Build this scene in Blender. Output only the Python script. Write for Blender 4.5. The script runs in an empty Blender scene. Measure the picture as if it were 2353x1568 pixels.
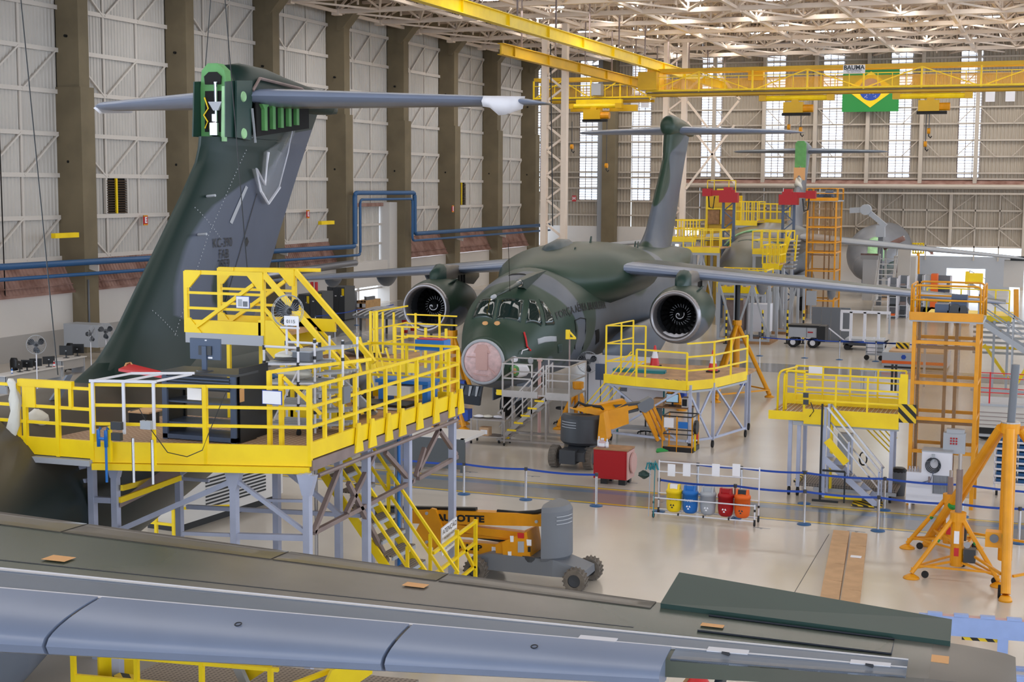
import bpy, math, random
from mathutils import Vector as V, Matrix
R_ = random.Random(7)
sc = bpy.context.scene
COL = sc.collection
PI = math.pi
# ---------------------------------------------------------------- camera
CAMR = ((0.93381386, 0.35770411, 0.00628022), (-0.04400732, 0.09742804, 0.99426914), (-0.35504229, 0.92873868, -0.10672126))
FPX, IW, IH, CH = 3307.8, 2353.0, 1568.0, 8.5
cam = bpy.data.cameras.new('camera'); camo = bpy.data.objects.new('camera', cam); COL.objects.link(camo)
cam.sensor_width = 36.0; cam.lens = 36.0 * FPX / IW; cam.clip_end = 600; cam.clip_start = 0.2
r, u, f = CAMR
camo.matrix_world = Matrix(((r[0], u[0], -f[0], 0), (r[1], u[1], -f[1], 0), (r[2], u[2], -f[2], CH), (0, 0, 0, 1)))
sc.camera = camo
def ray(px, py):
    c = ((px - IW / 2) / FPX, (IH / 2 - py) / FPX, 1.0)
    return V([sum(CAMR[i][k] * c[i] for i in range(3)) for k in range(3)])
CP = V((0, 0, CH))
def FZ(px, py, z=0.0):
    d = ray(px, py); return CP + d * ((z - CH) / d.z)
def FY(px, py, y):
    d = ray(px, py); return CP + d * (y / d.y)
def FX(px, py, x):
    d = ray(px, py); return CP + d * (x / d.x)
# ---------------------------------------------------------------- light
w = bpy.data.worlds.new('sky'); sc.world = w; w.use_nodes = True
bg = w.node_tree.nodes['Background']; bg.inputs[0].default_value = (0.74, 0.85, 1.0, 1); bg.inputs[1].default_value = 3.0
sc.view_settings.view_transform = 'Standard'; sc.view_settings.look = 'None'; sc.view_settings.gamma = 1.0
sc.view_settings.use_curve_mapping = False; sc.view_settings.exposure = 0.12
def area(name, loc, sx, sy, power, col, rot=(0, 0, 0)):
    l = bpy.data.lights.new(name, 'AREA'); l.shape = 'RECTANGLE'; l.size = sx; l.size_y = sy; l.energy = power; l.color = col
    o = bpy.data.objects.new(name, l); COL.objects.link(o); o.location = loc; o.rotation_euler = rot
    return o
# rows of roof luminaires (their joint light), warm white, hung at truss level
for y in (-14, 6, 26, 46, 66, 86, 106, 124):
    area('roof_luminaire_light', (-4, y, 19.4), 80, 2.5, 2700, (1.0, 0.96, 0.92))
# ---------------------------------------------------------------- materials
def lin(h):
    h = h.lstrip('#'); o = []
    for i in (0, 2, 4):
        c = int(h[i:i + 2], 16) / 255.0
        o.append(c / 12.92 if c <= 0.04045 else ((c + 0.055) / 1.055) ** 2.4)
    return o + [1.0]
MATS = {}
def mat(name, hexc, rough=0.5, metal=0.0, noise=0.0, nscale=3.0, bump=0.0, bscale=30.0, emit=None, es=0.0, spec=None, coat=0.0, alpha=1.0, hex2=None):
    m = bpy.data.materials.new(name); m.use_nodes = True; nt = m.node_tree; b = nt.nodes['Principled BSDF']
    c = lin(hexc); b.inputs['Base Color'].default_value = c; b.inputs['Roughness'].default_value = rough; b.inputs['Metallic'].default_value = metal
    if spec is not None: b.inputs['Specular IOR Level'].default_value = spec
    if coat: b.inputs['Coat Weight'].default_value = coat; b.inputs['Coat Roughness'].default_value = 0.12
    if alpha < 1: b.inputs['Alpha'].default_value = alpha
    if emit: b.inputs['Emission Color'].default_value = lin(emit); b.inputs['Emission Strength'].default_value = es
    if noise or bump:
        tc = nt.nodes.new('ShaderNodeTexCoord')
        if noise:
            n = nt.nodes.new('ShaderNodeTexNoise'); n.inputs['Scale'].default_value = nscale; n.inputs['Detail'].default_value = 4
            nt.links.new(tc.outputs['Object'], n.inputs['Vector'])
            rp = nt.nodes.new('ShaderNodeValToRGB'); k = noise
            c2 = lin(hex2) if hex2 else [x * (1 - k) for x in c[:3]] + [1]
            rp.color_ramp.elements[0].position = 0.35; rp.color_ramp.elements[1].position = 0.65
            rp.color_ramp.elements[0].color = c2
            rp.color_ramp.elements[1].color = c if hex2 else [min(1, x * (1 + k * 0.4)) for x in c[:3]] + [1]
            nt.links.new(n.outputs['Fac'], rp.inputs['Fac']); nt.links.new(rp.outputs['Color'], b.inputs['Base Color'])
        if bump:
            n2 = nt.nodes.new('ShaderNodeTexNoise'); n2.inputs['Scale'].default_value = bscale; nt.links.new(tc.outputs['Object'], n2.inputs['Vector'])
            bp = nt.nodes.new('ShaderNodeBump'); bp.inputs['Strength'].default_value = bump; bp.inputs['Distance'].default_value = 0.02
            nt.links.new(n2.outputs['Fac'], bp.inputs['Height']); nt.links.new(bp.outputs['Normal'], b.inputs['Normal'])
    MATS[name] = m; return m
def camo_mat(name, green, grey, rough=0.38, soft=0.06):
    m = bpy.data.materials.new(name); m.use_nodes = True; nt = m.node_tree; b = nt.nodes['Principled BSDF']
    at = nt.nodes.new('ShaderNodeAttribute'); at.attribute_name = 'camo'
    mr = nt.nodes.new('ShaderNodeMapRange'); mr.inputs['From Min'].default_value = -soft; mr.inputs['From Max'].default_value = soft
    nt.links.new(at.outputs['Fac'], mr.inputs['Value'])
    tc = nt.nodes.new('ShaderNodeTexCoord'); n = nt.nodes.new('ShaderNodeTexNoise'); n.inputs['Scale'].default_value = 0.9; n.inputs['Detail'].default_value = 5
    nt.links.new(tc.outputs['Object'], n.inputs['Vector'])
    mx = nt.nodes.new('ShaderNodeMix'); mx.data_type = 'RGBA'; mx.inputs['A'].default_value = lin(green); mx.inputs['B'].default_value = lin(grey)
    nt.links.new(mr.outputs['Result'], mx.inputs['Factor'])
    hs = nt.nodes.new('ShaderNodeHueSaturation'); nt.links.new(mx.outputs['Result'], hs.inputs['Color'])
    m2 = nt.nodes.new('ShaderNodeMapRange'); m2.inputs['To Min'].default_value = 0.8; m2.inputs['To Max'].default_value = 1.2
    nt.links.new(n.outputs['Fac'], m2.inputs['Value']); nt.links.new(m2.outputs['Result'], hs.inputs['Value'])
    nt.links.new(hs.outputs['Color'], b.inputs['Base Color'])
    b.inputs['Roughness'].default_value = rough; b.inputs['Specular IOR Level'].default_value = 0.35
    MATS[name] = m; return m
mat('yellow', '#ffd80c', 0.4, noise=0.10, nscale=1.5); mat('amber', '#e59a0c', 0.4, noise=0.12, nscale=2.0); mat('cranegold', '#d9ab08', 0.45, noise=0.12, nscale=0.6)
mat('steel', '#b4bad0', 0.4, 0.15, noise=0.06); mat('steelbrown', '#8d7c78', 0.5, 0.2, noise=0.15); mat('alu', '#b3aca8', 0.35, 0.6, noise=0.08); mat('chrome', '#c8c8cc', 0.18, 0.95)  # steel: light grey with the bluish sky reflection put into its colour
mat('white', '#dedee6', 0.45); mat('paper', '#eeeef4', 0.6); mat('black', '#131416', 0.45); mat('rubber', '#1b1b1c', 0.75); mat('tyre', '#6f675e', 0.85, noise=0.25, nscale=9)
mat('darkgrey', '#3a3d42', 0.45); mat('midgrey', '#6d7178', 0.45); mat('lightgrey', '#a9adb4', 0.45); mat('bluegrey', '#46556f', 0.4); mat('cabinet', '#55585a', 0.5)
mat('wood', '#a47a52', 0.6, noise=0.25, nscale=4); mat('ply', '#b58c62', 0.6, noise=0.3, nscale=3, bump=0.2); mat('card', '#cba47c', 0.7, noise=0.12, nscale=2.5, bump=0.15, bscale=8); mat('crate', '#c9a06c', 0.6, noise=0.15, nscale=3)
mat('concrete', '#7b6f58', 0.85, noise=0.14, nscale=0.7, bump=0.1, bscale=8); mat('panel', '#c9c4be', 0.5, noise=0.06, nscale=0.4); mat('panelfar', '#aea394', 0.6, noise=0.08, nscale=0.3); mat('girt', '#d6cfc8', 0.5); mat('girtfar', '#bdb2a5', 0.6)
mat('rust', '#a8857a', 0.7, noise=0.3, nscale=1.2, hex2='#7f5a4e'); mat('basewhite', '#dcd8d4', 0.6, noise=0.05, nscale=0.3); mat('basegrey', '#aeaba8', 0.6)
mat('roof', '#75665b', 0.8, noise=0.2, nscale=0.15); mat('truss', '#ecdccd', 0.55, noise=0.1, nscale=0.4); mat('lamp', '#ffffff', 0.5, emit='#fffaf2', es=30.0); mat('louvre', '#4d3b2a', 0.6)
mat('bluepipe', '#28598a', 0.4); mat('blue', '#1f6fc0', 0.4); mat('beltblue', '#1b47a8', 0.5); mat('silverpipe', '#a9a9ae', 0.3, 0.7, bump=0.5, bscale=6)
mat('red', '#a80a14', 0.45); mat('redbright', '#c8252a', 0.45); mat('salmon', '#cba39d', 0.5); mat('orange', '#e8651a', 0.5); mat('teal', '#1d7c86', 0.45); mat('green', '#1f8a3c', 0.5)
mat('primer', '#5c9c58', 0.5, noise=0.12, nscale=3); mat('primerpale', '#9fcf9a', 0.5, noise=0.2, nscale=2.5); mat('navy', '#1d2530', 0.4)
mat('acgrey', '#636d7c', 0.36, noise=0.08, nscale=0.8, spec=0.6); mat('aclight', '#76829a', 0.3, noise=0.06, nscale=0.8, spec=0.6); mat('acgreen', '#333f38', 0.38, noise=0.12, nscale=0.8); mat('acdark', '#1e3b35', 0.4, noise=0.1, nscale=0.8); mat('acbrown', '#645e57', 0.33, noise=0.15, nscale=0.7, spec=0.6)
mat('whiteline', '#cfcfd6', 0.5); mat('lip', '#9a979a', 0.3, 0.75); mat('fan', '#101113', 0.35, 0.3); mat('void', '#050506', 0.8); mat('tape', '#d4a06a', 0.7)
mat('pink', '#d9b8b8', 0.35, noise=0.18, nscale=6, bump=0.3, bscale=14); mat('cloth', '#d9d6cc', 0.9, bump=0.5, bscale=12); mat('paleblue', '#98aede', 0.45, noise=0.06)
mat('kraftgreen', '#9dc49a', 0.6)
camo_mat('camo_mid', '#2c4034', '#5a616c'); camo_mat('camo_near', '#0e2723', '#505768', 0.42); camo_mat('camo_nbody', '#17221f', '#544e45', 0.36, 0.2); camo_mat('camo_far', '#77766c', '#7d7f85', 0.4); camo_mat('camo_wing', '#474f46', '#68635d', 0.25, 0.25)
def glassy(name, hexc, alpha, rough=0.1):
    m = mat(name, hexc, rough, alpha=alpha); return m
glassy('plastic', '#dfe4ea', 0.16, 0.1); glassy('pane', '#eef2fa', 0.08, 0.1); glassy('fanguard', '#8a8f98', 0.35, 0.3); glassy('orangemesh', '#a87828', 0.25, 0.6); glassy('yellowmesh', '#d8b008', 0.45, 0.5)
m = mat('windowglass', '#1b2a28', 0.05, spec=0.8); mat('screen', '#86a4b8', 0.3, emit='#9fc0d8', es=0.5)
def floor_mat():
    m = bpy.data.materials.new('floorpaint'); m.use_nodes = True; nt = m.node_tree; b = nt.nodes['Principled BSDF']
    tc = nt.nodes.new('ShaderNodeTexCoord'); n = nt.nodes.new('ShaderNodeTexNoise'); n.inputs['Scale'].default_value = 0.22; n.inputs['Detail'].default_value = 6
    nt.links.new(tc.outputs['Object'], n.inputs['Vector'])
    rp = nt.nodes.new('ShaderNodeValToRGB'); rp.color_ramp.elements[0].position = 0.3; rp.color_ramp.elements[1].position = 0.75
    rp.color_ramp.elements[0].color = lin('#c2b9ad'); rp.color_ramp.elements[1].color = lin('#d0c8bd')
    nt.links.new(n.outputs['Fac'], rp.inputs['Fac']); nt.links.new(rp.outputs['Color'], b.inputs['Base Color'])
    b.inputs['Roughness'].default_value = 0.2; b.inputs['Specular IOR Level'].default_value = 0.5
    MATS['floorpaint'] = m
floor_mat()
def paint(name, hexc, rough=0.14):
    return mat(name, hexc, rough, noise=0.12, nscale=0.5)
paint('lanegrey', '#8d8a86'); paint('laneblue', '#6f8096'); paint('laneyellow', '#d7b43c'); paint('markgrey', '#8e9096')
def stripes(name, scale):
    m = bpy.data.materials.new(name); m.use_nodes = True; nt = m.node_tree; b = nt.nodes['Principled BSDF']
    tc = nt.nodes.new('ShaderNodeTexCoord'); wv = nt.nodes.new('ShaderNodeTexWave'); wv.bands_direction = 'DIAGONAL'; wv.inputs['Scale'].default_value = scale
    nt.links.new(tc.outputs['Object'], wv.inputs['Vector']); rp = nt.nodes.new('ShaderNodeValToRGB'); rp.color_ramp.interpolation = 'CONSTANT'
    rp.color_ramp.elements[0].color = lin('#15130e'); rp.color_ramp.elements[1].color = lin('#e5c01a'); rp.color_ramp.elements[1].position = 0.5
    nt.links.new(wv.outputs['Fac'], rp.inputs['Fac']); nt.links.new(rp.outputs['Color'], b.inputs['Base Color']); MATS[name] = m
stripes('hazard', 2.2)
def mesh_deck(name, hexa, hexb, scale):
    m = bpy.data.materials.new(name); m.use_nodes = True; nt = m.node_tree; b = nt.nodes['Principled BSDF']
    tc = nt.nodes.new('ShaderNodeTexCoord'); ck = nt.nodes.new('ShaderNodeTexVoronoi'); ck.inputs['Scale'].default_value = scale; ck.inputs['Randomness'].default_value = 0.0
    nt.links.new(tc.outputs['Object'], ck.inputs['Vector']); rp = nt.nodes.new('ShaderNodeValToRGB')
    rp.color_ramp.elements[0].color = lin(hexa); rp.color_ramp.elements[1].color = lin(hexb); rp.color_ramp.elements[0].position = 0.25; rp.color_ramp.elements[1].position = 0.5
    nt.links.new(ck.outputs['Distance'], rp.inputs['Fac']); nt.links.new(rp.outputs['Color'], b.inputs['Base Color']); b.inputs['Roughness'].default_value = 0.7; MATS[name] = m
mesh_deck('deckmesh', '#8d6a52', '#b59a80', 9.0); mesh_deck('grate', '#4b4440', '#8f8378', 14.0)
# ---------------------------------------------------------------- mesh helpers
class MB:
    def __init__(s): s.v = []; s.f = []; s.m = []; s.mi = 0; s.at = None
    def add(s, vs, fs):
        n = len(s.v); s.v += [tuple(p) for p in vs]; s.f += [tuple(i + n for i in q) for q in fs]; s.m += [s.mi] * len(fs); return s
    def hexa(s, p):
        return s.add(p, [(0, 3, 2, 1), (4, 5, 6, 7), (0, 1, 5, 4), (1, 2, 6, 5), (2, 3, 7, 6), (3, 0, 4, 7)])
    def box(s, x0, x1, y0, y1, z0, z1):
        return s.hexa([(x0, y0, z0), (x1, y0, z0), (x1, y1, z0), (x0, y1, z0), (x0, y0, z1), (x1, y0, z1), (x1, y1, z1), (x0, y1, z1)])
    def cbox(s, c, sx, sy, sz, rz=0.0):
        q = []; cs, sn = math.cos(rz), math.sin(rz)
        for dz in (-sz / 2, sz / 2):
            for dx, dy in ((-1, -1), (1, -1), (1, 1), (-1, 1)):
                x, y = dx * sx / 2, dy * sy / 2; q.append((c[0] + x * cs - y * sn, c[1] + x * sn + y * cs, c[2] + dz))
        return s.hexa(q)
    def bar(s, p, q, w, h=None, up=(0, 0, 1)):
        h = h or w; p = V(p); q = V(q); d = (q - p)
        if d.length < 1e-6: return s
        d.normalize(); u = V(up)
        if abs(d.dot(u)) > 0.98: u = V((0, 1, 0))
        r = d.cross(u).normalized() * (w / 2); u = r.cross(d).normalized() * (h / 2)
        return s.hexa([p - r - u, p + r - u, p + r + u, p - r + u, q - r - u, q + r - u, q + r + u, q - r + u])
    def tube(s, p, q, r, n=8, r2=None, caps=True):
        p = V(p); q = V(q); d = (q - p).normalized(); u = V((0, 0, 1)) if abs(d.z) < 0.95 else V((1, 0, 0)); a = d.cross(u).normalized(); b = a.cross(d)
        r2 = r if r2 is None else r2; vs = []
        for c, rr in ((p, r), (q, r2)):
            for i in range(n):
                t = 2 * PI * i / n; vs.append(c + a * (rr * math.cos(t)) + b * (rr * math.sin(t)))
        fs = [(i, (i + 1) % n, n + (i + 1) % n, n + i) for i in range(n)]
        if caps: fs += [tuple(range(n - 1, -1, -1)), tuple(range(n, 2 * n))]
        return s.add(vs, fs)
    def path(s, pts, r, n=6):
        pts = [V(p) for p in pts]; rings = []
        for i, p in enumerate(pts):
            d = (pts[min(i + 1, len(pts) - 1)] - pts[max(i - 1, 0)]).normalized(); u = V((0, 0, 1)) if abs(d.z) < 0.9 else V((1, 0.1, 0))
            a = d.cross(u).normalized(); b = a.cross(d); rings.append([p + a * (r * math.cos(2 * PI * k / n)) + b * (r * math.sin(2 * PI * k / n)) for k in range(n)])
        return s.loft(rings)
    def loft(s, rings, caps=True, closed=True):
        n = len(rings[0]); vs = [p for g in rings for p in g]; fs = []
        for j in range(len(rings) - 1):
            for i in range(n if closed else n - 1):
                k = (i + 1) % n; fs.append((j * n + i, j * n + k, (j + 1) * n + k, (j + 1) * n + i))
        if caps and closed: fs += [tuple(range(n - 1, -1, -1)), tuple((len(rings) - 1) * n + i for i in range(n))]
        return s.add(vs, fs)
    def prism(s, poly, t, o=(0, 0, 0), ax=(1, 0, 0), ay=(0, 0, 1)):
        o = V(o); ax = V(ax); ay = V(ay); nn = ax.cross(ay).normalized() * (t / 2); n = len(poly)
        vs = [o + ax * a + ay * b - nn for a, b in poly] + [o + ax * a + ay * b + nn for a, b in poly]
        fs = [tuple(range(n - 1, -1, -1)), tuple(range(n, 2 * n))] + [(i, (i + 1) % n, n + (i + 1) % n, n + i) for i in range(n)]
        return s.add(vs, fs)
    def lathe(s, prof, c=(0, 0, 0), ax=(0, 0, 1), n=20, caps=False):
        c = V(c); ax = V(ax).normalized(); u = V((0, 0, 1)) if abs(ax.z) < 0.9 else V((1, 0, 0)); a = ax.cross(u).normalized(); b = a.cross(ax)
        rings = [[c + ax * h + a * (rr * math.cos(2 * PI * i / n)) + b * (rr * math.sin(2 * PI * i / n)) for i in range(n)] for rr, h in prof]
        return s.loft(rings, caps=caps)
def mk(name, mb, m, parent=None, smooth=False, off=None, kind=None, label=None):
    me = bpy.data.meshes.new(name); vs = mb.v
    if off is not None: vs = [(a - off[0], b - off[1], c - off[2]) for a, b, c in vs]
    me.from_pydata(vs, [], mb.f); ms = m if isinstance(m, (list, tuple)) else [m]
    for k in ms: me.materials.append(MATS[k])
    if len(ms) > 1: me.polygons.foreach_set('material_index', mb.m)
    if smooth: me.polygons.foreach_set('use_smooth', [True] * len(me.polygons))
    if mb.at is not None:
        a = me.attributes.new('camo', 'FLOAT', 'POINT'); a.data.foreach_set('value', mb.at)
    me.update()
    o = bpy.data.objects.new(name, me); COL.objects.link(o)
    if parent is not None: o.parent = parent
    if kind: o['kind'] = kind
    if label: o['label'] = label
    return o
def autosmooth(o, ang=0.6):
    me = o.data
    try: me.set_sharp_from_angle(angle=ang)
    except Exception: pass
class T:
    """a thing: an Empty at its base; parts are added in world coordinates (no rotation) or local ones"""
    def __init__(s, name, label, cat, loc=(0, 0, 0), rz=0.0, group=None, kind=None):
        o = bpy.data.objects.new(name, None); COL.objects.link(o); o.empty_display_size = 0.2; o.location = loc; o.rotation_euler = (0, 0, rz)
        if kind: o['kind'] = kind
        if label: o['label'] = label
        if cat: o['category'] = cat
        if group: o['group'] = group
        s.o = o; s.loc = V(loc); s.w = rz == 0.0
    def part(s, name, mb, m, smooth=False, parent=None, local=False, label=None, kind=None):
        off = None if local else s.loc
        p = parent or s.o
        return mk(name, mb, m, p, smooth, off, kind, label)
    def bar(s, name, p, q, w, m, h=None, local=False, parent=None, up=(0, 0, 1)): return s.part(name, MB().bar(p, q, w, h, up), m, local=local, parent=parent)
    def tube(s, name, p, q, r, m, n=8, local=False, parent=None): return s.part(name, MB().tube(p, q, r, n), m, smooth=False, local=local, parent=parent)
    def box(s, name, x0, x1, y0, y1, z0, z1, m, local=False, parent=None, label=None): return s.part(name, MB().box(x0, x1, y0, y1, z0, z1), m, local=local, parent=parent, label=label)
def solo(name, mb, m, label, cat, base=None, smooth=False, group=None):
    if base is None:
        xs = [p[0] for p in mb.v]; ys = [p[1] for p in mb.v]; zs = [p[2] for p in mb.v]; base = ((min(xs) + max(xs)) / 2, (min(ys) + max(ys)) / 2, min(zs))
    o = mk(name, mb, m, None, smooth, base); o.location = base; o['label'] = label; o['category'] = cat
    if group: o['group'] = group
    return o
def dup(root, loc, rz=0.0, label=None):
    r = root.copy(); COL.objects.link(r); r.location = loc; r.rotation_euler = (0, 0, rz)
    if label: r['label'] = label
    def rec(a, b):
        for ch in list(a.children):
            c = ch.copy(); COL.objects.link(c); c.parent = b; rec(ch, c)
    rec(root, r); return r
def txt(s, size=1.0, align='CENTER', bold=0.0):
    cu = bpy.data.curves.new('t', 'FONT'); cu.body = s; cu.size = size; cu.align_x = align; cu.align_y = 'CENTER'; cu.resolution_u = 3; cu.offset = bold
    o = bpy.data.objects.new('t', cu); COL.objects.link(o); me = o.to_mesh()
    vs = [tuple(x.co) for x in me.vertices]; fs = [tuple(p.vertices) for p in me.polygons]
    o.to_mesh_clear(); bpy.data.objects.remove(o); bpy.data.curves.remove(cu); return vs, fs
def text_on(parent, s, size, o, ax, ay, m, name='lettering', off=None, bold=0.0, sx=1.0):
    vs, fs = txt(s, size, bold=bold); o = V(o); ax = V(ax).normalized(); ay = V(ay).normalized(); mb = MB(); mb.add([o + ax * (a * sx) + ay * b for a, b, c in vs], fs)
    return mk(name, mb, m, parent, off=off)
def railing(t, pts, h=1.1, m='yellow', rails=(1.0, 0.66, 0.33), post=0.05, rail=0.045, step=1.6, local=False, posts=True, top=None):
    for i in range(len(pts) - 1):
        p = V(pts[i]); q = V(pts[i + 1]); L = (q - p).length; n = max(1, round(L / step))
        if posts:
            for k in range(n + (1 if i == len(pts) - 2 else 0)):
                c = p.lerp(q, k / n); t.bar('post', c, c + V((0, 0, h)), post, m, local=local)
        for fr in rails:
            t.bar('rail', p + V((0, 0, h * fr)), q + V((0, 0, h * fr)), (top or rail) if fr == 1.0 else rail, m, local=local)
# ================================================================ the setting
XL, YF, ZR = -47.4, 130.0, 25.0
def struct(name, mb, m, smooth=False): o = mk(name, mb, m, None, smooth); o['kind'] = 'structure'; return o
floor = struct('floor', MB().box(XL - 6, 60, -45, YF + 14, -0.3, 0.0), 'floorpaint')
def strip(name, x0, x1, y0, y1, m, z=0.004, par=None): return mk(name, MB().box(x0, x1, y0, y1, 0.0, z), m, par or floor)
strip('lane', -46, 58, 36.62, 38.3, 'lanegrey'); strip('lane_band', -46, 58, 37.75, 38.08, 'laneblue', 0.006)
strip('lane_line', -46, 58, 36.45, 36.6, 'laneyellow'); strip('lane_line', -46, 58, 38.32, 38.46, 'laneyellow')
strip('lane_edge', -46, 58, 36.38, 36.45, 'laneblue', 0.003); strip('lane_edge', -46, 58, 38.46, 38.52, 'laneblue', 0.003)
strip('lane', -30, 20, 66.3, 69.6, 'lanegrey'); strip('lane', -46, -38, 60, 110, 'lanegrey')
mk('floor_joint', MB().bar(FZ(1815, 1380), FZ(1905, 1228), 0.014, 0.006), 'darkgrey', floor)
for px, py in ((1745, 1186), (1750, 1214), (1968, 1222), (1448, 1110), (1390, 1105), (1225, 1095), (1082, 1085), (1520, 1155)):
    p = FZ(px, py); mb = MB(); mb.box(p.x - 0.22, p.x + 0.22, p.y - 0.02, p.y + 0.02, 0, 0.005); mb.box(p.x - 0.03, p.x + 0.03, p.y - 0.1, p.y + 0.02, 0, 0.005); mk('floor_mark', mb, 'markgrey', floor)
# ---- left wall
PY = [41.1 + 9.42 * k for k in range(10)]
wl = struct('wall_left', MB().box(XL - 0.35, XL - 0.12, 30, YF + 0.3, 7.0, ZR), 'panel')
mk('base_wall', MB().box(XL - 0.3, XL + 0.75, 30, 96.2, 1.25, 3.05), 'basewhite', wl); mk('base_dado', MB().box(XL - 0.3, XL + 0.77, 30, 88.0, 0, 1.25), 'basegrey', wl)
mk('base_wall', MB().box(XL - 0.3, XL + 0.75, 98.4, YF, 0, 3.0), 'basewhite', wl)
def corr_sheet(p0, dirv, L, z0, z1, nrm, per=0.26, dep=0.05):
    mb = MB(); n = int(L / per); d = V(dirv); nn = V(nrm); bot = []; p0 = V(p0)
    for i in range(n + 1):
        for t, h in ((0, 0), (0.35, 0), (0.5, 1), (0.85, 1)):
            s_ = min(L, (i + t) * per); bot.append(p0 + d * s_ + nn * (h * dep))
    k = len(bot); vs = [(q.x, q.y, z0) for q in bot] + [(q.x, q.y, z1) for q in bot]
    mb.add(vs, [(i, i + 1, k + i + 1, k + i) for i in range(k - 1)]); return mb
GZ = [4.75, 6.8, 8.9, 10.95, 13.05, 15.1, 17.2, 19.3, 21.4]
for k in range(len(PY) - 1):
    y0, y1 = PY[k] + 0.8, PY[k + 1]; door = abs(y0 - 89.0) < 0.6
    mk('sheet_panel', corr_sheet((XL, y0, 0), (0, 1, 0), y1 - y0, 7.2 if door else 4.6, ZR, (1, 0, 0)), 'panel', wl)
    if not door:
        a = corr_sheet((0, y0, 0), (0, 1, 0), y1 - y0, 0, 1, (1, 0, 0)); n = len(a.v) // 2
        a.v = [(XL + 0.1 + p[0], p[1], 4.7) for p in a.v[:n]] + [(XL + 0.85 + p[0], p[1], 3.15) for p in a.v[n:]]; mk('rusty_apron', a, 'rust', wl)
        mk('apron_rail', MB().bar((XL + 0.9, y0, 3.12), (XL + 0.9, y1, 3.12), 0.12), 'rust', wl); mk('apron_rail', MB().bar((XL + 0.8, y0, 3.5), (XL + 0.8, y1, 3.5), 0.05), 'rust', wl)
    for z in GZ:
        if door and z < 7: continue
        mb = MB(); mb.box(XL + 0.04, XL + 0.15, y0, y1, z + 0.02, z + 0.07); mb.box(XL + 0.15, XL + 0.18, y0, y1, z - 0.09, z + 0.13); mk('girt', mb, 'girt', wl)
    for fr in (0.34, 0.67): mk('mullion', MB().box(XL + 0.05, XL + 0.13, y0 + (y1 - y0) * fr - 0.06, y0 + (y1 - y0) * fr + 0.06, 7.2 if door else 4.6, ZR), 'girt', wl)
    for b in ((4.75, 6.8), (8.9, 10.95), (13.05, 15.1), (17.2, 19.3), (21.4, 23.5)):
        if door and b[0] < 7: continue
        L = y1 - y0
        for f0, f1, s in ((0.02, 0.33, -1), (0.35, 0.66, 1), (0.68, 0.98, 1)):
            mk('brace', MB().bar((XL + 0.16, y0 + L * f0, b[0 if s > 0 else 1]), (XL + 0.16, y0 + L * f1, b[1 if s > 0 else 0]), 0.09), 'girt', wl)
for k, y in enumerate(PY):
    mb = MB(); mb.box(XL - 0.1, -46.0, y, y + 0.8, 13.3, ZR); mb.box(XL - 0.1, -45.85, y - 0.13, y + 0.95, 0, 13.3); mk('pillar', mb, 'concrete', wl)
    for z in (9.6, 15.8): mk('pillar_hole', MB().tube((-46.7, y - 0.15, z), (-46.7, y + 0.02, z), 0.07, 10), 'void', wl)
mk('crane_beam', MB().box(-47.0, -45.7, 30, YF, 20.4, 22.2), 'concrete', wl)
for y in PY: mk('corbel', MB().prism([(0, 0), (1.3, 1.5), (1.3, 1.6), (-0.3, 1.6), (-0.3, 0)], 1.0, (-46.2, y + 0.4, 18.9), (1, 0, 0), (0, 0, 1)), 'concrete', wl)
# left wall louvre windows
for i, y in enumerate((53.1, 63.45, 72.9, 110.5)):
    wn = T('window_%d' % (i + 1), None, None, (XL + 0.08, y, 6.95), kind='structure')
    wn.box('reveal', XL + 0.02, XL + 0.06, y, y + 1.95, 6.95, 8.8, 'void')
    for e in (y, y + 1.87): wn.box('jamb', XL + 0.03, XL + 0.22, e, e + 0.08, 6.95, 8.8, 'girt')
    for q in range(14):
        z = 7.02 + q * 0.128; wn.part('louvre_slat', MB().hexa([(XL + 0.06, y + 0.08, z), (XL + 0.2, y + 0.08, z - 0.05), (XL + 0.2, y + 1.87, z - 0.05), (XL + 0.06, y + 1.87, z), (XL + 0.06, y + 0.08, z + 0.03), (XL + 0.2, y + 0.08, z - 0.02), (XL + 0.2, y + 1.87, z - 0.02), (XL + 0.06, y + 1.87, z + 0.03)]), 'louvre')
    wn.box('centre_post', XL + 0.15, XL + 0.24, y + 0.86, y + 1.0, 6.95, 8.8, 'yellow')
# door in the left wall
d1 = T('door_1', None, None, (XL, 93, 0), kind='structure')
d1.box('jamb', XL - 0.1, XL + 0.9, 96.2, 98.2, 0, 7.3, 'basewhite'); d1.box('lintel', XL - 0.1, XL + 0.4, 89.0, 96.2, 7.0, 7.25, 'rust')
for q in range(6): d1.part('door_leaf', corr_sheet((XL + 0.05, 89.1 + q * 1.18, 0), (0, 1, 0), 1.12, 2.5, 7.0, (1, 0, 0), 0.2, 0.03), 'panel')
for z in (2.5, 4.2, 5.6): d1.box('door_rail', XL + 0.1, XL + 0.28, 89.0, 96.2, z, z + 0.16, 'girt')
d1.box('door_post', XL + 0.1, XL + 0.25, 92.4, 92.55, 0, 7.0, 'girt'); d1.box('door_rail', XL + 0.1, XL + 0.28, 89.0, 96.2, 0.95, 1.05, 'girt')
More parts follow.
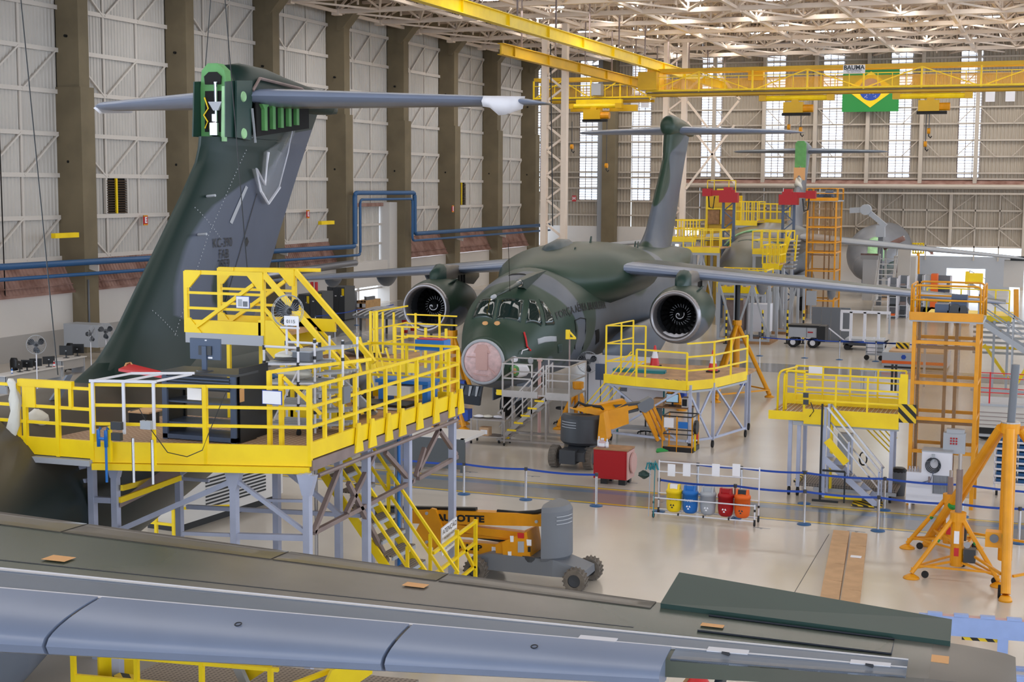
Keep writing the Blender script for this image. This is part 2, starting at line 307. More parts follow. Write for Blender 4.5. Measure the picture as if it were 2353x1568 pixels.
# ---- far wall
wf = struct('wall_far', MB().box(XL, -33.6, YF - 0.1, YF + 0.25, 0, 4.85), 'basewhite')
WIN = [(-47.2, -46.35, 8.0), (-43.0, -41.15, 7.3), (-37.85, -36.05, 7.3), (-31.36, -29.46, 9.5), (-25.45, -23.72, 9.5), (-20.46, -18.59, 9.5), (-14.67, -12.79, 9.5), (-8.88, -7.03, 9.5), (-3.1, -1.2, 9.5), (2.7, 4.6, 9.5)]
edges = []; x = XL
for a, b, z in WIN: edges.append((x, a, 0)); edges.append((a, b, z)); x = b
edges.append((x, 45, 0))
for a, b, z in edges:
    lo = 4.85 if a < -33.6 else 3.55
    if z: mk('sheet_panel', corr_sheet((a, YF, 0), (1, 0, 0), b - a, lo, z, (0, -1, 0), 0.3), 'panelfar', wf)
    else:
        mk('sheet_panel', corr_sheet((a, YF, 0), (1, 0, 0), b - a, lo, ZR, (0, -1, 0), 0.3), 'panelfar', wf)
    if z: mk('sheet_panel', corr_sheet((a, YF, 0), (1, 0, 0), b - a, 20.2, ZR, (0, -1, 0), 0.3), 'panelfar', wf)
for i, (a, b, z) in enumerate(WIN):
    wn = T('window_%d' % (i + 5), None, None, (a, YF, z), kind='structure'); n = int((20.2 - z) / 0.24); mb = MB()
    for q in range(n): mb.box(a, b, YF - 0.02, YF + 0.1, z + q * 0.24, z + q * 0.24 + 0.06)
    wn.part('louvre_blades', mb, 'white', kind='stuff')
    for t in (0.0, 0.33, 0.66, 0.97): wn.box('mullion', a + (b - a) * t, a + (b - a) * t + 0.055, YF - 0.09, YF - 0.02, z, 20.2, 'steelbrown')
    wn.part('pane', MB().box(a, b, YF + 0.12, YF + 0.13, z, 20.2), 'pane')
FG = [9.39, 9.89, 11.29, 12.69, 14.1, 15.5, 16.9, 18.3, 19.7]
for z in FG: mk('girt', MB().box(XL, 45, YF - 0.28, YF - 0.06, z - 0.07, z + 0.07), 'girtfar', wf)
for z in (8.4, 7.2, 5.9): mk('girt', MB().box(XL, -33, YF - 0.28, YF - 0.06, z - 0.07, z + 0.07), 'girtfar', wf)
for k in range(9):
    x = -30.07 + 4.545 * k; mk('column', MB().box(x - 0.16, x + 0.16, YF - 0.6, YF - 0.2, 8.8, 20.4), 'girtfar', wf)
    for z0, z1 in ((14.1, 15.5), (11.29, 12.69), (16.9, 18.3)):
        mk('brace', MB().bar((x + 0.2, YF - 0.35, z1), (x + 1.6, YF - 0.35, z0), 0.07), 'girtfar', wf); mk('brace', MB().bar((x + 2.9, YF - 0.35, z0), (x + 4.3, YF - 0.35, z1), 0.07), 'girtfar', wf)
mk('concrete_column', MB().box(-40.35, -39.1, YF - 1.4, YF - 0.4, 0, 20.4), 'concrete', wf); mk('column', MB().box(-41.0, -40.55, YF - 0.7, YF - 0.2, 0, 20.4), 'lightgrey', wf)
# sliding door of the far wall, its rails and canopy
d2 = T('door_2', None, None, (-10, YF, 0), kind='structure')
d2.part('door_canopy', MB().hexa([(-33, YF - 1.2, 8.62), (45, YF - 1.2, 8.62), (45, YF - 0.1, 9.0), (-33, YF - 0.1, 9.0), (-33, YF - 1.2, 8.66), (45, YF - 1.2, 8.66), (45, YF - 0.1, 9.3), (-33, YF - 0.1, 9.3)]), 'rust')
d2.tube('door_rail', (-33, YF - 1.3, 8.72), (45, YF - 1.3, 8.72), 0.2, 'girtfar'); d2.bar('door_rail', (-33, YF - 1.2, 8.15), (45, YF - 1.2, 8.15), 0.16, 'girtfar')
for z in (6.7, 5.2, 3.6): d2.box('door_girt', -33, 45, YF - 0.3, YF - 0.1, z - 0.08, z + 0.08, 'girtfar')
for k in range(12):
    x = -33.2 + 6.0 * k; d2.box('door_post', x - 0.14, x + 0.14, YF - 0.5, YF - 0.2, 0 if k % 2 else 3.5, 8.2, 'girtfar')
    for q in (1, 2): d2.box('door_mullion', x + 2 * q - 0.05, x + 2 * q + 0.05, YF - 0.3, YF - 0.16, 2.4, 8.1, 'girtfar')
    for a, b, c, d in ((0.2, 6.7, 2, 8.1), (4, 8.1, 5.8, 6.7), (0.2, 6.6, 2, 5.2), (4, 5.2, 5.8, 6.6), (0.2, 3.6, 2, 5.1), (4, 5.1, 5.8, 3.6)): d2.bar('door_brace', (x + a, YF - 0.33, b), (x + c, YF - 0.33, d), 0.07, 'girtfar')
d2.box('door_lower_panel', -33, -14.5, YF - 0.1, YF + 0.1, 0, 3.55, 'basewhite'); d2.box('door_lower_panel', -14.5, 45, YF - 0.1, YF + 0.1, 1.7, 2.75, 'lightgrey')
for x0, x1 in ((-14.5, -9.4), (-6.2, -4.2), (-1, 45)): d2.box('door_lower_panel', x0, x1, YF - 0.1, YF + 0.1, 0, 1.7, 'lightgrey')
# ---- ceiling with trusses
ce = struct('ceiling', MB().box(XL, 60, -45, YF + 0.3, ZR, ZR + 0.2), 'roof')
for k in range(10):
    Y = 68.0 + 6.4 * k; tr = MB(); top = MB(); x0, x1 = -46, 34
    mk('bottom_chord', MB().box(x0, x1, Y - 0.16, Y + 0.16, 19.9, 20.2), 'truss', ce); mk('top_chord', MB().box(x0, x1, Y - 0.12, Y + 0.12, 23.2, 23.45), 'truss', ce)
    mk('mid_chord', MB().box(x0, x1, Y - 0.06, Y + 0.06, 21.6, 21.75), 'truss', ce)
    n = 0
    x = x0
    while x < x1:
        tr.box(x - 0.06, x + 0.06, Y - 0.06, Y + 0.06, 20.2, 23.2)
        if n % 2 == 0: tr.bar((x, Y, 20.1), (x + 3.2, Y, 23.3), 0.13)
        else: tr.bar((x, Y, 23.3), (x + 3.2, Y, 20.1), 0.13)
        tr.bar((x, Y, 20.1), (x + 1.6, Y + 3.2, 22.0), 0.11); tr.bar((x + 1.6, Y + 3.2, 22.0), (x + 3.2, Y + 6.4, 20.1), 0.11)
        if n % 2 == 0: tr.bar((x, Y, 20.05), (x + 3.2, Y + 6.4, 20.05), 0.12); tr.bar((x + 3.2, Y + 6.4, 20.05), (x + 6.4, Y, 20.05), 0.12)
        if n % 4 == 0: tr.cbox((x, Y, 20.0), 0.55, 0.5, 0.4)
        x += 3.2; n += 1
    mk('truss_web', tr, 'truss', ce, kind='stuff')
for k in range(10):
    Y = 71.2 + 6.4 * k; mb = MB(); mk('purlin', MB().box(-46, 34, Y - 0.1, Y + 0.1, 20.9, 21.1), 'truss', ce); mk('purlin', MB().box(-46, 34, Y - 0.08, Y + 0.08, 22.3, 22.5), 'truss', ce)
    for q in range(50): x = -46 + 1.6 * q; mb.box(x - 0.05, x + 0.05, Y - 0.05, Y + 0.05, 20.0, 23.3); mb.bar((x, Y, 21.0 if q % 2 else 22.4), (x + 1.6, Y, 22.4 if q % 2 else 21.0), 0.09); mb.bar((x, Y, 22.4), (x + 0.8, Y - 3.2, 20.1), 0.07)
    mk('purlin_web', mb, 'truss', ce, kind='stuff')
for k in range(13):
    x = -46 + 6.4 * k; mb = MB(); mb.box(x - 0.12, x + 0.12, 40, 129, 19.95, 20.15); mb.box(x - 0.1, x + 0.1, 40, 129, 23.2, 23.4)
    for q in range(14): mb.bar((x, 66 + 3.2 * q * 1.4, 20.1), (x, 68.2 + 3.2 * q * 1.4, 23.3), 0.1)
    mk('longitudinal_truss', mb, 'truss', ce)
# roof lamps that show
i = 0
for k in range(9):
    for q in range(9):
        Y = 84 + 5.0 * k + R_.uniform(-0.8, 0.8); x = -38 + 5.0 * q + (k % 2) * 2.4
        if x > 3: continue
        lp = T('roof_lamp', 'white tubular roof lamp hung between the steel trusses', 'lamp', (x, Y, 20.6), group='roof lamps between the trusses')
        mb = MB(); mb.hexa([(x - 0.75, Y - 0.2, 20.62), (x + 0.75, Y - 0.2, 20.62), (x + 0.75, Y + 0.2, 20.62), (x - 0.75, Y + 0.2, 20.62), (x - 0.7, Y - 0.12, 20.74), (x + 0.7, Y - 0.12, 20.74), (x + 0.7, Y + 0.12, 20.74), (x - 0.7, Y + 0.12, 20.74)])
        lp.part('lamp_housing', mb, 'white'); lp.box('lamp_tube', x - 0.68, x + 0.68, Y - 0.13, Y + 0.13, 20.57, 20.62, 'lamp')
        for dx in (-0.5, 0.5): lp.bar('hanger', (x + dx, Y, 20.74), (x + dx, Y, 21.6), 0.03, 'steelbrown')
# lattice columns
def lattice(x, y, label):
    t = T('lattice_column', label, 'column', (x, y, 0))
    for dx in (-0.75, 0.75):
        t.box('column_leg', x + dx - 0.2, x + dx + 0.2, y - 0.25, y + 0.25, 0, 20.0, 'truss')
    for k in range(11):
        z = 0.6 + 1.75 * k
        t.bar('lattice_brace', (x - 0.6, y, z), (x + 0.6, y, z + (0.85)), 0.14, 'truss'); t.bar('lattice_brace', (x + 0.6, y, z + 0.85), (x - 0.6, y, z + 1.75), 0.14, 'truss')
lattice(-34.3, 98, 'steel lattice column left of the grey and green fin, with rust streaks'); lattice(-29.4, 113, 'steel lattice column standing behind the middle aircraft\'s fin')
# bracing beside the second lattice column
br = T('wall_bracing', 'crossed steel bracing between lattice column and the next wall post', 'bracing', (-27, 113, 9))
for p, q in (((-28.6, 17.2), (-26.4, 19.2)), ((-26.4, 19.2), (-24.2, 16.6)), ((-28.6, 16.9), (-24.3, 16.9)), ((-28.4, 16.5), (-26.2, 13.8)), ((-24.3, 16.5), (-26.4, 13.9)), ((-28.4, 14.9), (-24.4, 10.0)), ((-28.4, 9.6), (-24.6, 14.6))): br.bar('brace', (p[0], 113, p[1] - 1.2), (q[0], 113, q[1] - 1.2), 0.16, 'truss')
# ---- crane runways and bridges
def runway(x, y0, y1, z, label, mname):
    t = T('crane_runway', label, 'crane beam', (x, (y0 + y1) / 2, z))
    mb = MB(); mb.box(x - 0.2, x + 0.2, y0, y1, z, z + 0.05); mb.box(x - 0.2, x + 0.2, y0, y1, z + 0.65, z + 0.7); mb.box(x - 0.05, x + 0.05, y0, y1, z + 0.05, z + 0.65); t.part('beam', mb, mname)
    y = y0 + 2
    while y < y1:
        t.box('web_stiffener', x - 0.18, x + 0.18, y, y + 0.03, z + 0.05, z + 0.65, mname); t.bar('hanger', (x, y + 1.6, z + 0.7), (x, y + 1.6, 20.1), 0.08, 'steelbrown'); y += 6.4
    return t
runway(-28.4, 20, 127, 17.0, 'long yellow crane runway beam running under the roof along the columns', 'yellow'); runway(-32.2, 82, 127, 16.4, 'darker yellow crane runway beam next to the lattice column', 'cranegold')
def bridge(x0, x1, y, z0, z1, label, n):
    t = T('crane_bridge', label, 'crane', (x0, y, z0)); zt = z1
    for dy in (0, 1.3):
        t.box('top_chord', x0, x1, y + dy - 0.12, y + dy + 0.12, zt - 0.28, zt, 'cranegold'); t.box('bottom_girder', x0, x1, y + dy - 0.12, y + dy + 0.12, z0, z0 + 0.22, 'cranegold')
    t.box('walkway', x0, x1, y - 0.3, y + 1.6, z0 + 0.3, z0 + 0.42, 'yellow'); t.box('conductor_rail', x0, x1, y - 0.34, y - 0.28, z0 + 0.16, z0 + 0.22, 'darkgrey')
    for k in range(n + 1):
        x = x0 + (x1 - x0) * k / n; t.box('truss_post', x - 0.06, x + 0.06, y - 0.18, y - 0.06, z0 + 0.2, zt - 0.25, 'yellow')
        if k < n:
            xa, xb = x, x0 + (x1 - x0) * (k + 1) / n; s = k % 2
            t.bar('truss_diagonal', (xa, y - 0.1, zt - 0.25 if s else z0 + 0.3), (xb, y - 0.1, z0 + 0.3 if s else zt - 0.25), 0.08, 'yellow')
            for q in (0.25, 0.5, 0.75): xm = xa + (xb - xa) * q; t.box('walkway_post', xm - 0.025, xm + 0.025, y - 0.26, y - 0.21, z0 + 0.4, z0 + 1.35, 'yellow')
    t.box('walkway_rail', x0, x1, y - 0.27, y - 0.21, z0 + 1.3, z0 + 1.36, 'yellow'); t.box('walkway_mesh', x0, x1, y + 1.4, y + 1.42, z0 + 0.4, z0 + 1.3, 'yellowmesh')
    return t
b1 = bridge(-29.2, 6, 104, 15.2, 17.15, 'long yellow travelling crane bridge spanning the hall under the roof', 9)
b1.box('end_truck', -29.7, -28.3, 103.2, 106, 15.6, 16.9, 'cranegold')
b1.box('service_box', -22.0, -20.9, 105.3, 105.9, 16.3, 17.0, 'cranegold')
sg = b1.box('sign_board', -14.95, -13.45, 103.6, 103.66, 16.5, 17.1, 'paper')
text_on(sg, 'BAUMA', 0.42, (-14.2, 103.58, 16.9), (1, 0, 0), (0, 0, 1), 'navy', off=b1.loc, bold=0.012); mk('underline', MB().box(-14.75, -13.65, 103.57, 103.6, 16.70, 16.73), 'navy', sg, off=b1.loc)
text_on(sg, 'TEL. INDUSTRIAL', 0.13, (-14.2, 103.58, 16.6), (1, 0, 0), (0, 0, 1), 'navy', off=b1.loc)
b2 = bridge(-41.0, -31.2, 112, 15.3, 17.3, 'shorter yellow travelling crane bridge behind the lattice column', 4)
b2.box('hoist_girder', -37.5, -32, 110.9, 111.4, 14.5, 15.0, 'cranegold'); b2.box('hoist_tube', -37.0, -33.2, 110.8, 111.2, 15.1, 15.45, 'yellow')
tg = b2.box('number_plate', -34.7, -34.15, 110.6, 110.66, 14.55, 14.95, 'paper'); text_on(tg, 'T-2', 0.3, (-34.42, 110.58, 14.75), (1, 0, 0), (0, 0, 1), 'black', off=b2.loc)
b2.box('motor', -35.8, -35.0, 111, 111.8, 15.8, 16.7, 'lightgrey')
def hoist(x, y, z, label, drops, w=2.4):
    t = T('crane_hoist', label, 'hoist', (x, y, z))
    t.part('trolley_beam', MB().tube((x - w, y, z), (x + w, y, z), 0.2, 10), 'yellow')
    for s in (-1, 1): t.box('trolley_end', x + s * w - 0.25, x + s * w + 0.25, y - 0.3, y + 0.3, z - 0.2, z + 0.2, 'cranegold')
    t.box('hoist_neck', x - 0.35, x + 0.15, y - 0.15, y + 0.15, z - 0.35, z - 0.1, 'cranegold')
    t.box('hoist_drum', x - 0.9, x + 0.5, y - 0.3, y + 0.3, z - 1.05, z - 0.3, 'cranegold'); t.part('hoist_motor', MB().tube((x + 0.5, y, z - 0.75), (x + 1.2, y, z - 0.75), 0.28, 10), 'amber'); t.box('hoist_guard', x - 1.0, x + 1.0, y - 0.2, y + 0.2, z - 1.25, z - 1.05, 'rubber')
    for dx, L in drops:
        t.tube('rope', (x + dx, y, z - 1.2), (x + dx, y, z - 1.2 - L), 0.03, 'darkgrey', 5); t.part('hook_block', MB().tube((x + dx - 0.1, y, z - 1.3 - L), (x + dx + 0.1, y, z - 1.3 - L), 0.2, 10), 'amber')
        t.part('hook', MB().path([(x + dx, y, z - 1.45 - L), (x + dx, y, z - 1.65 - L), (x + dx + 0.12, y, z - 1.78 - L), (x + dx + 0.2, y, z - 1.65 - L)], 0.045), 'black')
hoist(-18.2, 104, 14.9, 'yellow crane hoist with two hooks hanging left of the flag', ((-0.5, 0.75), (0.35, 0.95)))
hoist(-8.9, 104, 14.9, 'yellow crane hoist with hooks hanging right of the flag', ((-0.15, 1.1), (-0.35, 2.0)))
hoist(-35.2, 110.2, 14.9, 'yellow crane hoist hanging under the shorter crane bridge', ((-1.9, 1.9), (1.0, 3.4)), 2.0)
# flag
fl = T('flag', 'large green, yellow and blue national flag hanging on the far wall', 'flag', (-16.2, 128.9, 13.9))
def flagpoly(poly, dy, m, name, sub=1):
    mb = MB(); mb.prism([(a, b) for a, b in poly], 0.02, (-16.2, 128.9 - dy, 17.05), (1, 0, 0), (0, 0, 1)); fl.part(name, mb, m)
flagpoly([(-2.4, -1.9), (2.4, -1.9), (2.4, 1.9), (-2.4, 1.9)], 0, 'green', 'field'); flagpoly([(-2.1, 0), (0, -1.55), (2.1, 0), (0, 1.55)], 0.03, 'yellow', 'lozenge')
flagpoly([(0.95 * math.cos(t * PI / 14), 0.95 * math.sin(t * PI / 14)) for t in range(28)], 0.06, 'beltblue', 'disc')
mb = MB()
for k in range(10): mb.prism([(-0.9 + 0.18 * k, 0.1 + 0.28 * math.cos((k - 3) * 0.22)), (-0.72 + 0.18 * k, 0.1 + 0.28 * math.cos((k - 2) * 0.22)), (-0.72 + 0.18 * k, 0.24 + 0.28 * math.cos((k - 2) * 0.22)), (-0.9 + 0.18 * k, 0.24 + 0.28 * math.cos((k - 3) * 0.22))], 0.02, (-16.2, 128.82, 16.85), (1, 0, 0), (0, 0, 1))
fl.part('banner', mb, 'paper')
mb = MB()
for k in range(17): a = R_.uniform(-0.6, 0.6); b = R_.uniform(-0.6, 0.0); mb.cbox((-16.2 + a, 128.8, 16.95 + b), 0.05, 0.02, 0.05)
fl.part('stars', mb, 'paper', kind='stuff')
for x, z, l in ((-6.35, 16.5, 'left of the two pale sheets near the right end of the far wall'), (-4.75, 16.5, 'right of the two pale sheets near the right end of the far wall'), (-37.45, 16.4, 'pale sheet over the left half of a window beside the middle fin'), (-36.5, 16.4, 'pale sheet over the right half of a window beside the middle fin')):
    solo('blanking_sheet', MB().box(x - 0.38, x + 0.38, YF - 0.75, YF - 0.7, z - 0.62, z + 0.62), 'kraftgreen' if False else 'white', l, 'sheet')
# wall pipes
def pipe(label, pts, rr, m, brk=()):
    t = T('wall_pipe', label, 'pipe', pts[0]); t.part('pipe_run', MB().path(pts, rr, 10), m, smooth=True)
    for p in brk: t.part('bracket', MB().prism([(0, 0), (1.6, 0), (0, -0.35)], 0.08, p, (-1, 0, 0), (0, 0, 1)), 'girt')
XB = -45.3
def rnd(pts, rad=0.35):
    out = [V(pts[0])]
    for a, b, c in zip(pts, pts[1:], pts[2:]):
        a, b, c = V(a), V(b), V(c); d1 = (a - b).normalized(); d2 = (c - b).normalized()
        for t in (0, 0.25, 0.5, 0.75, 1): p = b + d1 * rad * (1 - t) ** 2 + d2 * rad * t ** 2; out.append(p)
    return out + [V(pts[-1])]
pipe('thick blue pipe along the left wall, rising over the door', rnd([(XB, 52.6, 5.2), (XB, 52.6, 4.7), (XB, 88.3, 4.35), (XB, 88.3, 8.0), (XB, 98.0, 8.0), (XB, 98.0, 4.95), (XB, 128, 4.95)]), 0.16, 'bluepipe', [(XB - 0.0, y + 0.3, 4.45) for y in (59.9, 69.4, 78.8, 107, 116.5)])
pipe('thinner blue pipe running below the thick blue wall pipe', rnd([(XB + 0.1, 50, 4.15), (XB + 0.1, 88.9, 3.75), (XB + 0.1, 88.9, 7.55), (XB + 0.1, 97.4, 7.55), (XB + 0.1, 97.4, 4.45), (XB + 0.1, 128, 4.45)]), 0.09, 'bluepipe')
pipe('vertical blue drop pipe left of the near fin', [(XB + 0.1, 64.6, 4.5), (XB + 0.1, 64.6, 1.2)], 0.09, 'bluepipe')
pipe('fat silver insulated duct low on the left wall beside the near fin', [(XB + 0.2, 72.5, 3.0), (XB + 0.2, 87.9, 3.25)], 0.24, 'silverpipe')
for y in (60.5, 79.4): pipe('thin conduit running down a concrete pillar' if y < 70 else 'thin conduit on the pillar beside the wall door', [(-45.8, y - 0.5, 3.7), (-45.8, y - 0.5, 0.4)], 0.05, 'midgrey')
pipe('long thin cable hanging down at the far left of the wall', [(-46.6, 54.7, 22), (-46.6, 54.8, 3.2)], 0.03, 'black')
def esign(x, y, z, label, ax=(0, 1, 0)):
    t = T('exit_sign', label, 'sign', (x, y, z)); n = V(ax)
    if ax == (0, 1, 0):
        t.box('plate', x - 0.03, x, y - 0.2, y + 0.2, z, z + 0.55, 'redbright'); t.box('edge_band', x - 0.03, x + 0.004, y - 0.2, y + 0.2, z, z + 0.07, 'amber'); t.box('edge_band', x - 0.03, x + 0.004, y - 0.2, y + 0.2, z + 0.48, z + 0.55, 'amber')
        text_on(t.o, 'E', 0.42, (x + 0.02, y, z + 0.275), (0, 1, 0), (0, 0, 1), 'paper', off=t.loc, bold=0.02)
    else:
        t.box('plate', x - 0.2, x + 0.2, y, y + 0.03, z, z + 0.55, 'redbright'); text_on(t.o, 'H', 0.42, (x, y - 0.02, z + 0.275), (1, 0, 0), (0, 0, 1), 'paper', off=t.loc, bold=0.02)
p = FX(335, 518, -46.9); esign(-46.9, p.y, p.z, 'red and orange sign with a white letter E left of the near fin')
p = FX(708, 502, -46.9); esign(-46.9, p.y, p.z, 'red and orange sign with a white letter E right of the near fin')
p = FY(1319, 463, 129.5); esign(p.x, 129.5, p.z, 'small red sign on far wall right of the lattice column', (1, 0, 0)); p = FX(1041, 488, -45.8); esign(-45.8, p.y, p.z, 'small red sign on a concrete pillar left of the lattice column')
def ybrk(px, py, label):
    p = FX(px, py, -45.6); solo('wall_bracket', MB().prism([(-0.9, -0.12), (0.9, -0.12), (0.9, 0.12), (-0.9, 0.12)], 0.25, (-45.6, p.y, p.z), (0, 1, 0), (0, 0, 1)).cbox((-45.75, p.y + 0.6, p.z), 0.5, 0.2, 0.16), 'yellow', label, 'bracket')
ybrk(150, 541, 'yellow drilled steel bracket on the first pillar at the left'); ybrk(750, 512, 'yellow drilled steel bracket on the pillar beside the near fin')
# ================================================================ aircraft
ST = [(0.95, 2.94, 1.40, 0.77), (1.3, 3.12, 1.26, 0.93), (1.7, 3.3, 1.17, 1.08), (2.2, 3.56, 1.10, 1.27), (2.45, 3.95, 1.07, 1.36), (2.7, 4.25, 1.05, 1.45), (3.2, 4.52, 1.03, 1.61), (4.0, 4.8, 1.0, 1.82), (5.0, 5.04, 0.98, 1.97), (6.5, 5.24, 0.96, 2.05), (9, 5.3, 0.95, 2.08), (14, 5.32, 0.95, 2.08), (19, 5.3, 0.97, 2.06), (22, 5.3, 1.35, 2.0), (25, 5.28, 1.95, 1.85), (28, 5.22, 2.6, 1.6), (31, 5.1, 3.3, 1.2), (33.5, 4.95, 3.85, 0.8), (35.0, 4.8, 4.2, 0.35)]
def stat(a):
    a = max(ST[0][0], min(ST[-1][0], a))
    for p, q in zip(ST, ST[1:]):
        if a <= q[0]:
            t = (a - p[0]) / (q[0] - p[0]); return [p[k] + (q[k] - p[k]) * t for k in (1, 2, 3)]
    return ST[-1][1:]
def smst(a):
    s = [0, 0, 0]
    h = 0.22 if a < 4 else 0.8
    for d in (-h, -h / 2, 0, h / 2, h):
        q = stat(a + d); s = [s[k] + q[k] / 5 for k in range(3)]
    return s
def fus_pt(a, th, e=0.0):
    zt, zb, wd = smst(a); cz = zb + (zt - zb) * 0.5; hh = (zt - zb) / 2
    return V(((wd + e) * math.sin(th), a, cz + (hh + e) * math.cos(th)))
def fus_hit(px, py, o, rz, dz):
    """where the sight line meets this fuselage (local point a, theta)"""
    M_ = Matrix.Rotation(-rz, 3, 'Z'); P = M_ @ (CP - V((o[0], o[1], dz))); D = M_ @ ray(px, py); t = 5.0
    D = D / D.y if abs(D.y) > 0.1 else D; step = 0.02; t = 0.0
    a0 = ST[0][0] - P.y; t = a0
    for i in range(2000):
        p = P + D * t; zt, zb, wd = smst(p.y); cz = (zt + zb) / 2; hh = (zt - zb) / 2
        if (p.x / wd) ** 2 + ((p.z - cz) / hh) ** 2 <= 1.0:
            return p.y, math.atan2(p.x / wd, (p.z - cz) / hh)
        t += step
    return None
def ssmooth(x): x = max(0, min(1, x)); return x * x * (3 - 2 * x)
def camo_body(a, th):
    t = abs(th)
    band = (0.62 + 0.12 * math.sin(t * 3)) - abs(a - (4.75 + 0.5 * t + 0.85 * ssmooth((t - 0.6) / 1.2)))
    if th < 0: band = 0.5 - abs(a - (4.5 - 0.2 * t))
    belly = (t - (2.28 + 0.22 * math.sin(a * 1.2) + 0.1 * math.sin(a * 3.1))) * 1.6
    aft = 1.6 - abs(a - (20.3 + 1.2 * t + 0.3 * math.sin(t * 4))) if t < 1.7 else -1
    mid = min((t - 1.25 - 0.15 * math.sin(a * 0.9)) * 1.6, a - 8.2)
    return max(band, belly, aft, mid)
AIR = {}
def aircraft(key, label, o, psi, dz, a0=0.95, body='camo_mid', bodyfn=camo_body, roll=0.0):
    t = T('transport_aircraft', label, 'aircraft', (o[0], o[1], dz), math.radians(psi - 90)); t.o.rotation_euler = (0, math.radians(roll), math.radians(psi - 90)); t.dz = dz; t.rz = math.radians(psi - 90); t.xy = o; AIR[key] = t
    return t
def fuselage(t, a0, a1, bodym, fn, da=0.22, n=56):
    rings = []; at = []; a = a0; A = []
    while a < a1: A.append(a); a += da if a < 12 else da * 1.6
    A.append(a1)
    mb = MB()
    for a in A:
        rings.append([fus_pt(a, 2 * PI * k / n - PI) for k in range(n)]); at += [fn(a, 2 * PI * k / n - PI) for k in range(n)]
    mb.loft(rings); mb.at = at; return t.part('fuselage', mb, bodym, True, local=True)
def airfoil(n=11):
    def yt(x): return 5 * (0.2969 * math.sqrt(x) - 0.126 * x - 0.3516 * x * x + 0.2843 * x ** 3 - 0.1015 * x ** 4)
    xs = [0.5 - 0.5 * math.cos(PI * k / n) for k in range(n + 1)]
    return [(x, yt(x) * 1.0) for x in reversed(xs)] + [(x, -yt(x) * 0.9) for x in xs[1:-1]]
AF = airfoil()
def wing_le(s): return 10.3 + 0.455 * (abs(s) - 2.3)
def wing_te(s): return 15.6 + 0.205 * (abs(s) - 2.3)
def wing_z(s): return 5.16 - 0.105 * max(0, abs(s) - 2.3)
def wpt(s, x, up=True, th=0.105, lift=0.0):
    """point on the wing surface at span s, chord fraction x"""
    le, te = wing_le(s), wing_te(s); c = te - le
    yt = 5 * th * (0.2969 * math.sqrt(max(x, 0)) - 0.126 * x - 0.3516 * x * x + 0.2843 * x ** 3 - 0.1015 * x ** 4) * c
    zc = wing_z(s) - 0.042 * c
    z = zc + (yt if up else -yt * 0.9) + 0.035 * c * x * x + lift
    return V((s, le + c * x, z))
def wing(t, sg, s1=17.2, m=('acgreen', 'aclight')):
    mb = MB(); spans = [1.2, 2.3, 4.5, 7, 9.5, 12, 14.5, 16.2, 16.9, s1]; rings = []; N = 12
    xs = [0.5 - 0.5 * math.cos(PI * k / N) for k in range(N + 1)]
    for i, s in enumerate(spans):
        k = 0.25 if i == len(spans) - 1 else (0.75 if i == len(spans) - 2 else 1)
        rg = [wpt(s, x, True, 0.105 * k, -0.05 * (1 - k)) for x in reversed(xs)] + [wpt(s, x, False, 0.105 * k, -0.05 * (1 - k)) for x in xs[1:-1]]
        rings.append([V((p.x * sg, p.y + (0.5 if k < 0.5 else 0), p.z)) for p in rg])
    mb.loft(rings); n = len(rings[0]); mi = []
    for j in range(len(rings) - 1):
        for i in range(n): mi.append(1 if (N - 4 <= i <= N + 3) else 0)
    mb.m = mi + [0, 0]
    w_ = t.part('wing', mb, list(m), True, local=True); autosmooth(w_)
    return w_
def fairings(t, sg, w_, spans=(7.4, 10.2, 13.4)):
    for s in spans:
        c = wing_te(s) - wing_le(s); p = wpt(s, 0.55, False); k = c / 4; rings = []
        for q in range(9):
            f = q / 8; rr = math.sin(PI * min(1, f * 1.02 + 0.0)) ** 0.7 if 0 < q < 8 else 0.03
            y = p.y - 1.0 * k + f * 3.2 * k; z = p.z - 0.22 * rr
            rings.append([(sg * s + 0.16 * rr * math.cos(2 * PI * i / 10), y, z + 0.42 * k * rr * math.sin(2 * PI * i / 10)) for i in range(10)])
        mk('flap_track_fairing', MB().loft(rings), 'acgrey', w_, True)
